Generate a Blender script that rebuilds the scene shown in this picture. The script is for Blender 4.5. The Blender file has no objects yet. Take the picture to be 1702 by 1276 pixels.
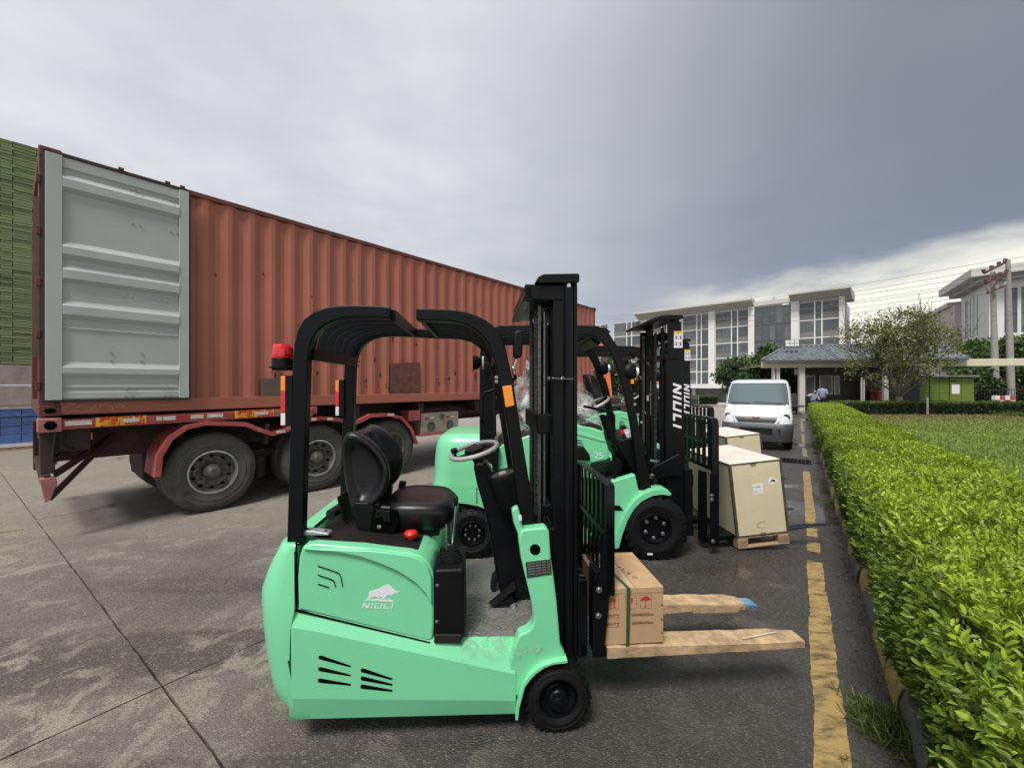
import bpy, bmesh, math, random
import numpy as np
from mathutils import Vector, Matrix, noise as mnoise
R = math.radians
rnd = random.Random(7)
nrs = np.random.RandomState(11)
SC = bpy.context.scene
COL = SC.collection

# ------------------------------------------------------------------ camera, sky, sun, exposure
H = 1.70                      # eye height (m)
FPX, CX, CY = 691.0, 851.0, 640.0      # the photograph's focal length and centre, in its own pixels
cam_d = bpy.data.cameras.new("camera")
cam = bpy.data.objects.new("camera", cam_d); COL.objects.link(cam)
cam_d.sensor_width = 36.0
cam_d.lens = 36.0 * FPX / 1702.0
cam_d.shift_y = 2.0 / 1702.0
cam_d.clip_start = 0.05; cam_d.clip_end = 3000
cam.location = (0, 0, H); cam.rotation_euler = (R(90), 0, 0)
SC.camera = cam

SC.view_settings.view_transform = 'Standard'
SC.view_settings.look = 'None'
SC.view_settings.gamma = 1.0
SC.view_settings.use_curve_mapping = False
SC.view_settings.exposure = 1.34
SC.cycles.use_denoising = True
SC.cycles.max_bounces = 8
SC.cycles.transparent_max_bounces = 16

SUN_EL, SUN_AZ = R(58), R(205)      # compass style: 0 = +Y, clockwise
world = bpy.data.worlds.new("World"); SC.world = world; world.use_nodes = True
WN, WL = world.node_tree.nodes, world.node_tree.links
WN.clear()
def wn(t, **k):
    n = WN.new(t)
    for a, b in k.items(): setattr(n, a, b)
    return n
def wmath(op, a, b=None, clamp=False):
    n = wn('ShaderNodeMath', operation=op, use_clamp=clamp)
    for i, v in enumerate((a, b)):
        if v is None: continue
        if isinstance(v, (int, float)): n.inputs[i].default_value = v
        else: WL.new(v, n.inputs[i])
    return n.outputs[0]
def wsmooth(v, lo, hi):
    n = wn('ShaderNodeMapRange', interpolation_type='SMOOTHSTEP')
    WL.new(v, n.inputs[0]); n.inputs[1].default_value = lo; n.inputs[2].default_value = hi
    return n.outputs[0]
def wmix(f, a, b):
    n = wn('ShaderNodeMix', data_type='RGBA')
    if isinstance(f, (int, float)): n.inputs[0].default_value = f
    else: WL.new(f, n.inputs[0])
    for s, v in ((6, a), (7, b)):
        if isinstance(v, tuple): n.inputs[s].default_value = (*v, 1)
        else: WL.new(v, n.inputs[s])
    return n.outputs[2]
tc = wn('ShaderNodeTexCoord')
sep = wn('ShaderNodeSeparateXYZ'); WL.new(tc.outputs['Generated'], sep.inputs[0])
az = wmath('MULTIPLY', wmath('ARCTAN2', sep.outputs[0], sep.outputs[1]), 57.2958)
el = wmath('MULTIPLY', wmath('ARCSINE', sep.outputs[2]), 57.2958)
# clouds seen on a flat cloud base: project the direction on a plane overhead
zc = wmath('MAXIMUM', wmath('ADD', sep.outputs[2], 0.12), 0.06)
comb = wn('ShaderNodeCombineXYZ')
WL.new(wmath('DIVIDE', sep.outputs[0], zc), comb.inputs[0]); WL.new(wmath('DIVIDE', sep.outputs[1], zc), comb.inputs[1])
def wnoise(scale, detail, rough, off):
    mp = wn('ShaderNodeMapping'); mp.inputs['Location'].default_value = off
    WL.new(comb.outputs[0], mp.inputs[0])
    n = wn('ShaderNodeTexNoise'); n.inputs['Scale'].default_value = scale
    n.inputs['Detail'].default_value = detail; n.inputs['Roughness'].default_value = rough
    WL.new(mp.outputs[0], n.inputs['Vector']); return n.outputs[0]
n1 = wnoise(0.55, 5, 0.5, (3.1, 1.7, 0)); n2 = wnoise(1.6, 6, 0.55, (0.4, 5.2, 0))
n1c = wmath('SUBTRACT', n1, 0.5); n2c = wmath('SUBTRACT', n2, 0.5)
# dark cloud bank filling the right of the sky, running down to the left of the buildings
azw = wmath('ADD', wmath('ADD', az, wmath('MULTIPLY', n1c, 44)), wmath('MULTIPLY', n2c, 24))
elw = wmath('ADD', el, wmath('ADD', wmath('MULTIPLY', n1c, 9), wmath('MULTIPLY', n2c, 5)))
lean = wmath('ADD', azw, wmath('MULTIPLY', elw, -0.35))
dark = wsmooth(lean, -24, 44)
dark_low = wsmooth(wmath('MULTIPLY', elw, -1), -34, -8)
dark2 = wmath('MULTIPLY', wsmooth(azw, -12, 42), dark_low)
gap = wmath('MULTIPLY', wsmooth(wmath('MULTIPLY', wmath('ADD', elw, wmath('MULTIPLY', az, -0.07)), -1), -10.3, -6.6), wsmooth(az, 14, 34))
lf = wmath('ADD', 0.5, wmath('MULTIPLY', n2c, 2.1), True)
light_c = wmix(lf, (0.235, 0.245, 0.262), (0.335, 0.336, 0.346))
dk_c = wmix(wmath('ADD', 0.5, wmath('MULTIPLY', n1c, 2.0), True), (0.058, 0.064, 0.080), (0.102, 0.108, 0.124))
c = wmix(wmath('MULTIPLY', dark, 0.96), light_c, dk_c)
c = wmix(wmath('MULTIPLY', dark2, 0.55), c, (0.105, 0.125, 0.165))
# brighter again low on the far left horizon; a clear strip under the bank on the right
lowleft = wmath('MULTIPLY', wsmooth(wmath('MULTIPLY', el, -1), -14, 0), wsmooth(wmath('MULTIPLY', az, -1), -34, -6))
c = wmix(wmath('MULTIPLY', lowleft, 0.55), c, (0.28, 0.31, 0.36))
c = wmix(gap, c, (0.42, 0.41, 0.36))
# an overcast sky is brighter towards the zenith and behind the viewer the same cloud goes on
zen = wsmooth(el, 38, 85)
c = wmix(wmath('MULTIPLY', zen, 0.8), c, (0.50, 0.50, 0.52))
sky = wn('ShaderNodeTexSky', sky_type='NISHITA'); sky.sun_disc = False
sky.sun_elevation = SUN_EL; sky.sun_rotation = SUN_AZ
bg1 = wn('ShaderNodeBackground'); WL.new(sky.outputs[0], bg1.inputs[0]); bg1.inputs[1].default_value = 0.05
bg2 = wn('ShaderNodeBackground'); WL.new(c, bg2.inputs[0]); bg2.inputs[1].default_value = 1.0
mx = wn('ShaderNodeMixShader'); mx.inputs[0].default_value = 0.93
WL.new(bg1.outputs[0], mx.inputs[1]); WL.new(bg2.outputs[0], mx.inputs[2])
wo = wn('ShaderNodeOutputWorld'); WL.new(mx.outputs[0], wo.inputs[0])

sun_d = bpy.data.lights.new("sun", 'SUN'); sun_d.energy = 1.5; sun_d.angle = R(18); sun_d.color = (1.0, 0.965, 0.91)
sun = bpy.data.objects.new("sun", sun_d); COL.objects.link(sun)
sd = Vector((math.sin(SUN_AZ)*math.cos(SUN_EL), math.cos(SUN_AZ)*math.cos(SUN_EL), math.sin(SUN_EL)))
sun.rotation_euler = sd.to_track_quat('Z', 'Y').to_euler()

# ------------------------------------------------------------------ helpers
class Frame:
    """A thing's own ground frame: x forward, y to its left, z up."""
    def __init__(s, ox, oy, ang):
        s.ox, s.oy, s.a = ox, oy, ang; s.c, s.s = math.cos(ang), math.sin(ang)
    def L(s, px, py, v=0.0):
        dx = (px-CX)/FPX; dz = -(py-CY)/FPX
        Y = (v + (-s.ox*s.s + s.oy*s.c)) / (-dx*s.s + s.c)
        X = dx*Y
        return ((X-s.ox)*s.c + (Y-s.oy)*s.s, H + dz*Y)
    def poly(s, pts, v): return [s.L(x, y, v) for x, y in pts]
def W(px, py, Y): return Vector(((px-CX)/FPX*Y, Y, H-(py-CY)/FPX*Y))
def G(px, py):
    Y = H*FPX/(py-CY); return ((px-CX)/FPX*Y, Y)

class MB:
    def __init__(s): s.v = []; s.f = []; s.col = None
    def add(s, vs, fs):
        b = len(s.v); s.v += [tuple(v) for v in vs]; s.f += [tuple(i+b for i in f) for f in fs]; return s
    def box(s, x0, x1, y0, y1, z0, z1, M=None):
        vs = [(x0,y0,z0),(x1,y0,z0),(x1,y1,z0),(x0,y1,z0),(x0,y0,z1),(x1,y0,z1),(x1,y1,z1),(x0,y1,z1)]
        if M is not None: vs = [M @ Vector(v) for v in vs]
        return s.add(vs, [(0,3,2,1),(4,5,6,7),(0,1,5,4),(1,2,6,5),(2,3,7,6),(3,0,4,7)])
    def prism(s, pts, a, b, axis='y', M=None):
        n = len(pts)
        mk = {'y': lambda p, d: (p[0], d, p[1]), 'z': lambda p, d: (p[0], p[1], d), 'x': lambda p, d: (d, p[0], p[1])}[axis]
        vs = [mk(p, a) for p in pts] + [mk(p, b) for p in pts]
        if M is not None: vs = [M @ Vector(v) for v in vs]
        fs = [tuple(range(n)), tuple(reversed(range(n, 2*n)))] + [(i, i+n, (i+1) % n + n, (i+1) % n) for i in range(n)]
        return s.add(vs, fs)
    def loft(s, rings, cap=True, closed=True):
        n = len(rings[0]); vs = [p for r in rings for p in r]; fs = []
        for k in range(len(rings)-1):
            for i in range(n if closed else n-1):
                j = (i+1) % n; fs.append((k*n+i, k*n+j, (k+1)*n+j, (k+1)*n+i))
        if cap: fs += [tuple(reversed(range(n))), tuple(range((len(rings)-1)*n, len(rings)*n))]
        return s.add(vs, fs)
    def sweep(s, pts, sec, closed=False, up=(0, 0, 1), cap=True):
        """sec: list of (side, up) offsets swept along pts"""
        P = [Vector(p) for p in pts]; n = len(P); rings = []; up = Vector(up)
        prev = None
        for i in range(n):
            a = P[(i-1) % n] if (closed or i > 0) else P[i]; b = P[(i+1) % n] if (closed or i < n-1) else P[i]
            t = (b-a).normalized()
            if abs(t.dot(up)) > 0.98:
                u2 = Vector((0, 1, 0)) if prev is None else prev
            else: u2 = up
            side = t.cross(u2).normalized(); u = side.cross(t).normalized(); prev = u
            k = 1.0
            if 0 < i < n-1 or closed:
                ca = (P[i]-a).normalized().dot((b-P[i]).normalized()); k = 1/max(0.6, math.sqrt((1+ca)/2)) if ca > -0.5 else 1
            rings.append([P[i] + side*q[0]*k + u*q[1]*k for q in sec])
        if closed: rings.append(rings[0])
        return s.loft(rings, cap and not closed)
    def tube(s, pts, r, n=8, closed=False, up=(0, 0, 1), cap=True):
        return s.sweep(pts, [(r*math.cos(2*math.pi*i/n), r*math.sin(2*math.pi*i/n)) for i in range(n)], closed, up, cap)
    def bar(s, pts, w, h, closed=False, up=(0, 0, 1)):
        return s.sweep(pts, [(-w/2, -h/2), (w/2, -h/2), (w/2, h/2), (-w/2, h/2)], closed, up)
    def cyl(s, a, b, r, n=16, r2=None):
        a, b = Vector(a), Vector(b); t = (b-a).normalized()
        u = t.orthogonal().normalized(); w = t.cross(u); r2 = r if r2 is None else r2
        rg = lambda c, q: [c + (u*math.cos(2*math.pi*i/n) + w*math.sin(2*math.pi*i/n))*q for i in range(n)]
        return s.loft([rg(a, r), rg(b, r2)])
    def lathe(s, prof, c, n=32, axis='y', M=None, cap=False):
        """prof: (radius, offset along axis)"""
        rings = []
        for r, h in prof:
            ring = []
            for i in range(n):
                a = 2*math.pi*i/n; ca, sa = r*math.cos(a), r*math.sin(a)
                p = {'y': (ca, h, sa), 'z': (ca, sa, h), 'x': (h, ca, sa)}[axis]
                p = Vector(p) + Vector(c)
                ring.append(M @ p if M is not None else p)
            rings.append(ring)
        return s.loft(rings, cap=cap)
    def sphere(s, c, rx, ry=None, rz=None, n=16, m=10):
        ry = rx if ry is None else ry; rz = rx if rz is None else rz; rings = []
        for k in range(m+1):
            th = math.pi*(k+0.02)/(m+0.04)
            rings.append([(c[0]+rx*math.sin(th)*math.cos(2*math.pi*i/n), c[1]+ry*math.sin(th)*math.sin(2*math.pi*i/n), c[2]-rz*math.cos(th)) for i in range(n)])
        return s.loft(rings)
    def mesh(s, name, ang=35):
        me = bpy.data.meshes.new(name); me.from_pydata(s.v, [], s.f)
        bm = bmesh.new(); bm.from_mesh(me)
        bmesh.ops.recalc_face_normals(bm, faces=bm.faces); bm.to_mesh(me); bm.free()
        me.polygons.foreach_set('use_smooth', [True]*len(me.polygons))
        me.set_sharp_from_angle(angle=R(ang)); me.update()
        return me

def link(o, parent=None):
    COL.objects.link(o)
    if parent is not None: o.parent = parent
    return o
def part(name, mb, mat, parent=None, bevel=0, seg=2, ang=35, label=None, kind=None):
    me = mb.mesh(name, ang) if isinstance(mb, MB) else mb
    if not me.materials: me.materials.append(mat)
    o = link(bpy.data.objects.new(name, me), parent)
    if bevel:
        m = o.modifiers.new("bevel", 'BEVEL'); m.width = bevel; m.segments = seg; m.limit_method = 'ANGLE'; m.angle_limit = R(40)
        m.harden_normals = True
    if label: o["label"] = label
    if kind: o["kind"] = kind
    return o
def tag(o, label, cat, group=None):
    o["label"] = label; o["category"] = cat
    if group: o["group"] = group
    return o
def thing(name, label, cat, loc=(0, 0, 0), rz=0.0, group=None):
    o = link(bpy.data.objects.new(name, None)); o.empty_display_size = 0.2
    o.location = loc; o.rotation_euler = (0, 0, rz)
    return tag(o, label, cat, group)
def copy_tree(o, parent=None):
    c = o.copy(); COL.objects.link(c)
    if parent is not None: c.parent = parent
    for ch in KIDS.get(o.name, []): copy_tree(ch, c)
    return c
KIDS = {}
def index_kids():
    KIDS.clear()
    for o in bpy.data.objects:
        if o.parent: KIDS.setdefault(o.parent.name, []).append(o)

# ------------------------------------------------------------------ materials
def mat(name, color, rough=0.5, metal=0.0, var=0.0, vscale=4.0, bump=0.0, bscale=60.0, coat=0.0, var2=None, alpha=None, spec=0.5, dirt=None, rvar=0.0):
    m = bpy.data.materials.new(name); m.use_nodes = True
    nt = m.node_tree; b = nt.nodes['Principled BSDF']
    b.inputs['Base Color'].default_value = (*color, 1); b.inputs['Roughness'].default_value = rough
    b.inputs['Metallic'].default_value = metal; b.inputs['Coat Weight'].default_value = coat
    b.inputs['Coat Roughness'].default_value = 0.15
    b.inputs['Specular IOR Level'].default_value = spec
    tcn = nt.nodes.new('ShaderNodeTexCoord')
    out = None
    if var or dirt:
        n = nt.nodes.new('ShaderNodeTexNoise'); n.inputs['Scale'].default_value = vscale; n.inputs['Detail'].default_value = 7; n.inputs['Roughness'].default_value = 0.6
        nt.links.new(tcn.outputs['Object'], n.inputs['Vector'])
        mr = nt.nodes.new('ShaderNodeMapRange'); mr.inputs[1].default_value = 0.32; mr.inputs[2].default_value = 0.68
        nt.links.new(n.outputs[0], mr.inputs[0])
        mxn = nt.nodes.new('ShaderNodeMix'); mxn.data_type = 'RGBA'
        c2 = var2 if var2 else tuple(x*(1-var) for x in color); c1 = color if var2 else tuple(min(1, x*(1+var*0.6)) for x in color)
        mxn.inputs[6].default_value = (*c2, 1); mxn.inputs[7].default_value = (*c1, 1)
        nt.links.new(mr.outputs[0], mxn.inputs[0]); out = mxn.outputs[2]
        if rvar:
            r2 = nt.nodes.new('ShaderNodeMapRange'); r2.inputs[3].default_value = rough-rvar; r2.inputs[4].default_value = rough+rvar
            nt.links.new(n.outputs[0], r2.inputs[0]); nt.links.new(r2.outputs[0], b.inputs['Roughness'])
    if dirt:   # (colour, amount, scale): patchy grime
        n = nt.nodes.new('ShaderNodeTexNoise'); n.inputs['Scale'].default_value = dirt[2]; n.inputs['Detail'].default_value = 9; n.inputs['Roughness'].default_value = 0.7
        nt.links.new(tcn.outputs['Object'], n.inputs['Vector'])
        mr = nt.nodes.new('ShaderNodeMapRange'); mr.inputs[1].default_value = 0.56; mr.inputs[2].default_value = 0.72; mr.inputs[4].default_value = dirt[1]
        nt.links.new(n.outputs[0], mr.inputs[0])
        mxn = nt.nodes.new('ShaderNodeMix'); mxn.data_type = 'RGBA'
        nt.links.new(out, mxn.inputs[6]); mxn.inputs[7].default_value = (*dirt[0], 1); nt.links.new(mr.outputs[0], mxn.inputs[0]); out = mxn.outputs[2]
    if out is not None: nt.links.new(out, b.inputs['Base Color'])
    if bump:
        n = nt.nodes.new('ShaderNodeTexNoise'); n.inputs['Scale'].default_value = bscale; n.inputs['Detail'].default_value = 4
        nt.links.new(tcn.outputs['Object'], n.inputs['Vector'])
        bp = nt.nodes.new('ShaderNodeBump'); bp.inputs['Strength'].default_value = bump; bp.inputs['Distance'].default_value = 0.01
        nt.links.new(n.outputs[0], bp.inputs['Height']); nt.links.new(bp.outputs[0], b.inputs['Normal'])
    return m
def film_mat(name, tr=0.55, scale=9.0, col=(0.75, 0.77, 0.76)):
    m = bpy.data.materials.new(name); m.use_nodes = True; nt = m.node_tree; b = nt.nodes['Principled BSDF']
    b.inputs['Base Color'].default_value = (*col, 1); b.inputs['Roughness'].default_value = 0.18
    t = nt.nodes.new('ShaderNodeBsdfTransparent'); mx = nt.nodes.new('ShaderNodeMixShader'); out = nt.nodes['Material Output']
    tcn = nt.nodes.new('ShaderNodeTexCoord')
    n = nt.nodes.new('ShaderNodeTexNoise'); n.inputs['Scale'].default_value = scale; n.inputs['Detail'].default_value = 8; n.inputs['Roughness'].default_value = 0.7; n.inputs['Distortion'].default_value = 1.4
    nt.links.new(tcn.outputs['Object'], n.inputs['Vector'])
    mr = nt.nodes.new('ShaderNodeMapRange'); mr.inputs[1].default_value = 0.4; mr.inputs[2].default_value = 0.66; mr.inputs[3].default_value = 1-tr-0.3; mr.inputs[4].default_value = 1-tr+0.35
    nt.links.new(n.outputs[0], mr.inputs[0]); nt.links.new(mr.outputs[0], mx.inputs[0])
    bp = nt.nodes.new('ShaderNodeBump'); bp.inputs['Strength'].default_value = 0.9; bp.inputs['Distance'].default_value = 0.03
    nt.links.new(n.outputs[0], bp.inputs['Height']); nt.links.new(bp.outputs[0], b.inputs['Normal'])
    nt.links.new(t.outputs[0], mx.inputs[1]); nt.links.new(b.outputs[0], mx.inputs[2]); nt.links.new(mx.outputs[0], out.inputs[0])
    return m
def leaf_mat(name, trans=0.25, rough=0.45):
    """colour comes from the per-leaf attribute 'tint' (young and old leaves differ)"""
    m = bpy.data.materials.new(name); m.use_nodes = True; nt = m.node_tree; b = nt.nodes['Principled BSDF']
    a = nt.nodes.new('ShaderNodeAttribute'); a.attribute_name = 'tint'
    nt.links.new(a.outputs['Color'], b.inputs['Base Color']); b.inputs['Roughness'].default_value = rough
    t = nt.nodes.new('ShaderNodeBsdfTranslucent'); nt.links.new(a.outputs['Color'], t.inputs[0])
    mx = nt.nodes.new('ShaderNodeMixShader'); mx.inputs[0].default_value = trans
    nt.links.new(b.outputs[0], mx.inputs[1]); nt.links.new(t.outputs[0], mx.inputs[2]); nt.links.new(mx.outputs[0], nt.nodes['Material Output'].inputs[0])
    return m
M = dict(
    green=mat('mint_paint', (0.19, 0.64, 0.345), 0.30, var=0.05, vscale=2.5, coat=0.25, bump=0.02, bscale=25),
    black=mat('black_paint', (0.0035, 0.004, 0.005), 0.38, var=0.25, vscale=9, bump=0.05, bscale=160, spec=0.20),
    steel_black=mat('black_steel', (0.0038, 0.0045, 0.0062), 0.32, var=0.3, vscale=6, rvar=0.1, spec=0.20),
    plastic=mat('black_plastic', (0.004, 0.004, 0.0048), 0.45, var=0.2, vscale=12, bump=0.12, bscale=350, spec=0.22),
    vinyl=mat('black_vinyl', (0.007, 0.007, 0.0085), 0.33, var=0.15, bump=0.10, bscale=260, spec=0.45),
    deck=mat('rough_black_deck', (0.014, 0.011, 0.010), 0.6, var=0.3, vscale=3, bump=0.3, bscale=420, spec=0.3),
    rubber=mat('new_rubber', (0.006, 0.006, 0.0068), 0.55, var=0.3, vscale=14, bump=0.1, bscale=80, spec=0.28),
    chrome=mat('bright_steel', (0.62, 0.62, 0.63), 0.18, 1.0, var=0.1),
    chain=mat('oiled_chain', (0.14, 0.14, 0.145), 0.35, 0.7, var=0.3, vscale=40),
    zinc=mat('zinc_bolt', (0.42, 0.42, 0.42), 0.35, 0.9, var=0.2, vscale=30),
    alu=mat('cast_aluminium', (0.42, 0.43, 0.43), 0.45, 0.6, var=0.15, vscale=30),
    red_lens=mat('red_lens', (0.62, 0.012, 0.02), 0.16, coat=0.6, bump=0.1, bscale=120),
    amber=mat('amber_lens', (0.85, 0.27, 0.012), 0.2, coat=0.5, bump=0.25, bscale=150),
    white_lens=mat('white_lens', (0.72, 0.72, 0.72), 0.2, coat=0.4),
    red_knob=mat('red_knob', (0.66, 0.02, 0.015), 0.3),
    grey_wrap=mat('grey_film_wrap', (0.40, 0.39, 0.40), 0.32, var=0.2, vscale=60, bump=0.6, bscale=90),
    white=mat('white_print', (0.74, 0.72, 0.77), 0.4, var=0.05),
    slot=mat('dark_slot', (0.002, 0.003, 0.002), 0.9, spec=0.05),
    card=mat('cardboard', (0.46, 0.30, 0.165), 0.75, var=0.12, vscale=5, bump=0.12, bscale=40),
    card_worn=mat('worn_cardboard', (0.47, 0.325, 0.19), 0.75, var=0.4, vscale=11, bump=0.9, bscale=14, dirt=((0.17, 0.115, 0.06), 0.75, 9)),
    strap=mat('green_strap', (0.030, 0.085, 0.035), 0.3, var=0.2, vscale=20, coat=0.3),
    print_red=mat('red_print', (0.42, 0.03, 0.02), 0.7), print_brown=mat('brown_print', (0.17, 0.075, 0.035), 0.75),
    ink=mat('black_ink', (0.03, 0.02, 0.015), 0.7),
    blue_metal=mat('blue_fork_tip', (0.10, 0.28, 0.42), 0.35, var=0.3),
    tape=mat('clear_tape', (0.62, 0.60, 0.50), 0.25),
    nameplate=mat('grey_nameplate', (0.055, 0.06, 0.055), 0.35, 0.4, var=0.3, vscale=20),
    tread=mat('tread_plate', (0.19, 0.19, 0.175), 0.5, 0.3, var=0.3, vscale=12),
    ply=mat('plywood', (0.64, 0.56, 0.385), 0.62, var=0.09, vscale=2.2, bump=0.1, bscale=30, dirt=((0.50, 0.41, 0.26), 0.4, 3.5)),
    ply_top=mat('pale_plywood', (0.70, 0.64, 0.55), 0.6, var=0.1, vscale=3, bump=0.08, bscale=25, dirt=((0.5, 0.42, 0.33), 0.4, 4)),
    edge=mat('crate_edge_steel', (0.10, 0.095, 0.06), 0.5, 0.3, var=0.4, vscale=14),
    wood=mat('pallet_wood', (0.42, 0.29, 0.18), 0.75, var=0.3, vscale=14, bump=0.4, bscale=50),
    rust=mat('container_red', (0.385, 0.122, 0.080), 0.52, var=0.14, vscale=0.9, bump=0.06, bscale=9, dirt=((0.30, 0.13, 0.085), 0.5, 2.3), rvar=0.08),
    rust_dk=mat('container_frame', (0.135, 0.040, 0.031), 0.55, var=0.35, vscale=3, bump=0.1, bscale=30, dirt=((0.06, 0.03, 0.02), 0.7, 5)),
    patch=mat('repaired_panel', (0.145, 0.052, 0.042), 0.6, var=0.35, vscale=8, dirt=((0.25, 0.15, 0.12), 0.6, 12)),
    patch_grey=mat('weathered_patch', (0.13, 0.088, 0.072), 0.6, var=0.2, vscale=6),
    corrosion=mat('rust_streak', (0.075, 0.024, 0.014), 0.8, var=0.5, vscale=40),
    door_grey=mat('door_grey', (0.42, 0.45, 0.445), 0.5, var=0.08, vscale=1.6, bump=0.04, bscale=12, dirt=((0.42, 0.44, 0.43), 0.4, 3)),
    gasket=mat('door_gasket', (0.02, 0.02, 0.02), 0.6),
    chassis=mat('trailer_dark', (0.038, 0.018, 0.016), 0.7, var=0.5, vscale=4, dirt=((0.10, 0.07, 0.05), 0.6, 5)),
    chassis_red=mat('trailer_red', (0.36, 0.070, 0.064), 0.55, var=0.3, vscale=3, bump=0.15, bscale=24, dirt=((0.36, 0.25, 0.21), 0.7, 4)),
    chassis_pink=mat('scraped_red', (0.42, 0.16, 0.15), 0.65, var=0.35, vscale=8, dirt=((0.13, 0.07, 0.06), 0.8, 9)),
    tyre_old=mat('dusty_tyre', (0.072, 0.070, 0.066), 0.8, var=0.35, vscale=5, bump=0.25, bscale=22, dirt=((0.125, 0.12, 0.11), 0.6, 4)),
    rim_old=mat('worn_rim', (0.17, 0.155, 0.135), 0.5, 0.3, var=0.45, vscale=9, dirt=((0.07, 0.045, 0.03), 0.9, 6)),
    rim_bright=mat('polished_rim', (0.55, 0.55, 0.53), 0.3, 0.7, var=0.25, vscale=10),
    hub_old=mat('greasy_hub', (0.12, 0.11, 0.10), 0.6, 0.3, var=0.5, vscale=18),
    sign_y=mat('yellow_sign', (0.78, 0.42, 0.03), 0.45, var=0.12, vscale=12), sign_r=mat('red_sign_print', (0.58, 0.035, 0.015), 0.5),
    refl_w=mat('white_reflector', (0.62, 0.58, 0.53), 0.35, var=0.25, vscale=25), refl_r=mat('red_reflector', (0.42, 0.03, 0.03), 0.35, var=0.25, vscale=25),
    beige=mat('beige_toolbox', (0.33, 0.29, 0.24), 0.55, var=0.2, vscale=4, dirt=((0.13, 0.10, 0.08), 0.8, 7)),
    van_white=mat('van_white', (0.60, 0.64, 0.65), 0.25, var=0.03, coat=0.5),
    van_grey=mat('van_bumper_grey', (0.055, 0.057, 0.064), 0.5, var=0.12, bump=0.1, bscale=300),
    glass=mat('vehicle_glass', (0.05, 0.085, 0.085), 0.06, coat=1.0, spec=0.9), van_dark=mat('van_grille_black', (0.012, 0.012, 0.013), 0.4),
    lamp=mat('headlight_glass', (0.55, 0.57, 0.58), 0.1, coat=1.0, var=0.35, vscale=18), badge=mat('red_badge', (0.45, 0.08, 0.10), 0.3),
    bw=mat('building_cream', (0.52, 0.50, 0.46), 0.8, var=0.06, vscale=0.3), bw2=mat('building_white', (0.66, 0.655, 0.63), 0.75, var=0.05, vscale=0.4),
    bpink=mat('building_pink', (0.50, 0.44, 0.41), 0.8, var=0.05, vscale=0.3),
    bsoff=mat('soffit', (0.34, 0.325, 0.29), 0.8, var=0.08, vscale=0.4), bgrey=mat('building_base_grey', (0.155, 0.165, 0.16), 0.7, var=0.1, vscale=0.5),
    pane=mat('building_glass', (0.115, 0.12, 0.125), 0.2, var=0.35, vscale=0.45, spec=0.5, coat=0.2), pane2=mat('building_glass_dark', (0.07, 0.085, 0.088), 0.15, var=0.3, vscale=0.4, spec=0.5, coat=0.3),
    bpanel=mat('spandrel_grey', (0.175, 0.172, 0.165), 0.4, var=0.15, vscale=0.5), frame_w=mat('white_mullion', (0.68, 0.68, 0.66), 0.5), frame_d=mat('grey_sash', (0.08, 0.085, 0.09), 0.4),
    tile=mat('roof_tile', (0.19, 0.21, 0.23), 0.35, var=0.6, vscale=5.0), beam=mat('cream_beam', (0.60, 0.56, 0.42), 0.7, var=0.08, vscale=0.8, dirt=((0.4, 0.37, 0.29), 0.5, 1.2)),
    gwall=mat('gatehouse_wall', (0.115, 0.10, 0.085), 0.7, var=0.2, vscale=2), gdark=mat('gatehouse_dark_wall', (0.035, 0.032, 0.034), 0.6, var=0.3, vscale=2),
    locker=mat('locker_green', (0.125, 0.185, 0.022), 0.45, var=0.12, vscale=2), locker_dk=mat('locker_seam', (0.02, 0.035, 0.008), 0.6),
    conc_pole=mat('pole_concrete', (0.30, 0.28, 0.26), 0.85, var=0.2, vscale=4), iron=mat('rusty_iron', (0.10, 0.055, 0.055), 0.7, var=0.4, vscale=8),
    wire=mat('wire', (0.16, 0.16, 0.17), 0.6), fence=mat('fence_iron', (0.018, 0.02, 0.022), 0.5), fence_g=mat('fence_galvanised', (0.20, 0.20, 0.19), 0.5, 0.3, var=0.3),
    bark=mat('pale_bark', (0.17, 0.145, 0.115), 0.9, var=0.45, vscale=7, bump=0.6, bscale=18), bark_dk=mat('dark_bark', (0.045, 0.036, 0.028), 0.9, var=0.4, vscale=8, bump=0.5, bscale=20),
    leaf=leaf_mat('leaves', 0.3), leaf_tree=leaf_mat('tree_leaves', 0.3, 0.55), grass=leaf_mat('grass_blades', 0.3, 0.6),
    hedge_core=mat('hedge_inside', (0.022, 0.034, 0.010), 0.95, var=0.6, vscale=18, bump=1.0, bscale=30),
    soil=mat('soil', (0.085, 0.060, 0.040), 0.95, var=0.4, vscale=3, bump=0.8, bscale=25),
    kerb=mat('kerb_stone_grey', (0.10, 0.10, 0.095), 0.6, var=0.35, vscale=6, bump=0.6, bscale=18),
    kerb_y=mat('kerb_stone_yellow', (0.36, 0.27, 0.085), 0.6, var=0.25, vscale=6, bump=0.6, bscale=18, dirt=((0.10, 0.085, 0.06), 1.0, 5)),
    stack_grey=mat('weathered_blocks', (0.34, 0.30, 0.285), 0.85, var=0.3, vscale=2.2, dirt=((0.2, 0.15, 0.14), 0.6, 3)),
    stack_blue=mat('blue_packs', (0.085, 0.155, 0.41), 0.5, var=0.22, vscale=3.5), stack_white=mat('white_sheet', (0.62, 0.63, 0.65), 0.5, var=0.1),
    skin=mat('skin', (0.42, 0.24, 0.16), 0.55), shirt=mat('light_blue_shirt', (0.27, 0.32, 0.46), 0.8, var=0.1), trousers=mat('dark_trousers', (0.015, 0.02, 0.045), 0.85), hair=mat('black_hair', (0.01, 0.009, 0.009), 0.6),
    orange=mat('orange_boom', (0.62, 0.15, 0.045), 0.6, var=0.15, vscale=3, dirt=((0.45, 0.32, 0.28), 0.9, 5)),
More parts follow.
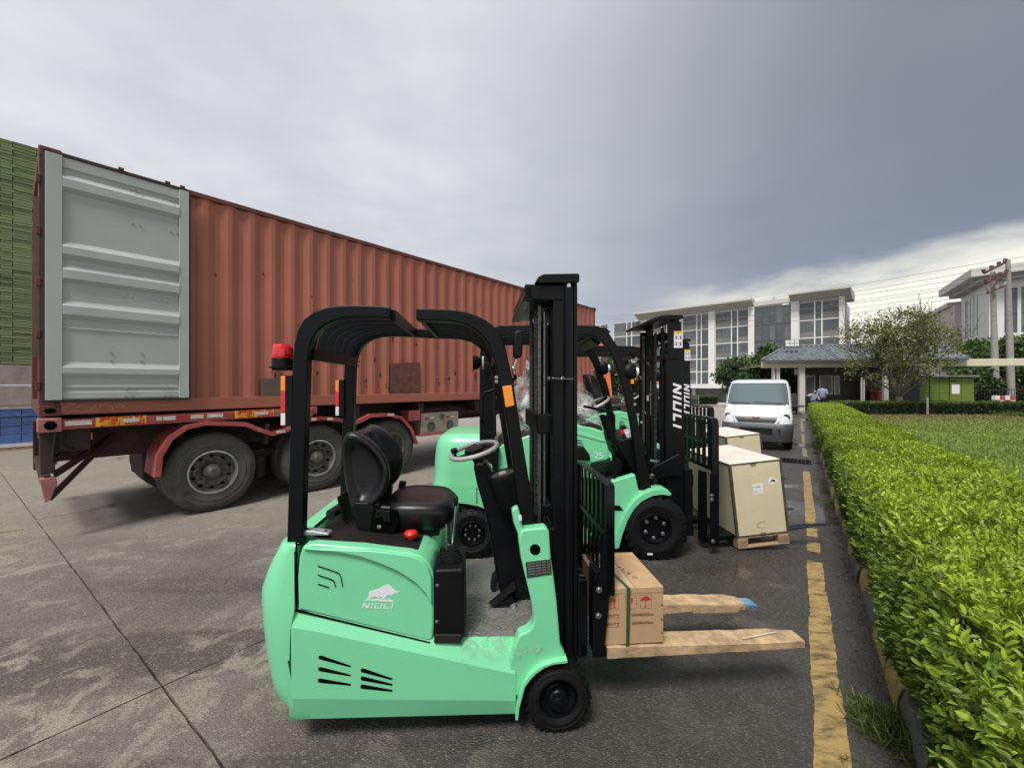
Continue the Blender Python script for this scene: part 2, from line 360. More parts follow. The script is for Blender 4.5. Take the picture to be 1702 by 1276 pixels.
    red_box=mat('red_plastic', (0.28, 0.022, 0.018), 0.5, var=0.3, vscale=6), yel=mat('warning_yellow', (0.75, 0.55, 0.04), 0.4), chair_grey=mat('chair_grey', (0.045, 0.047, 0.05), 0.6),
    film=film_mat('clear_film', 0.68, 5.0, (0.85, 0.87, 0.87)), film_floor=film_mat('floor_film', 0.84, 13, (0.42, 0.44, 0.33)), twig=mat('dry_twig', (0.12, 0.07, 0.04), 0.9, var=0.4),
)
# green block stack: one tint per pack from an attribute
M['stack_green'] = leaf_mat('green_packs', 0.0, 0.7)

def text(name, body, size, matl, parent, Mx, extrude=0.0006, bold=0.0, align='LEFT', sx=1.0):
    """flat printed lettering as mesh; Mx places its plane (x along the line, y up)"""
    c = bpy.data.curves.new(name, 'FONT'); c.body = body; c.size = size; c.extrude = extrude; c.offset = bold; c.align_x = align; c.resolution_u = 3
    tmp = bpy.data.objects.new(name, c); COL.objects.link(tmp)
    dg = bpy.context.evaluated_depsgraph_get(); me = bpy.data.meshes.new_from_object(tmp.evaluated_get(dg))
    bpy.data.objects.remove(tmp); bpy.data.curves.remove(c)
    me.transform(Matrix.Diagonal((sx, 1, 1, 1))); me.transform(Mx); me.materials.clear(); me.materials.append(matl); me.name = name
    return link(bpy.data.objects.new(name, me), parent)
def plane_xz(x, y, z, ang=0.0):
    """a frame whose local x runs along +X, local y up +Z, facing -Y; ang turns it within its plane (clockwise)"""
    return Matrix.Translation((x, y, z)) @ Matrix.Rotation(-ang, 4, Vector((0, -1, 0))) @ Matrix.Rotation(R(90), 4, 'X')
def arc(cx, cz, r, a0, a1, n): return [(cx+r*math.cos(R(a0+(a1-a0)*i/n)), cz+r*math.sin(R(a0+(a1-a0)*i/n))) for i in range(n+1)]
def bolt(mb, x, y, z, r=0.012, h=0.012, axis='y', sgn=-1):
    p = [(r*1.5, 0), (r*1.5, sgn*h*0.25), (r, sgn*h*0.3), (r*0.95, sgn*h), (r*0.3, sgn*h*1.05)]
    mb.lathe(p, (x, y, z), 8, axis)

# leaves as folded blades, all in one mesh with a colour each
def leaf_mesh(name, pos, direc, nrm, length, width, tint, matl, quad=True):
    """pos, direc, nrm: (n,3) arrays; length,width: (n,); tint (n,3)"""
    n = len(pos)
    direc = direc/np.linalg.norm(direc, axis=1, keepdims=True)
    side = np.cross(direc, nrm); side /= np.maximum(1e-6, np.linalg.norm(side, axis=1, keepdims=True))
    up = np.cross(side, direc); L = length[:, None]; Wd = width[:, None]
    if quad:
        V = np.stack([pos, pos+direc*L*.28+side*Wd*.42+up*Wd*.16, pos+direc*L*.68+side*Wd*.46+up*Wd*.16, pos+direc*L-up*L*.08,
                      pos+direc*L*.68-side*Wd*.46+up*Wd*.16, pos+direc*L*.28-side*Wd*.42+up*Wd*.16], 1).reshape(-1, 3)
        F = (np.array([[0, 1, 2, 3], [0, 3, 4, 5]])[None] + (np.arange(n)*6)[:, None, None]).reshape(-1, 4); k = 4; per = 8
    else:
        V = np.stack([pos, pos+direc*L*.5+side*Wd*.5, pos+direc*L, pos+direc*L*.5-side*Wd*.5], 1).reshape(-1, 3)
        F = (np.array([[0, 1, 2, 3]])[None] + (np.arange(n)*4)[:, None, None]).reshape(-1, 4); k = 4; per = 4
    me = bpy.data.meshes.new(name)
    me.vertices.add(len(V)); me.vertices.foreach_set('co', V.astype(np.float32).ravel())
    me.loops.add(len(F)*k); me.loops.foreach_set('vertex_index', F.astype(np.int32).ravel())
    me.polygons.add(len(F)); me.polygons.foreach_set('loop_start', (np.arange(len(F))*k).astype(np.int32))
    me.polygons.foreach_set('loop_total', np.full(len(F), k, np.int32))
    me.update(calc_edges=True)
    ca = me.color_attributes.new('tint', 'FLOAT_COLOR', 'CORNER')
    cc = np.concatenate([tint, np.ones((n, 1))], 1); ca.data.foreach_set('color', np.repeat(cc, per, axis=0).astype(np.float32).ravel())
    me.materials.append(matl)
    return me
# ------------------------------------------------------------------ ground
ROAD = (0.567, 0.8237)             # direction of the kerb and the painted line
def road(C, Y): return (0.6885*Y + C, Y)     # a point on a line parallel to the kerb
J = (-1.976, 2.35); gdir = (0.600, 0.800); pdir = (0.812, -0.584)

def ground_mat():
    m = bpy.data.materials.new('yard_concrete'); m.use_nodes = True; nt = m.node_tree; N, L = nt.nodes, nt.links
    b = N['Principled BSDF']; geo = N.new('ShaderNodeNewGeometry')
    def noise(scale, det, rough, dist=0, src=None):
        n = N.new('ShaderNodeTexNoise'); n.inputs['Scale'].default_value = scale; n.inputs['Detail'].default_value = det
        n.inputs['Roughness'].default_value = rough; n.inputs['Distortion'].default_value = dist; L.new(src or geo.outputs['Position'], n.inputs['Vector']); return n.outputs[0]
    def mr(v, a, b_, c=0, d=1, sm=False):
        n = N.new('ShaderNodeMapRange'); L.new(v, n.inputs[0])
        if sm: n.interpolation_type = 'SMOOTHSTEP'
        for i, x in enumerate((a, b_, c, d)): n.inputs[i+1].default_value = x
        return n.outputs[0]
    def mix(f, a, b_, mode='MIX'):
        n = N.new('ShaderNodeMix'); n.data_type = 'RGBA'; n.blend_type = mode
        if isinstance(f, (int, float)): n.inputs[0].default_value = f
        else: L.new(f, n.inputs[0])
        for s, v in ((6, a), (7, b_)):
            if isinstance(v, tuple): n.inputs[s].default_value = (*v, 1)
            else: L.new(v, n.inputs[s])
        return n.outputs[2]
    def math_(op, a, b_=None, cl=False):
        n = N.new('ShaderNodeMath'); n.operation = op; n.use_clamp = cl
        for i, v in enumerate((a, b_)):
            if v is None: continue
            if isinstance(v, (int, float)): n.inputs[i].default_value = v
            else: L.new(v, n.inputs[i])
        return n.outputs[0]
    sp = N.new('ShaderNodeSeparateXYZ'); L.new(geo.outputs['Position'], sp.inputs[0])
    # distance from the kerb side (C) and along the yard
    C = math_('SUBTRACT', sp.outputs[0], math_('MULTIPLY', sp.outputs[1], 0.6885))
    # stretched stains that follow the wheel tracks
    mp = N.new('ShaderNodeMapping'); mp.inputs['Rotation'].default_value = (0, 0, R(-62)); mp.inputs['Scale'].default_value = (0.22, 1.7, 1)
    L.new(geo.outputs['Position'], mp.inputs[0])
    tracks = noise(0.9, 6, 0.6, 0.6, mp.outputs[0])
    big = noise(0.42, 6, 0.6, 0.3); mid = noise(1.7, 8, 0.65); blot = noise(3.6, 6, 0.6, 0.8)
    gr = noise(170, 2, 0.6); gr2 = noise(60, 3, 0.7)
    stones = N.new('ShaderNodeTexVoronoi'); stones.inputs['Scale'].default_value = 115; L.new(geo.outputs['Position'], stones.inputs['Vector'])
    stsep = N.new('ShaderNodeSeparateColor'); L.new(stones.outputs['Color'], stsep.inputs[0])
    base = mix(mr(big, .35, .65), (0.092, 0.081, 0.070), (0.190, 0.170, 0.148))
    base = mix(mr(mid, .42, .66), base, (0.125, 0.108, 0.092))
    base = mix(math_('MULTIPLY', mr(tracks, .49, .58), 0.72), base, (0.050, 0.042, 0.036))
    # pale dried cement patches
    base = mix(math_('MULTIPLY', mr(blot, .50, .58), mr(big, .42, .54)), base, (0.25, 0.225, 0.185))
    # older, paler concrete further out to the left, by the trailer
    dist = math_('ADD', math_('MULTIPLY', sp.outputs[0], -0.45), sp.outputs[1])
    far = mr(math_('ADD', dist, math_('MULTIPLY', math_('SUBTRACT', tracks, 0.5), 5.0)), 4.6, 7.6, 0, 1, True)
    base = mix(math_('MULTIPLY', far, 0.75), base, (0.27, 0.24, 0.205))
    far2 = mr(sp.outputs[1], 12, 22, 0, 0.8); base = mix(far2, base, (0.31, 0.285, 0.25))
    # damp asphalt-dark strip towards the kerb
    wetn = math_('ADD', C, math_('MULTIPLY', math_('SUBTRACT', big, 0.5), 3.2))
    wet = mr(math_('ADD', wetn, math_('MULTIPLY', math_('SUBTRACT', mid, 0.5), 1.2)), -3.1, -1.0, 0, 1, True)
    base = mix(math_('MULTIPLY', wet, 0.86), base, (0.040, 0.035, 0.032))
    # aggregate speckle
    base = mix(math_('MULTIPLY', mr(stsep.outputs[0], .82, .95), mr(wet, 0, 1, .28, .15)), base, (0.40, 0.37, 0.33))
    base = mix(math_('MULTIPLY', mr(stsep.outputs[1], .60, .85), 0.30), base, (0.030, 0.027, 0.025))
    base = mix(math_('MULTIPLY', mr(gr2, .55, .7), 0.30), base, (0.045, 0.040, 0.036))
    # oil marks
    oil = noise(1.15, 5, 0.6, 0.2); base = mix(mr(oil, .61, .72, 0, .8), base, (0.035, 0.026, 0.022))
    L.new(base, b.inputs['Base Color'])
    puddle = math_('MULTIPLY', mr(math_('ADD', noise(0.8, 4, 0.5), math_('MULTIPLY', C, 0.045)), .535, .60, 0, 1, True), mr(C, -1.6, -.35, 0, 1, True))
    ro = math_('SUBTRACT', mr(wet, 0, 1, .84, .42), math_('MULTIPLY', puddle, 0.42)); L.new(ro, b.inputs['Roughness'])
    b.inputs['Specular IOR Level'].default_value = 0.5
    bp = N.new('ShaderNodeBump'); bp.inputs['Distance'].default_value = 0.006
    L.new(math_('SUBTRACT', 0.75, math_('MULTIPLY', puddle, 0.72)), bp.inputs['Strength'])
    L.new(math_('ADD', math_('MULTIPLY', stones.outputs[0], 0.9), math_('ADD', math_('MULTIPLY', gr, 0.6), math_('MULTIPLY', mid, 2.0))), bp.inputs['Height'])
    L.new(bp.outputs[0], b.inputs['Normal'])
    return m
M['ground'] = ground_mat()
g = MB()
# yard level, then the land falls away beyond the gate road and runs on to the horizon
ys = [(-60, -.05), (0, -.05), (36, -.05), (96, -2.75), (160, -3.2), (1500, -3.2)]
for (ya, za), (yb, zb) in zip(ys[:-1], ys[1:]):
    for xa, xb in ((-1500, -60), (-60, -20), (-20, 0), (0, 20), (20, 80), (80, 1500)):
        g.add([(xa, ya, za), (xb, ya, za), (xb, yb, zb), (xa, yb, zb)], [(0, 1, 2, 3)])
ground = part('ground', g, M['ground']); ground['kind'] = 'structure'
for i in range(-9, 2):
    for k in range(-2, 6):
        p0, p1, q0, q1 = i*5.0, (i+1)*5.0, (k-0)*6.0, (k+1)*6.0
        cs = []
        gap = 0.0055
        corners = [(p0+gap, q0+gap), (p1-gap, q0+gap), (p1-gap, q1-gap), (p0+gap, q1-gap)]
        cw = [(J[0]+pdir[0]*a+gdir[0]*b_, J[1]+pdir[1]*a+gdir[1]*b_) for a, b_ in corners]
        cx = sum(c_[0] for c_ in cw)/4; cy = sum(c_[1] for c_ in cw)/4
        if cy > 34 or cy < -6 or cx - 0.6885*cy > 3.0 or cx < -40: continue
        near = math.hypot(cx, cy) < 9
        for (a, b_), (a2, b2) in zip(corners, corners[1:]+corners[:1]):
            n = 55 if near else 6
            for j in range(n):
                t = j/n; jx = rnd.uniform(-.004, .003) if (near and j) else 0
                if near and rnd.random() < 0.06: jx = rnd.uniform(-.016, -.004) if False else jx
                aa, bb = a+(a2-a)*t, b_+(b2-b_)*t
                aa += jx if abs(a2-a) < 1e-6 else 0; bb += jx if abs(b2-b_) < 1e-6 else 0
                cs.append((J[0]+pdir[0]*aa+gdir[0]*bb, J[1]+pdir[1]*aa+gdir[1]*bb))
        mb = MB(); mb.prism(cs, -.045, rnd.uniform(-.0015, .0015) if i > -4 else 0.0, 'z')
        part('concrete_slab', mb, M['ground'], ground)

# ------------------------------------------------------------------ worn yellow line
def line_mat(name, col, wear=0.5):
    m = bpy.data.materials.new(name); m.use_nodes = True; nt = m.node_tree; b = nt.nodes['Principled BSDF']
    geo = nt.nodes.new('ShaderNodeNewGeometry'); n = nt.nodes.new('ShaderNodeTexNoise'); n.inputs['Scale'].default_value = 7; n.inputs['Detail'].default_value = 9; n.inputs['Roughness'].default_value = 0.7
    mp = nt.nodes.new('ShaderNodeMapping'); mp.inputs['Rotation'].default_value = (0, 0, R(30)); mp.inputs['Scale'].default_value = (1, 2.2, 1)
    nt.links.new(geo.outputs['Position'], mp.inputs[0]); nt.links.new(mp.outputs[0], n.inputs['Vector'])
    mr = nt.nodes.new('ShaderNodeMapRange'); mr.inputs[1].default_value = .46; mr.inputs[2].default_value = .66; mr.inputs[4].default_value = 1.1*wear
    nt.links.new(n.outputs[0], mr.inputs[0]); mx = nt.nodes.new('ShaderNodeMix'); mx.data_type = 'RGBA'
    mx.inputs[6].default_value = (*col, 1); mx.inputs[7].default_value = (0.10, 0.072, 0.035, 1); nt.links.new(mr.outputs[0], mx.inputs[0])
    nt.links.new(mx.outputs[2], b.inputs['Base Color']); b.inputs['Roughness'].default_value = 0.5
    bp = nt.nodes.new('ShaderNodeBump'); bp.inputs['Strength'].default_value = .5; bp.inputs['Distance'].default_value = .008
    nt.links.new(n.outputs[0], bp.inputs['Height']); nt.links.new(bp.outputs[0], b.inputs['Normal'])
    return m
M['line'] = line_mat('worn_yellow_line', (0.34, 0.235, 0.085), 1.0); M['line2'] = line_mat('faded_yellow_line', (0.27, 0.22, 0.12), 0.9)
lp = link(bpy.data.objects.new('yellow_line', None)); lp['kind'] = 'structure'; lp['label'] = 'worn yellow line painted on the wet ground beside the kerb'
def stroke(Y0, Y1, C, w, m_, z=0.005, name='paint_patch'):
    n = max(4, int((Y1-Y0)/0.04)); a, b_ = [], []
    for i in range(n+1):
        Y = Y0+(Y1-Y0)*i/n; x, y = road(C, Y); dx, dy = 0.8237, -0.567
        j0 = mnoise.noise((Y*3, C, 1))*.012 + rnd.uniform(-.004, .004); j1 = mnoise.noise((Y*3, C, 7))*.016 + rnd.uniform(-.004, .004)
        a.append((x-dx*(w/2+j0), y-dy*(w/2+j0))); b_.append((x+dx*(w/2+j1), y+dy*(w/2+j1)))
    mb = MB(); mb.prism(a+b_[::-1], 0.0018, z, 'z'); return part(name, mb, m_, lp)
for Y0, Y1, w, m_ in ((-1.0, 3.02, .135, 'line'), (3.02, 4.0, .125, 'line'), (4.24, 4.52, .11, 'line'), (4.66, 4.95, .10, 'line'), (5.02, 6.3, .105, 'line'), (6.3, 8.2, .11, 'line'), (9.9, 11.2, .09, 'line2'), (12.3, 14.5, .09, 'line2'), (15.2, 19.5, .09, 'line2')):
    stroke(Y0, Y1, .158, w, M[m_])
ly = link(bpy.data.objects.new('yellow_line', None)); ly['kind'] = 'structure'; ly['label'] = 'short faded yellow stripe on the concrete at the left'
a0, a1 = G(-60, 893), G(38, 880)
dxx, dyy = a1[0]-a0[0], a1[1]-a0[1]; ln = math.hypot(dxx, dyy); nx, ny = -dyy/ln*.03, dxx/ln*.03
mb = MB(); mb.prism([(a0[0]-nx, a0[1]-ny), (a1[0]-nx, a1[1]-ny), (a1[0]+nx*.6, a1[1]+ny*.6), (a0[0]+nx, a0[1]+ny)], .002, .006, 'z'); part('paint_patch', mb, M['line'], ly)
# drain grate
dg = thing('drain_grate', 'dark wet drain grate set in the ground beside the hedge behind the crates', 'grate', (*road(-.06, 9.3), 0), R(-34.6))
mb = MB()
for i in range(9): mb.box(-.32+.07*i, -.30+.07*i, -.30, .30, .002, .012)
for i in range(7): mb.box(-.34, .28, -.31+.096*i, -.29+.096*i, .003, .014)
part('grid', mb, M['steel_black'], dg)
mb = MB(); mb.box(-.345, .285, -.32, .31, .0018, .0035); part('pit_cover', mb, M['gasket'], dg)

# ------------------------------------------------------------------ kerb, soil, debris
kb = link(bpy.data.objects.new('kerb', None)); kb['kind'] = 'structure'; kb['label'] = 'broken kerb of grey and yellow painted stones along the hedge foot'
k = 0; Y = -0.6
while Y < 21:
    ln = rnd.uniform(.36, .55) if Y < 9 else 1.0
    yl = (k % 2 == 0) if Y > 3 else (Y < 1.4 or 1.95 < Y < 2.55)
    mb = MB(); hh = .125 + rnd.uniform(-.015, .012); off = rnd.uniform(-.012, .014)
    n = 5; rings = []
    for i in range(n+1):
        yy = Y + .006 + (ln*.8237-.012)*i/n; ring = []
        for q, (c0, z0) in enumerate(((0, 0), (.005, hh*.6), (.03, hh), (.14, hh+.004), (.17, hh*.6), (.17, 0))):
            jit = .028*mnoise.noise((yy*9, q*1.3, k)) if q in (1, 2, 3) else 0
            x, y_ = road(.515+off+c0+jit, yy); ring.append((x, y_, z0+(jit if q else 0)))
        rings.append(ring)
    mb.loft(rings); part('kerb_stone', mb, M['kerb_y' if yl else 'kerb'], kb, ang=50)
    Y += ln*.8237; k += 1
mb = MB()
for (Ya, Yb) in ((-2, 3), (3, 8), (8, 24)):
    for z, C0, C1 in ((.07, .66, 2.35),):
        x0, y0 = road(C0, Ya); x1, y1 = road(C1, Ya); x2, y2 = road(C1, Yb); x3, y3 = road(C0, Yb)
        mb.add([(x0, y0, z), (x1, y1, z), (x2, y2, z), (x3, y3, z)], [(0, 1, 2, 3)])
sl = part('soil', mb, M['soil']); sl['kind'] = 'structure'
# leaf litter and twigs gathered in the gutter
mb = MB()
for i in range(900):
    t = nrs.rand()**1.5; Yq = 1.0+t*11; Cq = .505-abs(nrs.randn())*.055-.01
    if nrs.rand() < .12: Cq -= nrs.rand()*.25
    x, y_ = road(Cq, Yq); L_ = rnd.uniform(.008, .035)*(1+.1*Yq); a_ = rnd.uniform(0, 6.28) if rnd.random() < .4 else rnd.gauss(.96, .5)
    dx, dy = math.cos(a_)*L_, math.sin(a_)*L_; w = L_*rnd.choice((.06, .08, .3)); z = rnd.uniform(.004, .016)
    mb.add([(x, y_, z), (x+dx*.5-dy*w/L_, y_+dy*.5+dx*w/L_, z+.006), (x+dx, y_+dy, z), (x+dx*.5+dy*w/L_, y_+dy*.5-dx*w/L_, z+.002)], [(0, 1, 2, 3)])
o = part('leaf_litter', mb, M['twig'], kind='stuff'); tag(o, 'dry brown leaves and twigs lying in the gutter by the kerb', 'leaf litter')

# ------------------------------------------------------------------ lawn
lm = MB()
bl = [road(2.2, -3), road(2.2, 22.2), (34, 22.2), (40, 8), (14, -3)]
lm.prism(bl, .0, .075, 'z')
M['lawn'] = mat('lawn_soil', (0.075, 0.105, 0.030), 0.95, var=0.5, vscale=1.4, var2=(0.115, 0.10, 0.045), bump=0.8, bscale=30)
lawn = part('lawn', lm, M['lawn']); lawn['kind'] = 'structure'
pts = []
while len(pts) < 70000:
    Yq = 1.5 + 20.5*nrs.rand(4000)**1.15; Xq = .6885*Yq+2.15 + nrs.rand(4000)*(1.30*Yq-.6885*Yq)
    ok = (Xq < 1.34*Yq)
    pts += list(zip(Xq[ok], Yq[ok]))
P_ = np.array(pts[:70000]); n = len(P_)
bare = np.clip((P_[:, 1]-15.5)/6, 0, 1)           # thin, dry grass towards the far hedge
keep = nrs.rand(n) > bare*.45; P_ = P_[keep]; bare = bare[keep]; n = len(P_)
hgt = (.05+.06*nrs.rand(n))*(1+P_[:, 1]*.02); dirv = np.stack([nrs.randn(n)*.45, nrs.randn(n)*.45, np.ones(n)], 1)
nn = np.array([mnoise.noise((x*.5, y*.5, 2)) for x, y in P_])*.5+.5
tint = (np.array([.15, .25, .050])*(1-nn[:, None]) + np.array([.29, .38, .075])*nn[:, None])*(.7+.6*nrs.rand(n, 1))
tint = tint*(1-bare[:, None]*.75) + np.array([.24, .15, .07])*bare[:, None]*.75
me = leaf_mesh('grass', np.column_stack([P_, np.full(n, .07)]), dirv, nrs.randn(n, 3), hgt, hgt*.16*(1+P_[:, 1]*.1), tint, M['grass'], quad=False)
o = link(bpy.data.objects.new('grass', me)); o['kind'] = 'stuff'; tag(o, 'short green lawn grass between the near hedge and the far hedge', 'grass')
# weeds growing out of the kerb foot
def tuft(name, cx, cy, n, r, hmax, lab, z0=.0):
    p = np.column_stack([cx+nrs.randn(n)*r, cy+nrs.randn(n)*r*1.4, np.full(n, z0)])
    d = np.stack([nrs.randn(n)*.7-.25, nrs.randn(n)*.7, np.abs(nrs.randn(n))*.7+.35], 1); l = hmax*(.35+.65*nrs.rand(n))
    t = np.array([.10, .165, .045])*(.6+.9*nrs.rand(n, 1)) + np.array([.05, .03, .0])*nrs.rand(n, 1)
    o = link(bpy.data.objects.new(name, leaf_mesh(name, p, d, nrs.randn(n, 3), l, l*.06+.0012, t, M['grass']))); o['kind'] = 'stuff'; tag(o, lab, 'weeds')
x, y_ = road(.44, 2.05); tuft('weed_tuft', x, y_, 1500, .055, .10, 'tall grassy weeds sprouting from the gutter beside the nearest yellow kerb stones')
x, y_ = road(.42, 1.66); tuft('weed_tuft', x, y_, 900, .05, .07, 'low leafy weeds in the gutter at the bottom of the picture')
x, y_ = road(.50, 5.9); tuft('weed_tuft', x, y_, 160, .08, .08, 'small weeds by the kerb beyond the front crate')

# ------------------------------------------------------------------ container
CF = Frame(-5.02, 4.405, math.atan2(.7688, .6395)); CA = CF.a
Z0, Z1, LEN, WID = 1.37, 4.25, 12.19, 2.44
ct = thing('shipping_container', 'long rust-red corrugated shipping container on a trailer, its pale grey door swung open', 'shipping container', (CF.ox, CF.oy, 0), CA)
def corr(ya, sgn, t0, t1):
    """corrugated sheet: ya = outer plane, sgn = +1 inward"""
    mb = MB(); prof = []; t = t0; pitch = .278; d = .036
    prof.append((t, 0)); 
    while t + pitch < t1:
        prof += [(t+.055, 0), (t+.139, d), (t+.194, d), (t+.278, 0)]; t += pitch
    prof.append((t1, 0))
    z0, z1 = Z0+.16, Z1-.06
    for k, th in ((0, 0), (1, .004)):
        pass
    outer = [(p[0], ya+sgn*(p[1]+.012)) for p in prof]; inner = [(p[0], ya+sgn*(p[1]+.016)) for p in prof]
    mb.prism(outer+inner[::-1], z0, z1, 'z'); return mb
part('side_wall', corr(0, 1, .06, LEN-.12), M['rust'], ct, ang=20)
part('side_wall', corr(WID, -1, .06, LEN-.12), M['rust'], ct, ang=20)
mb = MB(); mb.box(.12, LEN-.12, .03, WID-.03, Z1-.05, Z1-.02); part('roof', mb, M['rust'], ct)
mb = MB(); mb.box(LEN-.08, LEN-.05, .1, WID-.1, Z0+.15, Z1-.08); part('front_wall', mb, M['rust'], ct)
mb = MB(); mb.box(.1, LEN-.1, .05, WID-.05, Z0+.10, Z0+.16); part('floor', mb, M['wood'], ct)
for y0, y1 in ((0, .05), (WID-.05, WID)):
    mb = MB(); mb.box(.16, LEN-.16, y0, y1, Z1-.075, Z1-.012); part('top_rail', mb, M['rust_dk'], ct, .006)
    mb = MB(); mb.box(.16, LEN-.16, y0, y1, Z0+.005, Z0+.165); part('bottom_rail', mb, M['rust_dk'] if y0 else M['rust'], ct, .008)
for t in (0, LEN-.16):
    for y0 in (-.004, WID-.156):
        for z0 in (Z0-.006, Z1-.114):
            mb = MB(); mb.box(t, t+.17, y0, y0+.162, z0, z0+.12)
            c_ = part('corner_casting', mb, M['rust_dk'], ct, .012)
            yf = y0-.003 if y0 < 1 else y0+.165
            mb = MB(); mb.prism([(t+.085+.045*math.cos(a_), z0+.06+.028*math.sin(a_)) for a_ in [i*math.pi/8 for i in range(16)]], yf, yf+.01*(1 if y0 < 1 else -1)); part('hole', mb, M['slot'], c_)
        mb = MB(); mb.box(t+(.0 if t == 0 else .03), t+.12, y0+.004, y0+.14, Z0+.11, Z1-.11); part('corner_post', mb, M['rust_dk'], ct, .01)
mb = MB(); mb.box(0, .1, .15, WID-.15, Z1-.12, Z1-.01); mb.box(0, .12, .15, WID-.15, Z0, Z0+.14); part('door_frame', mb, M['rust_dk'], ct, .006)
# torn rag and rusted hinge lugs on the rear post
mb = MB()
for i in range(5): mb.box(-.018, .02, -.01, .03, 1.65+.55*i, 1.74+.55*i)
part('hinge', mb, M['rust_dk'], ct, .006, kind='stuff')
mb = MB(); zz = [2.0+i*.13 for i in range(14)]
ringp = [(-.02-.035*abs(mnoise.noise((z*3.1, 1, 5)))-.01, z) for z in zz]
mb.prism([(.015, z) for z in zz][::-1]+ringp, .0, .05); part('torn_seal', mb, M['patch_grey'], ct)
# leading edge details: bent flaps along the top rail
mb = MB()
for t in (.62, 1.05, 1.2): mb.box(t, t+.05, -.012, .02, Z1-.02, Z1+.012)
part('bent_flap', mb, M['rust_dk'], ct, .004, kind='stuff')
# repaired panels low on the wall
def wall_patch(pxs, m_, name='repair_patch'):
    pp = CF.poly(pxs, .006); mb = MB(); mb.prism(pp, .004, .0105); part(name, mb, m_, ct)
wall_patch([(434, 629), (471, 629), (471, 658), (434, 659)], M['patch_grey'])
wall_patch([(649, 604), (698, 602), (698, 652), (649, 654)], M['patch'])
wall_patch([(886, 607), (899, 607), (899, 640), (886, 640)], M['patch'])
mb = MB()
for i in range(330):      # rust bites scattered on the lower half of the wall
    t = 3.4+nrs.rand()*8.2 if nrs.rand() < .93 else 1.3+nrs.rand()*3; z = Z0+.25+abs(nrs.randn())*.42; w = rnd.uniform(.006, .03); h_ = w*rnd.choice((1, 1.3, 3, 6))
    if nrs.rand() < .25: z = Z0+.2+nrs.rand()*2.2; w *= .5; h_ = w*2
    k = 7; cc = [(t+w*math.cos(6.283*j/k)*rnd.uniform(.5, 1.1), z+h_*math.sin(6.283*j/k)*rnd.uniform(.5, 1.1)) for j in range(k)]
    ph = ((t-.06) % .278)
    d = 0 if ph < .055 else (.5 if ph < .139 else (.028 if ph < .194 else .5))
    if d not in (0, .028): continue
    if z > Z1-.2: continue
    mb.prism(cc, .012+d-.002, .012+d+.001)
part('rust_bite', mb, M['corrosion'], ct, kind='stuff')
# open door folded flat against the side
dt0, dt1 = .045, 1.275; dz0, dz1 = 1.54, 4.175
door = MB(); door.box(dt0, dt1, -.050, -.030, dz0, dz1); door_o = part('door', door, M['door_grey'], ct, .003, label='pale grey ribbed container door folded back against the side')
mb = MB(); mb.box(dt0, dt0+.125, -.082, -.052, dz0, dz1); mb.box(dt1-.10, dt1, -.082, -.052, dz0, dz1); part('door_edge', mb, M['door_grey'], door_o, .004)
mb = MB(); mb.box(dt0-.018, dt0, -.075, -.025, dz0-.02, dz1+.02); mb.box(dt1, dt1+.02, -.078, -.02, dz0-.02, dz1+.02); mb.box(dt0, dt1, -.075, -.03, dz1, dz1+.02); mb.box(dt0, dt1, -.07, -.03, dz0-.02, dz0); part('gasket', mb, M['gasket'], door_o)
ribs = [(4.05, 4.175, .018, .0), (3.80, 3.99, .04, .035), (3.07, 3.26, .04, .04), (2.82, 3.0, .04, .03), (2.42, 2.62, .04, .04), (2.30, 2.34, .012, .01), (1.78, 1.95, .035, .04), (1.66, 1.70, .012, .01), (1.545, 1.63, .012, .0)]
for z0, z1, d, sl_ in ribs:
    mb = MB(); mb.prism([(-.050, z0-.004), (-.050-d, z0+sl_+.012), (-.050-d, z1-sl_*1.2-.01), (-.050, z1+.004)], dt0+.125, dt1-.10, 'x')
    part('door_rib', mb, M['door_grey'], door_o, ang=25)
mb = MB()
for t, z in ((.74, 3.62), (.80, 3.62), (1.10, 3.62), (1.16, 3.62), (.74, 4.02), (.80, 4.02), (.74, 3.92), (1.10, 4.02), (1.16, 4.02), (.55, 2.08), (.55, 1.99), (.82, 2.08), (.82, 1.99), (.66, 2.75), (.72, 2.75), (.98, 2.75), (1.04, 2.75), (.68, 1.57), (.74, 1.57), (1.04, 1.57), (1.10, 1.57), (.68, 1.66), (.74, 1.66), (1.04, 1.66), (1.10, 1.66)):
    bolt(mb, t, -.053 if z < 4 and z > 1.7 else -.070, z, .010, .012)
part('bolt', mb, M['zinc'], door_o, kind='stuff')
# chalk scrawl on the bottom rail
mb = MB()
def scrawl(pp, v, w=.006):
    q = [CF.L(x, y, v) for x, y in pp]; mb.bar([(a_, v, b_) for a_, b_ in q], .002, w, up=(0, 1, 0))
for st in ([(112, 672), (140, 670), (116, 684), (148, 682)], [(150, 682), (158, 672), (162, 683), (168, 673)], [(168, 673), (176, 671), (186, 675), (189, 684)], [(192, 676), (206, 671)], [(196, 671), (206, 676)], [(268, 673), (286, 672)]): scrawl(st, -.008)
part('chalk_mark', mb, M['white'], ct)

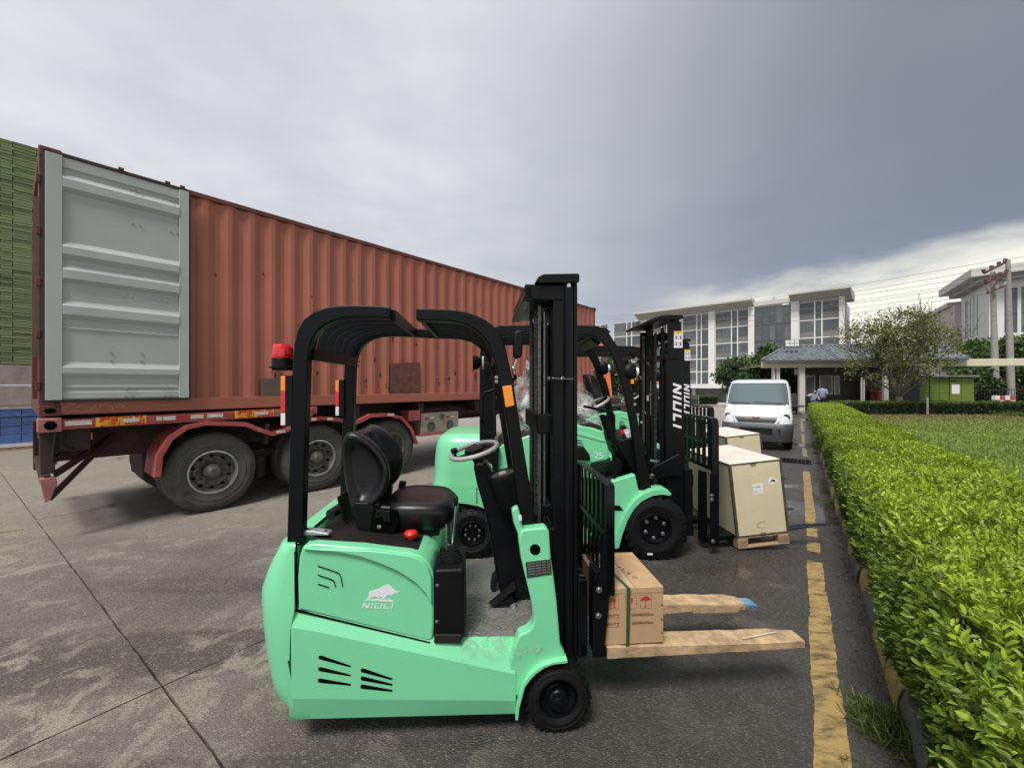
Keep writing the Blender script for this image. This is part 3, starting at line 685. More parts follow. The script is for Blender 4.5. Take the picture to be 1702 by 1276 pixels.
# ------------------------------------------------------------------ trailer
tr = thing('container_trailer', 'red and black container trailer with three axles standing under the container', 'trailer', (CF.ox, CF.oy, 0), CA)
mb = MB(); mb.box(.05, LEN+.2, .62, .76, .98, 1.36); mb.box(.05, LEN+.2, 1.68, 1.82, .98, 1.36); part('chassis_beam', mb, M['chassis'], tr, .01)
mb = MB()
for t in (.06, 1.2, 2.5, 3.6, 5.0, 6.6, 8.4, 10.2, 11.9): mb.box(t, t+.14, .06, WID-.06, 1.12, 1.34)
part('cross_member', mb, M['chassis'], tr, .008)
mb = MB(); mb.box(.05, 3.0, .58, .62, .80, 1.30); mb.box(.05, .4, 0.1, 2.3, .96, 1.32); part('rear_plate', mb, M['chassis'], tr, .01)
def crail(t0, z0a, z0b, t1, z1a, z1b):
    mb = MB(); mb.prism([(t0, z0a), (t1, z1a), (t1, z1b), (t0, z0b)], -.03, .03); return mb
rail = part('side_rail', crail(.17, 1.215, 1.325, 2.62, 1.235, 1.345), M['chassis_red'], tr, .006)
mb = MB(); mb.box(-.01, .17, -.05, .10, 1.195, 1.345); lk = part('twist_lock_box', mb, M['chassis_pink'], tr, .012)
mb = MB(); mb.prism(arc(.085, 1.27, .048, 0, 360, 20)[:-1], -.055, -.045); part('hole', mb, M['slot'], lk)
mb = MB(); mb.box(2.62, 2.95, -.02, .04, 1.24, 1.36); mb.box(2.70, 2.86, -.06, .0, 1.20, 1.33); part('rail_bracket', mb, M['chassis_red'], tr, .008)
def rz(t): return 1.225+(t-.17)*.0082
def plate(t0, t1, m_, name, off=.033, k0=.004, k1=.104, par=rail):
    mb = MB(); mb.prism([(t0, rz(t0)+k0), (t1, rz(t1)+k0), (t1, rz(t1)+k1), (t0, rz(t0)+k1)], -off-.003, -off+.002); return part(name, mb, m_, par)
plate(.43, .865, M['sign_y'], 'sign'); plate(1.80, 2.30, M['sign_y'], 'sign')
text('sign_lettering', '建新轮胎', .108, M['sign_r'], rail, plane_xz(.455, -.038, rz(.6)+.018), bold=.0045, sx=.93)
text('sign_lettering', '建新轮胎', .108, M['sign_r'], rail, plane_xz(1.83, -.038, rz(2.0)+.018), bold=.0045, sx=1.08)
for t0, t1, c_ in ((.19, .40, 'refl_w'), (.96, 1.01, 'refl_w'), (1.02, 1.15, 'refl_w'), (1.155, 1.29, 'refl_r'), (1.30, 1.44, 'refl_w'), (1.48, 1.66, 'refl_w'), (1.70, 1.78, 'refl_r')):
    plate(t0, t1, M[c_], 'reflector', .034, .03, .08)
plate(.66, .80, M['refl_w'], 'reflector', .0395, .032, .08); plate(2.06, 2.22, M['refl_w'], 'reflector', .0395, .032, .08)
mb = MB(); p = CF.poly([(127, 720), (154, 719), (154, 730), (127, 731)], .3); mb.prism(p, .29, .31); part('side_marker', mb, M['sign_y'], tr)
# drop leg and its braces
mb = MB(); mb.bar([(.06, .12, 1.20), (.07, .10, .74)], .12, .11, up=(1, 0, 0)); part('bumper_leg', mb, M['chassis'], tr, .01)
mb = MB(); mb.prism([(.01, .70), (.13, .70), (.14, .62), (.09, .46), (.05, .43), (.03, .55)], .04, .14); part('leg_foot', mb, M['chassis_pink'], tr, .01)
mb = MB(); mb.bar([(.12, .1, .72), (.66, .6, 1.06)], .03, .07); mb.bar([(.08, .1, .46), (.62, .5, 1.06)], .03, .06); mb.bar([(.12, .1, .88), (.42, .5, 1.10)], .03, .07); part('leg_brace', mb, M['chassis'], tr, .004)
mb = MB(); mb.box(.02, .10, .25, WID-.1, .60, .70); part('rear_bumper_bar', mb, M['chassis'], tr, .01)
mb = MB(); mb.bar([(.06, 2.3, 1.2), (.07, 2.34, .5)], .12, .11, up=(1, 0, 0)); part('bumper_leg', mb, M['chassis'], tr, .01)
mb = MB(); mb.tube([(.16, -.0, 1.17), (.17, .0, 1.02), (.24, .02, .98), (.3, .2, 1.0)], .008); mb.tube([(.12, .0, 1.17), (.10, .02, .9), (.13, .05, .84)], .01); part('cable', mb, M['gasket'], tr)
# wheels
def tyre_mb(Rr, rr, w, n=40, lugs=0):
    """tyre round axis y, outer face at y=0, width w inwards"""
    mb = MB(); dR = Rr-rr; b_ = [(rr, .03), (rr+.012, .006), (rr+.035, -.004), (rr+.040, -.001), (rr+dR*.40, -.012), (rr+dR*.43, -.007), (rr+dR*.62, -.010), (rr+dR*.66, -.004), (rr+dR*.80, .0), (rr+dR*.83, .006), (Rr-.02, .022), (Rr-.003, .05), (Rr, .08), (Rr, w-.08), (Rr-.02, w-.02), (rr+(Rr-rr)*.6, w), (rr, w-.02), (rr-.02, w*.5)]
    mb.lathe(b_+[b_[0]], (0, 0, 0), n); return mb
tyre = tyre_mb(.53, .285, .28, 48).mesh('tyre'); tyre.materials.append(M['tyre_old'])
tyre_i = tyre_mb(.53, .285, .28, 32).mesh('tyre_inner'); tyre_i.materials.append(M['tyre_old'])
def rim_mesh(kind):
    mb = MB(); mb.lathe([(.285, .03), (.290, .012), (.278, -.002), (.268, .012), (.262, .05), (.250, .085), (.225, .10), (.20, .085), (.12, .10), (.12, .16), (.25, .2), (.285, .2)], (0, 0, 0), 40)
    return mb
hubm = MB(); hubm.lathe([(.115, .10), (.112, .04), (.085, .0), (.075, -.035), (.055, -.05), (.001, -.052)], (0, 0, 0), 20)
for j in range(10):
    a_ = 2*math.pi*j/10; bolt(hubm, .15*math.cos(a_), .088, .15*math.sin(a_), .013, .03)
holem = MB()
for j in range(10):
    a_ = 2*math.pi*(j+.5)/10; cx_, cz_ = .212*math.cos(a_), .212*math.sin(a_)
    holem.prism([(cx_+.024*math.cos(b_), cz_+.017*math.sin(b_)) for b_ in [i*math.pi/5 for i in range(10)]], .072, .09)
ringm = MB(); ringm.lathe([(.292, .010), (.290, -.006), (.272, -.008), (.262, .02), (.268, .03)], (0, 0, 0), 40)
hub_me, hole_me, ring_me, rim_me = hubm.mesh('hub'), holem.mesh('hand_hole'), ringm.mesh('rim_flange'), rim_mesh(0).mesh('rim')
for i, t in enumerate((1.56, 2.97, 4.34)):
    for side in (0, 1):
        w_ = link(bpy.data.objects.new('wheel', tyre), tr); w_.location = (t, .0 if side == 0 else WID, .53)
        if side: w_.rotation_euler = (0, 0, math.pi)
        w2 = link(bpy.data.objects.new('inner_tyre', tyre_i), w_); w2.location = (0, .33, 0)
        if side == 0:
            for nm, me_, mt in (('rim', rim_me, M['rim_old']), ('hub', hub_me, M['hub_old']), ('hand_hole', hole_me, M['slot']), ('rim_flange', ring_me, M['rim_bright'])):
                if not me_.materials: me_.materials.append(mt)
                q = link(bpy.data.objects.new(nm, me_), w_)
                if nm == 'rim_flange' and i == 2:
                    q.data = me_.copy(); q.data.materials[0] = M['rim_old']
            if i == 0: text('tyre_lettering', '059R', .052, M['tyre_old'], w_, plane_xz(-.33, -.016, -.26, R(-52)), extrude=.003, bold=.001)
    mb = MB(); mb.cyl((t, .3, .53), (t, WID-.3, .53), .07); mb.box(t-.35, t+.35, .5, .72, .60, .68); part('axle', mb, M['chassis'], tr)
mb = MB(); mb.box(.95, 4.95, .80, 1.64, .42, 1.0); mb.box(1.2, 4.7, .66, .80, .62, 1.02); mb.box(1.2, 4.7, 1.64, 1.8, .62, 1.02); part('dark_infill', mb, M['chassis'], tr, .03, kind='stuff')  # dark panel added between the axles, blocking the bright view through; stands for suspension
mb = MB()
for t in (2.26, 3.66):
    for y in (.42, 1.9): mb.cyl((t, y, .30), (t, y, .62), .10, 14); mb.box(t-.25, t+.25, y-.05, y+.05, .62, .72)
part('brake_chamber', mb, M['chassis'], tr, kind='stuff')
# wavy mudguards
path = [(262, 792), (266, 757), (283, 729), (310, 710), (340, 703), (373, 703.5), (409, 705), (428, 713), (453, 721), (476, 715), (506, 699), (535, 695), (564, 697.5), (585, 705), (600, 699), (617, 690.5), (647, 689), (668, 695), (683, 712), (693, 738)]
pq = [CF.L(x, y, -.06) for x, y in path]; lo = []; up_ = []
for i, p in enumerate(pq):
    a_ = Vector(pq[max(0, i-1)]); b_ = Vector(pq[min(len(pq)-1, i+1)]); tn = (b_-a_).normalized(); nn_ = Vector((-tn.y, tn.x)); hw = .030
    up_.append((p[0]+nn_.x*hw, p[1]+nn_.y*hw)); lo.append((p[0]-nn_.x*hw, p[1]-nn_.y*hw))
for a_, b_ in ((0, 10), (9, 15), (14, len(pq))):
    mb = MB(); mb.prism(up_[a_:b_]+lo[a_:b_][::-1], -.07, -.055); fd = part('mudguard', mb, M['chassis_red'], tr)
    top = [(x, z-.006) for x, z in up_[a_:b_]]; bot = [(x, z-.014) for x, z in up_[a_:b_]]
    mb = MB(); mb.prism(top+bot[::-1], -.056, .56); part('guard_top', mb, M['chassis_red'], fd)
def on_guard(px, py, w, m_):
    mb = MB(); t, z = CF.L(px, py, -.075); mb.box(t-w/2, t+w/2, -.074, -.071, z-.02, z+.02); part('reflector', mb, m_, tr)
for px, py, w, c_ in ((467, 717, .12, 'refl_w'), (514, 697, .06, 'refl_r'), (522, 696.5, .08, 'refl_w'), (536, 695.5, .10, 'refl_r'), (549, 696, .09, 'refl_w'), (578, 704, .08, 'refl_r'), (650, 689, .14, 'refl_w'), (665, 693, .10, 'refl_r')): on_guard(px, py, w, M[c_])
for t in (2.22, 3.62): part('guard_stay', MB().bar([(t, .0, 1.14), (t-.02, .0, .84)], .05, .04), M['chassis'], tr)
# toolbox, air tank, landing gear, spare wheel, side guards ahead of the axles
bx0, _ = CF.L(700, 715, .05); bx1, _ = CF.L(762, 715, .05)
mb = MB(); mb.box(bx0, bx1, .05, .60, .72, 1.13); tb = part('toolbox', mb, M['beige'], tr, .012)
mb = MB()
for f_ in (.25, .75): mb.lathe([(.10, .046), (.10, .040), (.085, .038), (.08, .044), (.02, .044)], (bx0+(bx1-bx0)*f_, 0, .86), 20); 
mb.lathe([(.055, .046), (.055, .03), (.04, .03), (.001, .034)], ((bx0+bx1)/2+.03, 0, 1.05), 16)
part('lid_ring', mb, M['hub_old'], tb)
for t, c_ in ((bx0+.10, 'refl_r'), (bx0+.22, 'refl_w'), (bx1-.36, 'refl_r'), (bx1-.24, 'refl_w')):
    mb = MB(); mb.box(t, t+.11, .042, .047, 1.01, 1.045); part('reflector', mb, M[c_], tb)
mb = MB(); mb.box(bx0-.05, bx1+.1, .0, .65, .68, .72); mb.box(bx0-.3, bx0-.04, .02, .3, 1.0, 1.2); part('box_frame', mb, M['chassis_red'], tr, .01)
mb = MB(); mb.box(4.9, 8.9, 1.0, 1.9, .86, 1.30); mb.box(6.4, 7.6, 1.75, 2.3, .6, 1.2); part('underbody_infill', mb, M['chassis'], tr, .02, kind='stuff')  # dark boxes added under the container so the ground beyond stays hidden
mb = MB(); mb.cyl((5.4, .5, 1.15), (6.9, .5, 1.15), .13, 16); part('air_tank', mb, M['chassis'], tr)
mb = MB(); mb.box(7.9, 8.1, .12, .30, .35, 1.36); mb.box(7.75, 8.25, .1, .4, 1.16, 1.34); mb.box(7.85, 8.15, .08, .34, .3, .36); part('landing_leg', mb, M['chassis_pink'], tr, .01)
mb = MB(); mb.bar([(7.3, .0, .95), (9.3, .0, .95)], .03, .10); part('side_guard', mb, M['refl_w'], tr)
for t in (7.55, 8.0, 8.6, 9.0): mb = MB(); mb.box(t, t+.2, -.022, -.016, .91, .99); part('reflector', mb, M['refl_r'], tr)
sp_ = link(bpy.data.objects.new('spare_wheel', tyre_i), tr); sp_.location = (9.0, .35, .9)
mb = MB(); mb.bar([(7.4, .02, 1.22), (8.6, .02, .85)], .02, .02); mb.bar([(8.7, .02, 1.25), (9.3, .02, .8)], .02, .02); part('hose', mb, M['gasket'], tr)
# ------------------------------------------------------------------ stacked goods at the left edge
s0 = Vector(W(0, 750, 10.7).to_tuple()); SA = CF.a
def stack_frame(px, py, Y): v = W(px, py, Y); return Frame(v.x, v.y, SA)
SF = stack_frame(0, 745, 10.7); ztop = H+(CY-229)/FPX*10.7
st = thing('green_pack_stack', 'very tall stack of moss green packs in thin rows beyond the container rear', 'stack', (SF.ox, SF.oy, 0), SA)
mb = MB(); zb = H+(CY-605)/FPX*10.7; nrow = 78; rh = (ztop-zb)/nrow; cols = []
for r in range(nrow):
    x = -6.2 + (.21 if r % 3 else 0)
    while x < 5.5:
        w = .62; d = rnd.uniform(-.012, .012); dd = mnoise.noise((x*.8, r*.21, 3))
        t_ = rnd.uniform(.85, 1.1) if rnd.random() > .12 else .62; t_ *= 1+dd*.35
        mb.box(x+.006, x+w-.006, d, .9, zb+r*rh+.012, zb+(r+1)*rh); cols.append((.185*t_, .250*t_, .110*t_)); x += w
me = mb.mesh('packs'); ca = me.color_attributes.new('tint', 'FLOAT_COLOR', 'CORNER')
me.materials.append(M['stack_green'])
arr = np.repeat(np.array([(*c_, 1) for c_ in cols]), 24, axis=0)
ca.data.foreach_set('color', arr.astype(np.float32).ravel())
o = link(bpy.data.objects.new('packs', me), st); o['kind'] = 'stuff'
mb = MB(); mb.box(-6.2, 5.5, .05, 1.0, zb-.03, ztop+.02); part('pack_core', mb, M['hedge_core'], st)
sg = thing('grey_block_stack', 'weathered grey board bundles between the green stack and the blue packs', 'stack', (SF.ox, SF.oy, 0), SA)
zg = H+(CY-674)/FPX*10.7
for x in (-5.2, -2.9, -.62, .7+.02, 3.0):
    nx = {-5.2: -2.92, -2.9: -.64, -.62: .70, .72: 2.98}.get(round(x, 2), 5.3)
    for kz in range(2):
        za, zc_ = zg+(zb-zg)*kz/2, zg+(zb-zg)*(kz+1)/2-.015
        mb = MB(); mb.box(x, nx, -.01+.01*kz, .9, za, zc_); part('board_bundle', mb, M['stack_grey'], sg, .008)
mb = MB(); mb.box(-5.2, 5.3, -.03, .9, zg-.07, zg-.012); part('pallet', mb, M['wood'], sg)
sb = thing('blue_pack_stack', 'low stack of blue packs with white sheets behind the trailer leg', 'stack', (SF.ox, SF.oy, 0), SA)
zb2 = H+(CY-738)/FPX*10.7
hz = (zg-.09-zb2)/4
for x in range(-14, 14):
    for r in range(4):
        if r == 3 and x % 3 == 0: pass
        mb = MB(); mb.box(x*.36+.004, x*.36+.356, rnd.uniform(-.01, .01), .9, zb2+r*hz+.004, zb2+(r+1)*hz-.004); part('pack', mb, M['stack_blue'], sb, .01, 1)
mb = MB(); mb.box(-5.1, 5.2, -.03, .92, zb2-.10, zb2-.002); mb.box(-5.1, 5.2, -.03, .92, zb2+4*hz+.002, zb2+4*hz+.05); part('white_sheet', mb, M['stack_white'], sb)
mb = MB()
for z in (.62, .8): mb.tube([(-5, -.02, zb2+4*hz*z), (0, -.025, zb2+4*hz*z-.03), (5, -.02, zb2+4*hz*z)], .008, 5)
part('band', mb, M['gasket'], sb)
mb = MB(); mb.box(-5.1, 5.2, -.02, .9, .0, zb2-.11) ; part('pallet', mb, M['wood'], sb)
# ------------------------------------------------------------------ small forklift in front
TH = R(4.5)
F1 = Frame(.225-.47*math.sin(TH), 2.02+.47*math.cos(TH), TH)
f1 = thing('forklift', 'small mint green three-wheel forklift in front, its forks wrapped in cardboard', 'forklift', (F1.ox, F1.oy, 0), TH, 'mint green forklifts in a row')
L = F1.L
# --- rear counterweight: rounded plan rings stacked by height
def rring(ur, us, w, z, rc=.13, n=7):
    """plan ring: front edge at us, rear at ur, half width w"""
    r = [(us, -w, z)]
    r += [(ur+rc-rc*math.sin(R(90*i/n)), -w+rc-rc*math.cos(R(90*i/n)), z) for i in range(n+1)]
    r += [(ur+rc-rc*math.cos(R(90*i/n)), w-rc+rc*math.sin(R(90*i/n)), z) for i in range(n+1)]
    return r + [(us, w, z)]
lev = [(482, 1199, .445, .10), (480, 1192, .455, .12), (450, 1170, .462, .14), (441, 1145, .468, .15), (433, 1100, .472, .15), (427, 1050, .473, .15), (425, 1015, .468, .15), (427, 990, .462, .14), (438, 960, .456, .13), (448, 940, .452, .12), (458, 922, .450, .11), (465, 909, .446, .10), (470, 904.5, .438, .09), (478, 902.5, .425, .08)]
rings = []
for px, py, w, rc in lev:
    u = L(px, py, -w+.06)[0]; z = 0
    seam = np.interp(py, [903, 1016, 1042, 1125, 1199], [490.5, 490.5, 484, 481.5, 482.5])
    us, _ = L(seam, py, -w); rings.append(rring(u, us-.004, w, max(L(px, py, -w)[1], L(483, 1196.5, -.45)[1]-.003+.00001*len(rings)), rc))
mb = MB(); mb.loft(rings); cw = part('counterweight', mb, M['green'], f1, ang=28)
utop, ztop1 = L(482, 903, -.42)
# --- lower body with sloping shoulders
rings = []
uA, zA = L(493, 1019, -.47); uB, zB = L(871, 1101, -.47)
for px in (483.5, 520, 600, 715, 760, 800, 840, 858):
    u = L(px, 1100, -.47)[0]; f_ = (u-uA)/(uB-uA); zt = zA+(zB-zA)*max(f_, 0); zb_ = L(px, 1197-(px-482)*.0265, -.45)[1]; zc_ = L(px, 1160+(px-482)*.01, -.47)[1]
    zi = zt+.02 if px < 745 else .462
    zs = zt-.062
    wi = .432 if px < 745 else .40
    half = [(-wi, zi), (-.446, zt+.004), (-.474, zs), (-.472, zc_), (-.448, zb_)]
    rings.append([(u, a_, b_) for a_, b_ in half] + [(u, -a_, b_) for a_, b_ in half[::-1]])
mb = MB(); mb.loft(rings); body = part('lower_body', mb, M['green'], f1, .007, 3, 9)
# --- front fender + upright, near and far
fend = [(862.5, 1158), (864, 1150), (869, 1134), (877, 1121), (888, 1111), (902, 1102), (915, 1097), (930, 1095), (941, 1094), (938, 1082), (931.6, 1071), (926, 1000), (921, 960), (916, 926), (913, 883), (908, 876), (869, 880), (862, 890), (863, 905), (866, 928), (874, 962), (883, 999), (887, 1021), (887, 1034), (884, 1042), (876, 1050), (862, 1056), (846, 1100), (846, 1158)]
hole = [(889.5+9*math.cos(R(a_)), 913+9*math.sin(R(a_))) for a_ in range(0, 360, 20)]
for sg in (-1, 1):
    mb = MB(); p = F1.poly(fend, -.47); mb.prism(p, sg*.468, sg*.395); up1 = part('front_upright', mb, M['green'], f1, .012, 3)
    mb = MB(); h_ = F1.poly(hole, -.47); mb.prism(h_, sg*.470, sg*.462); part('hole', mb, M['slot'], up1)
    lip = [(856, 1190), (858, 1168), (867, 1133), (876, 1119), (887, 1108), (901, 1099), (915, 1094), (930, 1091.5), (941.5, 1090)]
    lo_ = [(860.5, 1190), (863, 1169), (872, 1136), (881, 1123), (891, 1113), (904, 1104), (917, 1099), (931, 1097), (942, 1096)]
    mb = MB(); mb.prism(F1.poly(lip, -.47)+F1.poly(lo_, -.47)[::-1], sg*.497, sg*.44); part('fender_lip', mb, M['green'], f1, .004)
    if sg < 0:
        mb = MB(); q = F1.poly([(873.5, 934), (915, 929), (917, 953.5), (876, 960)], -.47); mb.prism(q, -.4715, -.467); pl = part('nameplate', mb, M['nameplate'], up1)
        mb = MB()
        for r in range(5):
            for (a0_, a1_) in ((.06, .34), (.38, .58), (.63, .78), (.82, .95)):
                y0 = 936.5+r*4.4; xx0 = 874+42*a0_+r*.35; xx1 = 874+42*a1_+r*.35
                mb.prism(F1.poly([(xx0, y0-a0_*5), (xx1, y0-a1_*5), (xx1, y0-a1_*5+.9), (xx0, y0-a0_*5+.9)], -.47), -.4722, -.471)
        part('plate_print', mb, M['alu'], pl, kind='stuff')
        mb = MB(); q = F1.poly([(861, 855), (866, 854), (867, 863), (862, 864)], -.46); mb.prism(q, -.471, -.4685); 
        part('label_sticker', mb, M['white'], up1)
mb = MB(); q = [(850, 846), (861, 840.5), (864, 852), (870, 880), (862, 890), (853, 866)]; mb.prism(F1.poly(q, -.44), -.455, -.40); part('upright_shoulder', mb, M['green'], f1, .01)
# --- hood between, side panel with a raised crest, panel gaps
side = [(494, 1014), (493, 960), (496, 925), (502, 908), (520, 905), (600, 911), (680, 920), (700, 925), (712, 935), (719.5, 953), (721, 985), (721, 1040), (719.5, 1062), (713, 1068)]
mb = MB(); mb.prism(F1.poly(side, -.46), -.452, .452); hood = part('hood', mb, M['green'], f1, .022, 4)
mb = MB(); mb.prism(F1.poly([(503, 911), (560, 912), (620, 914), (682, 922), (699, 928), (711, 940), (717, 958), (718, 1005), (708, 985), (690, 966), (662, 948), (632, 935), (600, 924), (560, 916)], -.46), -.470, -.44); part('hood_crest', mb, M['green'], hood, .016, 5)
mb = MB(); mb.prism(F1.poly([(489.6, 1018), (489.8, 903), (491.2, 903), (491.2, 1015)], -.46), -.4535, -.44); mb.prism(F1.poly([(490.5, 1014.5), (715, 1068), (714, 1070), (490.5, 1016.8)], -.46), -.455, -.44); part('panel_gap', mb, M['slot'], hood)
# slots in the side panel: three angled lines
mb = MB()
def slot_line(pts, w=.0028, v=-.4535):
    q = [L(a_, b_, -.46) for a_, b_ in pts]; mb.bar([(a_, v, b_) for a_, b_ in q], .003, w*2, up=(0, 1, 0))
slot_line([(527.5, 941), (560, 952), (564, 955), (566, 960), (569, 976)])
slot_line([(527.5, 956), (551, 964), (554.5, 967), (557, 976)]); slot_line([(527.5, 971), (546, 977)])
part('vent_line', mb, M['slot'], hood, kind='stuff')
mb = MB()
for x0, y0, x1, y1 in ((533, 1091.5, 582, 1106.5), (532.5, 1111, 582, 1121.5), (532, 1130, 582, 1137), (603, 1113, 651, 1127.5), (603, 1126.5, 651, 1137), (602.5, 1140, 651, 1147)):
    a_ = math.atan2(y1-y0, x1-x0); r0, r1 = 3.6, 1.5
    pp = [(x0+r0*math.cos(a_+math.pi/2+t), y0+r0*math.sin(a_+math.pi/2+t)) for t in [i*math.pi/6 for i in range(7)]]
    pp += [(x1+r1*math.cos(a_-math.pi/2+t), y1+r1*math.sin(a_-math.pi/2+t)) for t in [i*math.pi/4 for i in range(5)]]
    q = F1.poly(pp, -.472); mb.prism(q, -.4738, -.465)
part('vent_slot', mb, M['slot'], body, kind='stuff')
# --- emblem: white bull over the lettering
bull = [(755, 740), (850, 705), (880, 640), (872, 605), (885, 575), (925, 563), (1000, 535), (1060, 525), (1130, 480), (1225, 448), (1275, 485), (1335, 550), (1362, 545), (1350, 568), (1390, 572), (1418, 560), (1395, 592), (1340, 605), (1300, 620), (1278, 655), (1240, 630), (1215, 640), (1190, 660), (1160, 700), (1125, 705), (1098, 690), (1110, 665), (1070, 672), (1075, 700), (1040, 690), (1010, 660), (960, 668), (905, 690), (880, 715), (860, 722)]
base_ = [(775, 735), (850, 712), (1100, 712), (1260, 715), (1335, 765), (1100, 748), (900, 735)]
def zpx(p): return [(530+x/10.64, 930+y/10.64) for x, y in p]
mb = MB(); mb.prism(F1.poly(zpx(bull[1:]), -.46), -.4535, -.450); mb.prism(F1.poly(zpx(base_), -.46), -.4533, -.450)
emb = part('bull_emblem', mb, M['white'], hood)
def niuli(mb, ox, oy, s, Mx, slant=.28, d=.0012, t=.26):
    """heavy slanted capitals N I U L I, height s"""
    def st(pts): mb.prism([(ox+(x+y*slant)*s, oy+y*s) for x, y in pts], 0, d, 'z', Mx)
    st([(0, 0), (t, 0), (t, .62), (.72, 0), (1.0, 0), (1.0, 1), (1.0-t, 1), (1.0-t, .40), (.30, 1), (0, 1)])
    st([(1.28, 0), (1.28+t, 0), (1.28+t, 1), (1.28, 1)])
    st([(1.82, 0), (2.82, 0), (2.82, 1), (2.82-t, 1), (2.82-t, t*.95), (1.82+t, t*.95), (1.82+t, 1), (1.82, 1)])
    st([(3.14, 0), (3.92, 0), (3.92, t*.95), (3.14+t, t*.95), (3.14+t, 1), (3.14, 1)])
    st([(4.26, 0), (4.26+t, 0), (4.26+t, 1), (4.26, 1)])
u0, z0_ = L(600.5, 1012.0, -.46); mb = MB(); ss = (L(654, 1004, -.46)[0]-u0)/4.75
niuli(mb, 0, 0, ss*.92, Matrix.Translation((u0, -.4525, z0_)) @ Matrix.Rotation(R(90), 4, 'X') @ Matrix.Rotation(R(-3), 4, 'Z') @ Matrix.Diagonal((1.10, .86, 1, 1)), slant=.2, t=.20); part('emblem_lettering', mb, M['white'], hood)
# --- black deck, seat, switch, latches
dk = [L(510, 905.5, -.46), L(698, 924, -.46)]
mb = MB()
q = [(dk[0][0]-.02, dk[0][1]-.03), (dk[0][0]-.005, dk[0][1]+.010), (dk[1][0]-.03, dk[1][1]+.014), (dk[1][0]+.012, dk[1][1]-.02), (dk[1][0]+.012, dk[1][1]-.1)]
mb.prism(q, -.395, .415); deck = part('battery_deck', mb, M['deck'], f1, .008)
zd = lambda u: dk[0][1]+(dk[1][1]-dk[0][1])*(u-dk[0][0])/(dk[1][0]-dk[0][0])
mb = MB(); u, _ = L(532, 880, -.2); mb.tube([(u, -.05, zd(u)+.01), (u+.06, .12, zd(u)+.035), (u+.02, .3, zd(u)+.01)], .03, 8); part('deck_bulge', mb, M['deck'], deck, ang=60)
mb = MB(); mb.box(dk[1][0]+.005, dk[1][0]+.014, -.40, .42, .47, .80); part('hood_front', mb, M['green'], f1, .006)
for v, px, py in ((-.36, 503, 889), (.30, 573, 828)):
    u, z = L(px, py, v); mb = MB(); mb.prism([(u, zd(u)+.012), (u, zd(u)+.035), (u+.06, zd(u)+.032), (u+.13, zd(u)+.018), (u+.135, zd(u)+.008)], v-.028, v+.028); lt = part('hood_hinge', mb, M['alu'], f1, .006)
    mb = MB()
    for k in (.02, .11): mb.lathe([(.007, 0), (.007, .003), (.001, .003)], (u+k, v, zd(u)+(.034 if k < .05 else .022)), 10, 'z')
    part('screw', mb, M['slot'], lt)
u, z = L(683, 900, -.30); zz = zd(u)+.006
mb = MB(); mb.lathe([(.017, 0), (.017, .012), (.030, .014), (.034, .022), (.034, .030), (.028, .038), (.012, .042), (.001, .0425)], (u, -.30, zz+.012), 24, 'z'); part('emergency_button', mb, M['red_knob'], f1)
mb = MB(); mb.lathe([(.03, 0), (.028, .012), (.001, .012)], (u, -.30, zz), 20, 'z'); part('button_base', mb, M['plastic'], f1)
# seat
su0, _ = L(588, 860, -.22); su1, _ = L(757, 860, -.22); zc0 = zd((su0+su1)/2)+.035
def superring(cx, hx, hy, z, e=3.2, n=28, dz=None):
    r = []
    for i in range(n):
        t = 2*math.pi*i/n; c_, s_ = math.cos(t), math.sin(t)
        x = cx+hx*abs(c_)**(2/e)*(1 if c_ > 0 else -1); y = hy*abs(s_)**(2/e)*(1 if s_ > 0 else -1)
        r.append((x, y, z + (dz(x, y) if dz else 0)))
    return r
cxs, hx = (su0+su1)/2+.06, (su1-su0)/2-.055
dz = lambda x, y: -.010*(x-cxs)/hx + .020*(abs(y)/.23)**3
mb = MB(); mb.loft([superring(cxs, hx-.05, .19, zc0-.03), superring(cxs, hx-.015, .22, zc0), superring(cxs, hx, .238, zc0+.05, dz=dz), superring(cxs, hx-.004, .236, zc0+.085, dz=dz), superring(cxs, hx-.03, .215, zc0+.112, dz=dz), superring(cxs, hx-.09, .15, zc0+.118, dz=dz), superring(cxs, hx-.16, .06, zc0+.112, dz=dz)])
seat = part('seat_cushion', mb, M['vinyl'], f1, ang=60)
mb = MB()
for y in (-.135, .135): part('seat_piping', MB().tube([(cxs-hx*.6, y, zc0+.112), (cxs, y*.98, zc0+.112), (cxs+hx*.5, y*.86, zc0+.106), (cxs+hx*.80, y*.6, zc0+.098)], .009, 8), M['vinyl'], seat, ang=60)
mb = MB(); mb.box(cxs-hx*.9, cxs+hx*.55, -.17, .17, zc0-.06, zc0-.02); part('seat_rail', mb, M['plastic'], f1, .008)
# side bracket with buckle under the backrest
mb = MB(); q = F1.poly([(583, 838), (592, 832), (615, 832), (624, 842), (618, 884), (600, 884), (592, 866)], -.22); mb.prism(q, -.25, -.20); part('seat_hinge_cover', mb, M['plastic'], f1, .01); mb = MB(); mb.prism(q, .20, .25); part('seat_hinge_cover', mb, M['plastic'], f1, .01)
mb = MB(); q = F1.poly([(618, 842), (660, 848), (664, 862), (656, 884), (612, 884)], -.235); mb.prism(q, -.247, -.2); part('belt_recess', mb, M['slot'], f1, .004)
mb = MB(); q = F1.poly([(626, 846), (648, 848), (650, 866), (640, 866), (636, 858), (624, 860)], -.25); mb.prism(q, -.262, -.235); part('belt_buckle', mb, M['plastic'], f1, .003)
mb = MB(); q = F1.poly([(635, 839), (648, 840), (648, 843), (635, 842)], -.25); mb.prism(q, -.268, -.25); part('belt_tongue', mb, M['chrome'], f1)
mb = MB(); u, z = L(630, 876, -.25); bolt(mb, u, -.247, z, .008, .008); part('screw', mb, M['chrome'], f1)
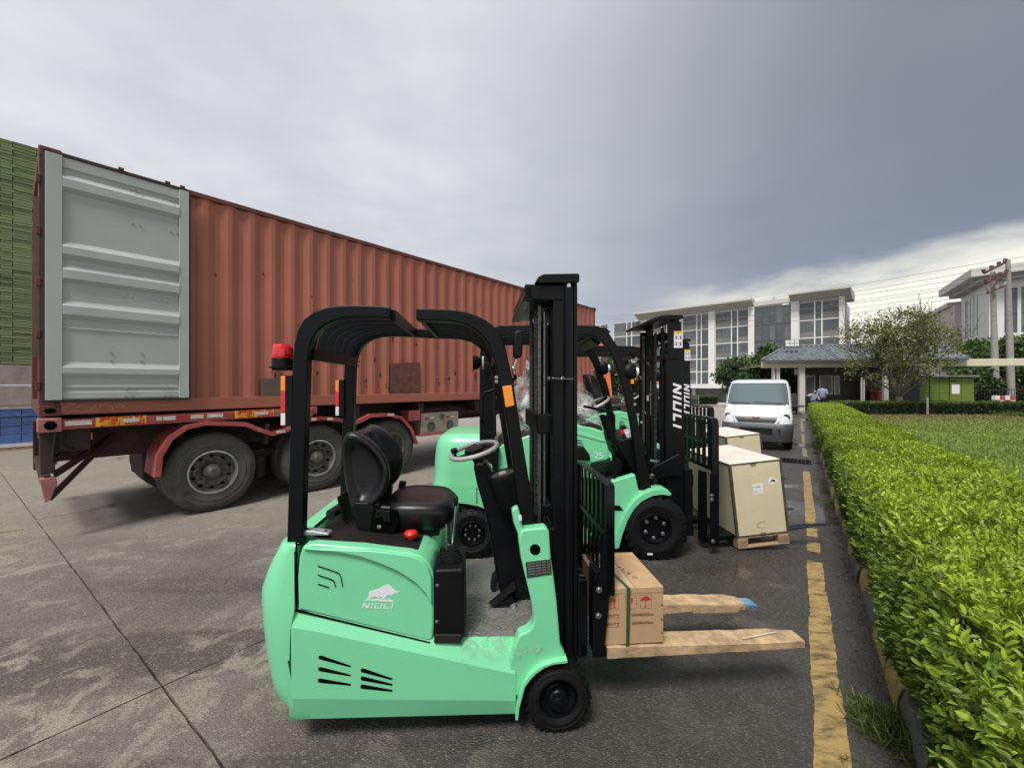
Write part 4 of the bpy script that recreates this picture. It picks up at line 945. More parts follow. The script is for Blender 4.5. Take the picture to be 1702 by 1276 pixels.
mb = MB(); u, z = L(669, 805, .2); mb.prism([(u-.03, z-.04), (u+.015, z-.045), (u+.02, z+.015), (u-.02, z+.02)], .20, .235); part('belt_buckle', mb, M['plastic'], f1, .004)
def Lw(px, py, v): u, z = L(px, py, 0); return (u, v, z)
# backrest: bucket shell swept across its width, deep side wings and a dished middle
bpf = [(594, 853), (612, 847), (631, 833), (645, 812), (650, 790), (646, 767), (632, 744), (613, 727), (595, 717), (580, 716), (571, 727), (569, 748), (572, 775), (577, 805), (583, 835)]
BP = F1.poly(bpf, -.2); bc = (sum(p[0] for p in BP)/len(BP), sum(p[1] for p in BP)/len(BP)); bk = [p[0] for p in BP]
def bsec(y, sc, k, drop=0.0):
    r = []
    for q, (x, z) in enumerate(BP):
        xb = np.interp(z, [BP[14][1], BP[10][1]], [BP[14][0], BP[10][0]])
        xx = xb+(x-xb)*k if x > xb else x
        xx = bc[0]+(xx-bc[0])*sc; zz = bc[1]+(z-bc[1])*sc
        r.append((xx, y, zz-drop*max(0, (z-bc[1]))/.2))
    return r
def brow(cu, cz, hy, dp, wing, n=20):
    """one level of a backrest: flat back, dished front with side bolsters"""
    r = []
    for i in range(n+1):
        y = -hy+2*hy*i/n; k = abs(y)/hy; r.append((cu+dp*(.42 + .95*math.exp(-((k-.80)/.20)**2) if k < .98 else .30), y, cz))
    for i in range(n+1):
        y = hy-2*hy*i/n; k = abs(y)/hy; r.append((cu-.035-.02*(1-k**4)+.04*k**6, y, cz))
    return r
def smooth_ring(r, it=1):
    for _ in range(it):
        r2 = []
        for i in range(len(r)):
            a_, b_ = Vector(r[i]), Vector(r[(i+1) % len(r)]); r2 += [tuple(a_*.75+b_*.25), tuple(a_*.25+b_*.75)]
        r = r2
    return r
st_y = [(-.180, .50, .9, 0), (-.184, .66, 1, 0), (-.236, .78, 1, 0), (-.240, .90, 1, 0), (-.228, .97, 1, 0), (-.205, 1, 1, 0), (-.178, .985, .98, 0), (-.155, .97, .88, .0), (-.13, .96, .70, .004), (-.08, .96, .58, .006), (0, .96, .55, .006)]
st_y = st_y+[(-y, a_, b_, c_) for y, a_, b_, c_ in st_y[:-1][::-1]]
mb = MB(); mb.loft([smooth_ring(bsec(*q), 2) for q in st_y]); back = part('seat_backrest', mb, M['vinyl'], f1, ang=75)
# soft ribs down the dished front
mb = MB()
for y in (-.07, .07):
    q = [(float(np.interp(z, [BP[14][1], BP[10][1]], [BP[14][0], BP[10][0]]))+.068+.030*math.sin((z-BP[0][1])/(BP[9][1]-BP[0][1])*3.1), y*(1.25-.6*(z-BP[0][1])/(BP[9][1]-BP[0][1])), z) for z in np.linspace(BP[0][1]+.02, BP[9][1]-.03, 8)]
    mb.tube(q, .017, 10, up=(1, 0, 0))
part('backrest_rib', mb, M['vinyl'], back, ang=70)
mb = MB(); mb.loft([superring(0, .055, .016, 0, 2.2, 18), superring(0, .055, .016, .006, 2.2, 18)])
p_ = part('backrest_opening', mb, M['grey_wrap'], back); q = L(646, 776, .13); p_.location = (q[0]-.03, .125, q[1]+.03); p_.rotation_euler = (0, R(72), 0)
mb = MB(); mb.prism([L(576, 812, 0), L(582, 812, 0), L(592, 850, 0), L(586, 850, 0)], -.18, .18); part('back_shell', mb, M['plastic'], back, .01)
# --- side control box with bellows and lever
bxp = [(722.5, 945), (771, 943), (773, 1048), (769, 1062), (723, 1062)]
mb = MB(); mb.prism(F1.poly(bxp, -.44), -.455, -.16); cb = part('control_box', mb, M['plastic'], f1, .014, 3)
mb = MB(); q = F1.poly([(722, 1050), (768, 1050), (766, 1065), (722, 1065)], -.44); mb.prism(q, -.462, -.2); part('box_foot', mb, M['deck'], f1, .006)
mb = MB()
for px, py in ((727, 972), (726, 1032)): u, z = L(px, py, -.455); bolt(mb, u, -.456, z, .006, .006)
part('screw', mb, M['chrome'], cb)
u, zt_ = L(752, 944, -.33); zt_ = L(750, 943, -.44)[1]
mb = MB(); prof = []
for k in range(6): r_ = .060-.0075*k; prof += [(r_, .0115*k), (r_-.0005, .0115*k+.006), (r_-.009, .0115*k+.0075), (r_-.009, .0115*k+.011)]
prof += [(.012, .07), (.008, .078)]
mb.lathe(prof, (u, -.33, zt_), 4*6, 'z'); bl_ = part('lever_boot', mb, M['rubber'], f1)
u2, z2 = L(758, 838, -.30); mb = MB(); mb.cyl((u, -.33, zt_+.06), (u2, -.31, z2), .006, 10); part('lever_rod', mb, M['chrome'], f1)
mb = MB(); mb.lathe([(.008, 0), (.012, .02), (.012, .045), (.008, .05), (.001, .05)], (u2, -.31, z2-.005), 10, 'z'); part('lever_grip', mb, M['rubber'], f1)
u3, z3 = L(742, 880, -.2); mb = MB(); mb.cyl((u3, -.2, .80), (u3, -.2, .95), .005, 8); mb.cyl((u3+.02, -.12, .78), (u3+.02, -.12, .93), .004, 8); part('gas_strut', mb, M['zinc'], f1)
# --- floor, pedals, steering column
fu0, _ = L(766, 1060, -.44); fu1 = L(888, 1042, -.44)[0]+.03
mb = MB(); mb.box(fu0, fu1+.10, -.405, .42, .40, .463); fl = part('floor_plate', mb, M['tread'], f1)
mb = MB()
for i in range(12):
    for k in range(22):
        x = fu0+.018+i*.033; y = -.385+k*.036
        if x > fu1+.08: continue
        a_ = R(45) if (i+k) % 2 else R(-45); c_, s_ = math.cos(a_), math.sin(a_); l_, w_ = .0155, .0050
        mb.add([(x-c_*l_, y-s_*l_, .4632), (x+s_*w_, y-c_*w_, .4662), (x+c_*l_, y+s_*l_, .4632), (x-s_*w_, y+c_*w_, .4662)], [(0, 1, 2, 3)])
part('tread_pattern', mb, M['alu'], fl, kind='stuff')
nx_, ny_ = 46, 40; vs = []
for i in range(nx_+1):
    for k in range(ny_+1):
        x = fu0-.004+(fu1-fu0+.03)*i/nx_; yk = -.475+(.34+.06*math.sin(i*.5))*k/ny_
        z = .468+.014*abs(mnoise.noise((x*26, yk*26, 1)))+.012*abs(mnoise.noise((x*11, yk*9, 4)))
        if yk < -.41: z = .468-(-.41-yk)*(.75+.5*mnoise.noise((x*9, 0, 2))) + .008*mnoise.noise((x*40, yk*40, 9)); yk = yk-.012*abs(mnoise.noise((x*30, 3, z*30)))-.01
        vs.append((x, yk, z))
fs = [(i*(ny_+1)+k, (i+1)*(ny_+1)+k, (i+1)*(ny_+1)+k+1, i*(ny_+1)+k+1) for i in range(nx_) for k in range(ny_)]
mb = MB(); mb.add(vs, fs); part('floor_film', mb, M['film_floor'], f1, ang=80)
# column: broad black cover leaning back to the driver
cv = [(787, 772), (793, 764), (807, 764), (815, 775), (850, 850), (868, 900), (884, 960), (892, 1030), (884, 1042), (840, 1010), (826, 960), (817, 900), (806, 845), (793, 800)]
mb = MB(); mb.prism(F1.poly(cv, 0), -.085, .085); col_ = part('steering_column', mb, M['steel_black'], f1, .02, 3)
mb = MB(); q = [(846, 845), (862, 885), (876, 930), (890, 1000), (893, 1040), (905, 1040), (905, 845)]; mb.prism(F1.poly(q, 0), -.34, .40); part('front_bulkhead', mb, M['steel_black'], f1, .01)
# gauge pod
mb = MB(); p0 = Vector(Lw(833, 845, -.13)); p1 = Vector(Lw(837, 792, -.13))
ax = (Vector((-.28, -.05, 1))).normalized(); rings = []
uu = ax.cross(Vector((0, 1, 0))).normalized(); ww = ax.cross(uu)
for h_, r_ in ((-.10, .055), (-.085, .078), (.06, .088), (.085, .090), (.095, .086), (.096, .078), (.088, .074), (.088, .002)):
    rings.append([p1 + ax*h_*1.05 + uu*r_*1.0*math.cos(t) + ww*r_*.95*math.sin(t) - ax*.045 for t in [2*math.pi*i/28 for i in range(28)]])
mb.loft(rings); pod = part('gauge_pod', mb, M['plastic'], f1, ang=40)
mb = MB(); rings = [[p1 + ax*h_ + uu*.066*math.cos(t) + ww*.064*math.sin(t) for t in [2*math.pi*i/28 for i in range(28)]] for h_ in (.046, .0485)]; mb.loft(rings); part('gauge_glass', mb, M['nameplate'], pod)
mb = MB(); c0 = p1+ax*.05; mb.loft([[c0+ax*h_+uu*x+ww*y for x, y in ((-.02, -.045), (.02, -.045), (.02, .02), (-.02, .02))] for h_ in (0, .001)]); part('gauge_label', mb, M['alu'], pod)
# wheel: wrapped rim, hub, spokes, spinner knob
cw_ = Vector(Lw(788, 748, .0)); axn = (Vector((-.26, -.12, 1))).normalized(); e1 = Vector((1, 0, .30)).normalized(); e1 = (e1-axn*e1.dot(axn)).normalized(); e2 = axn.cross(e1)
Rw = .140
ring_pts = [cw_+e1*Rw*math.cos(t)+e2*Rw*math.sin(t) for t in [2*math.pi*i/40 for i in range(40)]]
mb = MB(); mb.tube(ring_pts, .0135, 12, closed=True, up=tuple(axn)); sw = part('steering_wheel', mb, M['grey_wrap'], f1, ang=80)
mb = MB(); 
for a_ in (90, 210, 330):
    d_ = e1*math.cos(R(a_))+e2*math.sin(R(a_)); mb.bar([cw_-axn*.012+d_*.02, cw_+d_*Rw], .035, .012, up=tuple(axn))
part('wheel_spoke', mb, M['plastic'], sw, .004)
mb = MB(); mb.loft([[cw_+axn*h_+(e1*math.cos(t)+e2*math.sin(t))*r_ for t in [2*math.pi*i/24 for i in range(24)]] for h_, r_ in ((-.03, .045), (-.005, .06), (.012, .055), (.018, .03), (.019, .001))]); part('wheel_hub', mb, M['plastic'], sw, ang=50)
kp = cw_-e1*Rw*.78+e2*Rw*-.30; mb = MB(); mb.cyl(kp, kp+axn*.03, .008, 10); mb.loft([[kp+axn*h_+(e1*math.cos(t)+e2*math.sin(t))*r_ for t in [2*math.pi*i/16 for i in range(16)]] for h_, r_ in ((.022, .011), (.03, .019), (.044, .021), (.052, .016), (.053, .001))]); part('spinner_knob', mb, M['plastic'], sw, ang=50)
mb = MB(); mb.cyl(cw_-axn*.03, cw_-axn*.09+Vector((.03, 0, -.03)), .03, 14); part('column_shaft', mb, M['plastic'], f1)
# pedals
mb = MB(); q = F1.poly([(806, 1010), (810, 1014), (858, 972), (855, 968)], -.12); mb.prism(q, -.16, -.09); pd = part('pedal', mb, M['rubber'], f1, .003)
mb = MB(); q = F1.poly([(808, 1016), (850, 985), (864, 1012), (850, 1020), (812, 1022)], -.12); mb.prism(q, -.155, -.15); part('pedal_bracket', mb, M['steel_black'], f1, .003)
mb = MB(); mb.prism(F1.poly([(848, 1004), (856, 1000), (857, 1008), (850, 1010)], -.155), -.162, -.157); u, z = L(810, 1018, -.155); bolt(mb, u, -.157, z, .005, .008); part('bolt', mb, M['chrome'], f1)
mb = MB(); mb.prism(F1.poly([(815, 975), (818, 960), (832, 944), (838, 950), (826, 966), (822, 985)], .05), .02, .11); part('brake_pedal', mb, M['rubber'], f1, .005)
# --- overhead guard
rO = [(476, 907), (481, 740), (486, 600), (488.5, 570), (494, 548), (504, 531), (520, 518.5), (540, 511), (560, 507.5), (590, 506.5), (620, 507.5), (649, 510)]
rI = [(502, 907), (506.5, 740), (511, 600), (513, 582), (518, 565), (527, 551), (540, 540), (556, 532), (572, 528.5), (590, 527.5), (620, 527.5), (647, 529)]
fO = [(691, 512), (725, 513), (759, 515), (778, 519), (794, 525), (808, 532), (817.6, 539), (826, 547), (832, 556), (837, 567), (841, 581), (853, 633), (862, 689), (869, 735), (883, 818), (889, 876)]
fI = [(691.5, 532), (722, 533), (747, 534), (764, 537), (778, 541), (791, 549), (801, 558), (808, 567), (815, 579), (820, 594), (825, 612), (832, 645), (840, 689), (847, 735), (862, 832), (870, 880)]
vN, vP, wb = -.41, .41, .062
g_ = thing  # (name kept short below)
mb = MB(); mb.prism(F1.poly(rO, vN)+F1.poly(rI, vN)[::-1], vN, vN+wb); part('guard_rail', mb, M['black'], f1, .008, 2, 30)
mb = MB(); mb.prism(F1.poly(fO, vN)+F1.poly(fI, vN)[::-1], vN, vN+wb); part('guard_rail', mb, M['black'], f1, .008, 2, 30)
O_ = F1.poly(rO, vN)+F1.poly(fO, vN); I_ = F1.poly(rI, vN)+F1.poly(fI, vN)
mb = MB(); mb.prism(O_+I_[::-1], vP-wb, vP); part('guard_rail', mb, M['black'], f1, .008, 2, 30)
ci = [((a_[0]+b_[0])/2, (a_[1]+b_[1])/2) for a_, b_ in zip(F1.poly(rO, vN), F1.poly(rI, vN))]
cf_ = [((a_[0]+b_[0])/2, (a_[1]+b_[1])/2) for a_, b_ in zip(F1.poly(fO, vN), F1.poly(fI, vN))]
zs_cross = L(511, 588, vN)[1]
rs_ = [(x, z) for x, z in ci if z > zs_cross-.02]; fs_ = [(x, z) for x, z in cf_[:12]]
def offs(pts, d):
    out = []
    for i, p in enumerate(pts):
        a_ = Vector(pts[max(0, i-1)]); b_ = Vector(pts[min(len(pts)-1, i+1)]); t = (b_-a_).normalized(); out.append((p[0]-t.y*d, p[1]+t.x*d))
    return out
for k in range(6):
    y = -.30+.12*k
    for pts in (rs_, fs_):
        mb = MB(); mb.prism(offs(pts, .018)+offs(pts, -.022)[::-1], y-.006, y+.006); part('roof_slat', mb, M['black'], f1, 0, 1, 30)
def crossbar(px0, py0, w, h, name='cross_bar', vv=vN):
    u, z = L(px0, py0, vv); mb = MB(); mb.box(u-w/2, u+w/2, -.36, .36, z-h/2, z+h/2); return part(name, mb, M['black'], f1, .004)
crossbar(513, 588, .022, .055); crossbar(650, 521, .022, .058); crossbar(700, 523, .022, .058); crossbar(826, 590, .02, .05)
# mirror, lamp and signal on the guard
mb = MB(); q = F1.poly([(853, 556), (856, 552), (865, 552), (867.5, 556), (866, 590), (863, 596), (855, 597), (852, 592)], -.40); mb.prism(q, -.48, -.40); mi = part('mirror', mb, M['plastic'], f1, .012, 3)
a0 = L(858, 598, -.43); a1 = L(853, 612, -.42); a2 = L(855, 622, -.41); a3 = L(850, 634, -.385)
mb = MB(); mb.tube([(a0[0], -.43, a0[1]), (a1[0], -.43, a1[1])], .006); mb.sphere((a1[0], -.43, a1[1]), .011, n=10, m=6); mb.tube([(a1[0], -.43, a1[1]), (a2[0], -.425, a2[1])], .005); part('mirror_arm', mb, M['chrome'], f1)
mb = MB(); mb.tube([(a2[0], -.42, a2[1]), ((a2[0]+a3[0])/2+.012, -.41, (a2[1]+a3[1])/2), (a3[0], -.385, a3[1])], .008); part('mirror_bracket', mb, M['plastic'], f1)
mb = MB(); q = F1.poly([(834.5, 642), (850, 640), (855, 674), (840, 677)], -.41); mb.prism(q, -.428, -.40); sg_ = part('turn_signal', mb, M['amber'], f1, .005)
mb = MB(); u, z = L(825, 627, -.415); bolt(mb, u, -.412, z, .006, .006); u, z = L(825, 634, -.415); bolt(mb, u, -.412, z, .006, .006); part('bolt', mb, M['zinc'], f1, kind='stuff')
u, z = L(801, 603, .30); mb = MB(); mb.lathe([(.02, 0), (.045, -.03), (.05, -.06), (.001, -.06)], (u, .30, z), 16, 'x'); part('work_lamp', mb, M['plastic'], f1)
mb = MB(); mb.lathe([(.043, .0), (.043, .012), (.001, .014)], (u+.0, .30, z), 16, 'x'); part('lamp_lens', mb, M['white_lens'], f1)
mb = MB(); q = [L(822, 648, .2), L(807, 653, .2), L(802, 660, .2), L(801, 700, .2), L(810, 722, .2), L(824, 727, .2)]; mb.tube([(a_, .32, b_) for a_, b_ in q], .010, 10); part('grab_handle', mb, M['black'], f1, ang=60)
# beacon and rear lamps
u, z = L(470, 612, -.25); zb_ = z
mb = MB(); mb.lathe([(.062, 0), (.062, .008), (.050, .010), (.050, .045), (.046, .05), (.001, .05)], (u, -.25, z), 24, 'z'); bs = part('beacon_base', mb, M['plastic'], f1)
mb = MB(); mb.lathe([(.050, .05), (.052, .055), (.050, .075), (.0505, .08), (.048, .105), (.047, .108), (.042, .122), (.001, .125)], (u, -.25, z), 24, 'z'); part('beacon_dome', mb, M['red_lens'], bs)
mb = MB(); mb.prism([(u-.045, zb_-.012), (u+.09, zb_-.012), (u+.10, zb_-.05), (u+.108, zb_-.05), (u+.108, zb_), (u-.045, zb_)], -.27, -.23); part('beacon_bracket', mb, M['steel_black'], f1, .003)
for v, pxa, pxb, yt, yb in ((-.38, 471, 476, 625, 706), (.36, 560, 564, 632, 690)):
    (ua, zt1), (ub, zb1) = L(pxa, yt, v), L(pxb, yb, v)
    for nm, m_, f0, f1_ in (('amber_lens', 'amber', 0, .30), ('red_lens', 'red_lens', .30, .75), ('white_lens', 'white_lens', .75, 1.0)):
        mb = MB(); mb.box(ua, ua+.022, v-.03, v+.03, zt1+(zb1-zt1)*f1_, zt1+(zb1-zt1)*f0-.001); part(nm, mb, M[m_], f1, .003)
    mb = MB(); mb.box(ua+.023, ua+.055, v-.032, v+.032, zb1-.004, zt1+.004); part('lamp_housing', mb, M['plastic'], f1, .004)
# --- wheels
tm = MB(); Rr = .162
tm.lathe([(.09, .14), (.093, .02), (.098, .004), (.112, -.002), (.132, .004), (.136, .002), (.150, .010), (.160, .022), (Rr, .04), (Rr, .125), (.155, .14), (.09, .14)], (0, 0, 0), 48)
for i in range(26):
    a_ = 2*math.pi*i/26; c_, s_ = math.cos(a_), math.sin(a_); Mx = Matrix.Rotation(-a_, 4, 'Y')
    tm.box(.150, Rr+.0035, .012, .060, -.008, .008, Mx)
t_me = tm.mesh('small_tyre'); t_me.materials.append(M['rubber'])
hm = MB(); hm.lathe([(.095, .022), (.088, .014), (.084, .03), (.060, .04), (.052, .036), (.050, .008), (.044, .002), (.022, .0), (.014, -.006), (.001, -.006)], (0, 0, 0), 32); h_me = hm.mesh('rim_disc'); h_me.materials.append(M['steel_black'])
for sgn in (-1, 1):
    w_ = link(bpy.data.objects.new('front_wheel', t_me), f1); w_.location = (.004, sgn*.47, Rr+.002)
    if sgn > 0: w_.rotation_euler = (0, 0, math.pi)
    q = link(bpy.data.objects.new('rim', h_me), w_)
w_ = link(bpy.data.objects.new('rear_wheel', t_me), f1); w_.location = (-1.0, -.07, Rr+.002)
mb = MB(); mb.box(-.04, .06, -.33, .33, .12, .22); mb.box(-1.1, -.05, -.3, .3, .2, .40); mb.box(-1.08, -.92, -.06, .09, .17, .3); part('drive_axle', mb, M['steel_black'], f1, .01)
# --- mast
u0, _ = L(905, 700, -.35); u1, _ = L(960, 700, -.35); zt_m = L(930, 478, -.35)[1]; zt_o = zt_m+.02
mast = part('mast_channel', MB().box(u0+.045, u0+.105, -.345, -.265, .09, zt_m-.03), M['steel_black'], f1, .006)
for a0_, a1_, s0_, s1_, z0__, z1__ in ((u0+.045, u0+.105, .265, .345, .09, zt_m-.03), (u1-.075, u1-.048, -.35, -.27, .10, zt_o), (u1-.075, u1-.048, .27, .35, .10, zt_o), (u1-.022, u1, -.35, -.25, .09, zt_o), (u1-.022, u1, .25, .35, .09, zt_o), (u0, u0+.04, .25, .30, .16, zt_m-.08)):
    part('mast_channel', MB().box(a0_, a1_, s0_, s1_, z0__, z1__), M['steel_black'], f1, .005)
for y in (-.350, .318):
    mb = MB(); mb.cyl((u1-.048, y, .16), (u1-.048, y, L(945, 480, -.33)[1]), .024, 24); lc = part('lift_cylinder', mb, M['steel_black'], f1, ang=50)
    mb = MB(); mb.cyl((u1-.048, y, L(945, 480, -.33)[1]), (u1-.048, y, L(945, 470, -.33)[1]), .014, 16); part('cylinder_rod', mb, M['chrome'], lc)
mb = MB(); mb.prism(F1.poly([(888, 472), (893, 463), (902, 459), (958, 458), (960, 460), (960, 471), (956, 473), (895, 474)], -.33), -.375, .345); part('top_cross_member', mb, M['steel_black'], f1, .008)
mb = MB(); ua, za = L(872, 482, -.335); mb.box(ua, u1-.06, -.35, .35, za-.055, za+.028); part('outer_cross_member', mb, M['steel_black'], f1, .008)
mb = MB(); mb.prism([(ua-.012, za-.06), (ua+.012, za+.028), (ua+.04, za+.026), (ua+.04, za-.06)], -.35, .38); part('rear_cross_plate', mb, M['steel_black'], f1, .006)
mb = MB(); ub_, zb_ = L(875, 705, -.30); mb.box(u0-.03, u0+.05, -.28, .28, zb_-.055, zb_+.052); part('middle_bracket', mb, M['steel_black'], f1, .008)
mb = MB(); mb.box(u0+.02, u0+.09, -.26, .26, .14, .26); mb.box(u0, u0+.05, -.26, .26, 1.0, 1.06); part('lower_cross_member', mb, M['steel_black'], f1, .008)
def chain(mb, x, y, z0, z1, w=.020, pitch=.0254, axis='y'):
    z = z0; k = 0
    while z < z1:
        o_ = w*.5 if k % 2 else w*.36
        for s_ in (-1, 1): mb.box(x-.007, x+.007, y+s_*o_-.0018, y+s_*o_+.0018, z-.001, z+pitch*1.12)
        mb.box(x-.0085, x+.0085, y-w*.3, y+w*.3, z+pitch*.28, z+pitch*.62)
        z += pitch; k += 1
for y in (-.235, -.10, .12):
    mb = MB(); chain(mb, u0-.012, y, .5, zt_m-.10, .034); part('lift_chain', mb, M['chain'], f1, kind='stuff')
mb = MB()
for y, r_ in ((-.21, .009), (-.12, .007), (0.02, .009), (.05, .006), (.19, .009)):
    mb.tube([(u0+.008, y, .45), (u0+.004, y+.004, 1.2), (u0+.01, y-.003, zt_m-.16), (u0+.02, y-.003, zt_m-.10), (u0+.05, y, zt_m-.09), (u0+.07, y, zt_m-.16)], r_, 8)
part('hydraulic_hose', mb, M['rubber'], f1, kind='stuff', ang=60)
mb = MB(); mb.cyl((u0+.02, .0, .3), (u0+.02, .0, 1.45), .022, 16); mb.cyl((u0+.02, -.22, .3), (u0+.02, -.22, zt_m-.1), .006, 8); mb.cyl((u0+.0, .23, .4), (u0+.0, .23, zt_m-.2), .006, 8); part('tilt_rod', mb, M['zinc'], f1)
for k in range(2):
    mb = MB(); mb.lathe([(.045, -.012), (.052, -.01), (.045, -.004), (.045, .004), (.052, .01), (.045, .012), (.001, .012)], (u0+.045, -.15+.22*k, zt_m-.10), 20, 'y'); part('chain_pulley', mb, M['zinc'], f1)
ux, zx = L(918, 629, -.36); mb = MB(); ue, ze = L(951, 630, -.36); mb.cyl((ux, -.385, zx), (ue, -.385, ze), .0035, 8)
for px, r_ in ((910, .011), (917, .007), (932, .014)):
    ua_, za_ = L(px, 629, -.36); mb.cyl((ua_-.004, -.385, za_), (ua_+.006, -.385, za_), r_, 8)
part('stop_rod', mb, M['chrome'], f1)
mb = MB(); ua_, za_ = L(928, 630, -.36); mb.box(ua_-.02, ua_+.03, -.385, -.345, za_-.012, za_+.012); u_, z_ = L(947, 496, -.36); bolt(mb, u_, -.344, z_, .006, .006); part('rod_clamp', mb, M['steel_black'], f1)
# --- carriage, load guard, forks
zk0, zk1 = .33, .72
mb = MB(); mb.box(u1+.01, u1+.05, -.36, .36, .62, .70); part('upper_carriage_bar', mb, M['steel_black'], f1, .006)
mb = MB(); mb.box(u1+.01, u1+.05, -.36, .36, .30, .37); part('lower_carriage_bar', mb, M['steel_black'], f1, .006)
mb = MB()
for y in (-.15, .15): mb.box(u1-.02, u1+.03, y-.02, y+.02, .25, .78)
mb.box(u1-.03, u1+.04, -.20, -.16, .6, .82); mb.box(u1, u1+.05, -.36, -.33, .3, .7); part('carriage_plate', mb, M['steel_black'], f1, .004)
mb = MB()
for i in range(9): mb.box(u1+.012, u1+.048, -.33+.08*i, -.318+.08*i, .70, .706)
part('carriage_notch', mb, M['gasket'], f1, kind='stuff')
un, zn = L(1008, 805, -.33); ul, zl = L(985, 985, -.33)
us_ = L(1014, 830, -.33)[0]
gpath = [(us_-.0, -.335, .60), (us_+.0, -.335, .95), (us_, -.335, zn-.03), (us_-.0, -.325, zn-.008), (us_, -.30, zn), (us_, 0, zn), (us_, .30, zn), (us_, .325, zn-.008), (us_, .335, zn-.03), (us_, .335, .60)]
bx = [(-.02, -.007), (.02, -.007), (.02, .007), (-.02, .007)]
mb = MB(); mb.sweep([(p[0], p[1], p[2]) for p in gpath], [(-.006, -.022), (.006, -.022), (.006, .022), (-.006, .022)], up=(1, 0, 0)); lg = part('load_guard_frame', mb, M['steel_black'], f1, .002, ang=30)
for s_ in (-1, 1):
    mb = MB(); mb.prism([(us_-.022, .98), (us_+.022, .98), (us_+.022, .72), (us_-.005, .60), (us_-.035, .30), (us_-.095, .28), (us_-.095, .60), (us_-.055, .72)], s_*.341, s_*.329); part('guard_side_plate', mb, M['steel_black'], f1, .003)
for k in range(7):
    y = -.27+.09*k; mb = MB(); mb.box(us_-.006, us_+.006, y-.016, y+.016, .64, zn-.012); part('load_guard_slat', mb, M['steel_black'], lg)
mb = MB(); mb.box(us_-.012, us_-.004, -.33, .33, .88, .91); mb.box(us_-.014, us_+.0, -.33, .33, .60, .66); part('load_guard_bar', mb, M['steel_black'], lg)
mb = MB()
for px, py in ((996, 980), (995, 1023)): u_, z_ = L(px, py, -.345); bolt(mb, u_, -.341, z_, .011, .014)
u_, z_ = L(979, 1067, -.345); bolt(mb, u_, -.30, z_, .009, .012)
part('bolt', mb, M['zinc'], f1, kind='stuff')
zf = .272; fu = us_-.045
for v0, v1, nm in ((-.325, -.205, 0), (.08, .20, 1)):
    mb = MB(); mb.prism([(fu-.035, zf), (fu-.035, .72), (fu-.005, .72), (fu, zf+.035), (fu+1.12, zf+.012), (fu+1.15, zf+.004), (fu+1.15, zf)], v0, v1); fk = part('fork', mb, M['steel_black'], f1, .003)
    # cardboard sleeve: top, near side flap, bent up a little
    sl0, sl1 = (fu+.03, fu+1.135) if nm == 0 else (fu+.1, fu+1.06); rings = []
    n_ = 26
    for i in range(n_+1):
        x = sl0+(sl1-sl0)*i/n_; wv = .006*mnoise.noise((x*11, nm*3.3, 0))+.003*mnoise.noise((x*35, nm, 4)); dr = .03*max(0, (i/n_-.7))**1.5*(1 if nm == 0 else -.2)
        tp = max(0, i/n_-.88)*.25 if nm == 0 else max(0, i/n_-.93)*.5
        hh = .045*(1-.55*i/n_)
        rings.append([(x, v0-.005-wv, zf-.006+dr), (x, v0-.006+tp*.1-wv, zf+.006+hh+dr+wv), (x, (v0+v1)/2, zf+.009+hh+dr), (x, v1+.006-tp, zf+.006+hh+dr-wv), (x, v1+.005-tp, zf-.004+dr)])
    mb = MB(); mb.loft(rings, cap=True); part('cardboard_sleeve', mb, M['card_worn'], fk, 0, 1, 20)
    if nm == 1:
        mb = MB(); mb.prism([(sl1-.32, zf+.040), (sl1-.02, zf+.022), (sl1-.06, zf-.02), (sl1-.35, zf-.012)], v0-.016, v0-.009); mb.prism([(sl1-.70, zf+.050), (sl1-.36, zf+.040), (sl1-.35, zf-.002), (sl1-.66, zf-.016)], v0-.013, v0-.0075); part('torn_flap', mb, M['card_worn'], fk)
        mb = MB(); mb.prism([(fu+1.05, zf), (fu+1.05, zf+.020), (fu+1.13, zf+.016), (fu+1.155, zf+.005), (fu+1.15, zf-.002)], v0-.001, v1-.03); part('fork_tip', mb, M['blue_metal'], fk, .003)
    else:
        mb = MB(); mb.bar([(sl1-.34, v0+.02, zf+.050), (sl1-.1, v0+.075, zf+.042)], .006, .0012); part('tape_strip', mb, M['tape'], fk)

# ------------------------------------------------------------------ cardboard box on the forks
bu0, bzb = L(1001, 1072, -.315); bu1, _ = L(1103, 1064, -.315); bz1 = L(1003, 978, -.315)[1]; zbot = zf+.055
cbx = thing('cardboard_box', 'brown cardboard box with red arrows and umbrella, strapped to the forks', 'box', (F1.ox, F1.oy, 0), TH)
V0, V1 = -.315, .145
mb = MB(); mb.box(bu0, bu1, V0, V1, zbot, bz1); bxo = part('carton', mb, M['card'], cbx, .004, 2)
mb = MB(); mb.box(bu0+.002, bu1-.002, V0-.0012, V0+.001, bz1-.030, bz1-.029); mb.box((bu0+bu1)/2+.01, (bu0+bu1)/2+.012, V0, V1, bz1, bz1+.0012); part('flap_seam', mb, M['print_brown'], bxo)
sx0 = bu0+.128
mb = MB()
mb.prism([(sx0-.004, zf-.012), (sx0+.012, zf-.012), (sx0+.020, bz1+.003), (sx0+.002, bz1+.003)], V0-.012, V0-.008)
part('strap', mb, M['strap'], cbx)
mb = MB(); mb.add([(sx0+.002, V0-.012, bz1+.003), (sx0+.020, V0-.012, bz1+.003), (sx0-.045, V1+.004, bz1+.004), (sx0-.062, V1+.004, bz1+.004)], [(0, 1, 2, 3)]); mb.add([(sx0+.002, V0-.010, bz1+.0015), (sx0+.020, V0-.010, bz1+.0015), (sx0-.045, V1+.002, bz1+.0015), (sx0-.062, V1+.002, bz1+.0015)], [(3, 2, 1, 0)]); part('strap', mb, M['strap'], cbx)
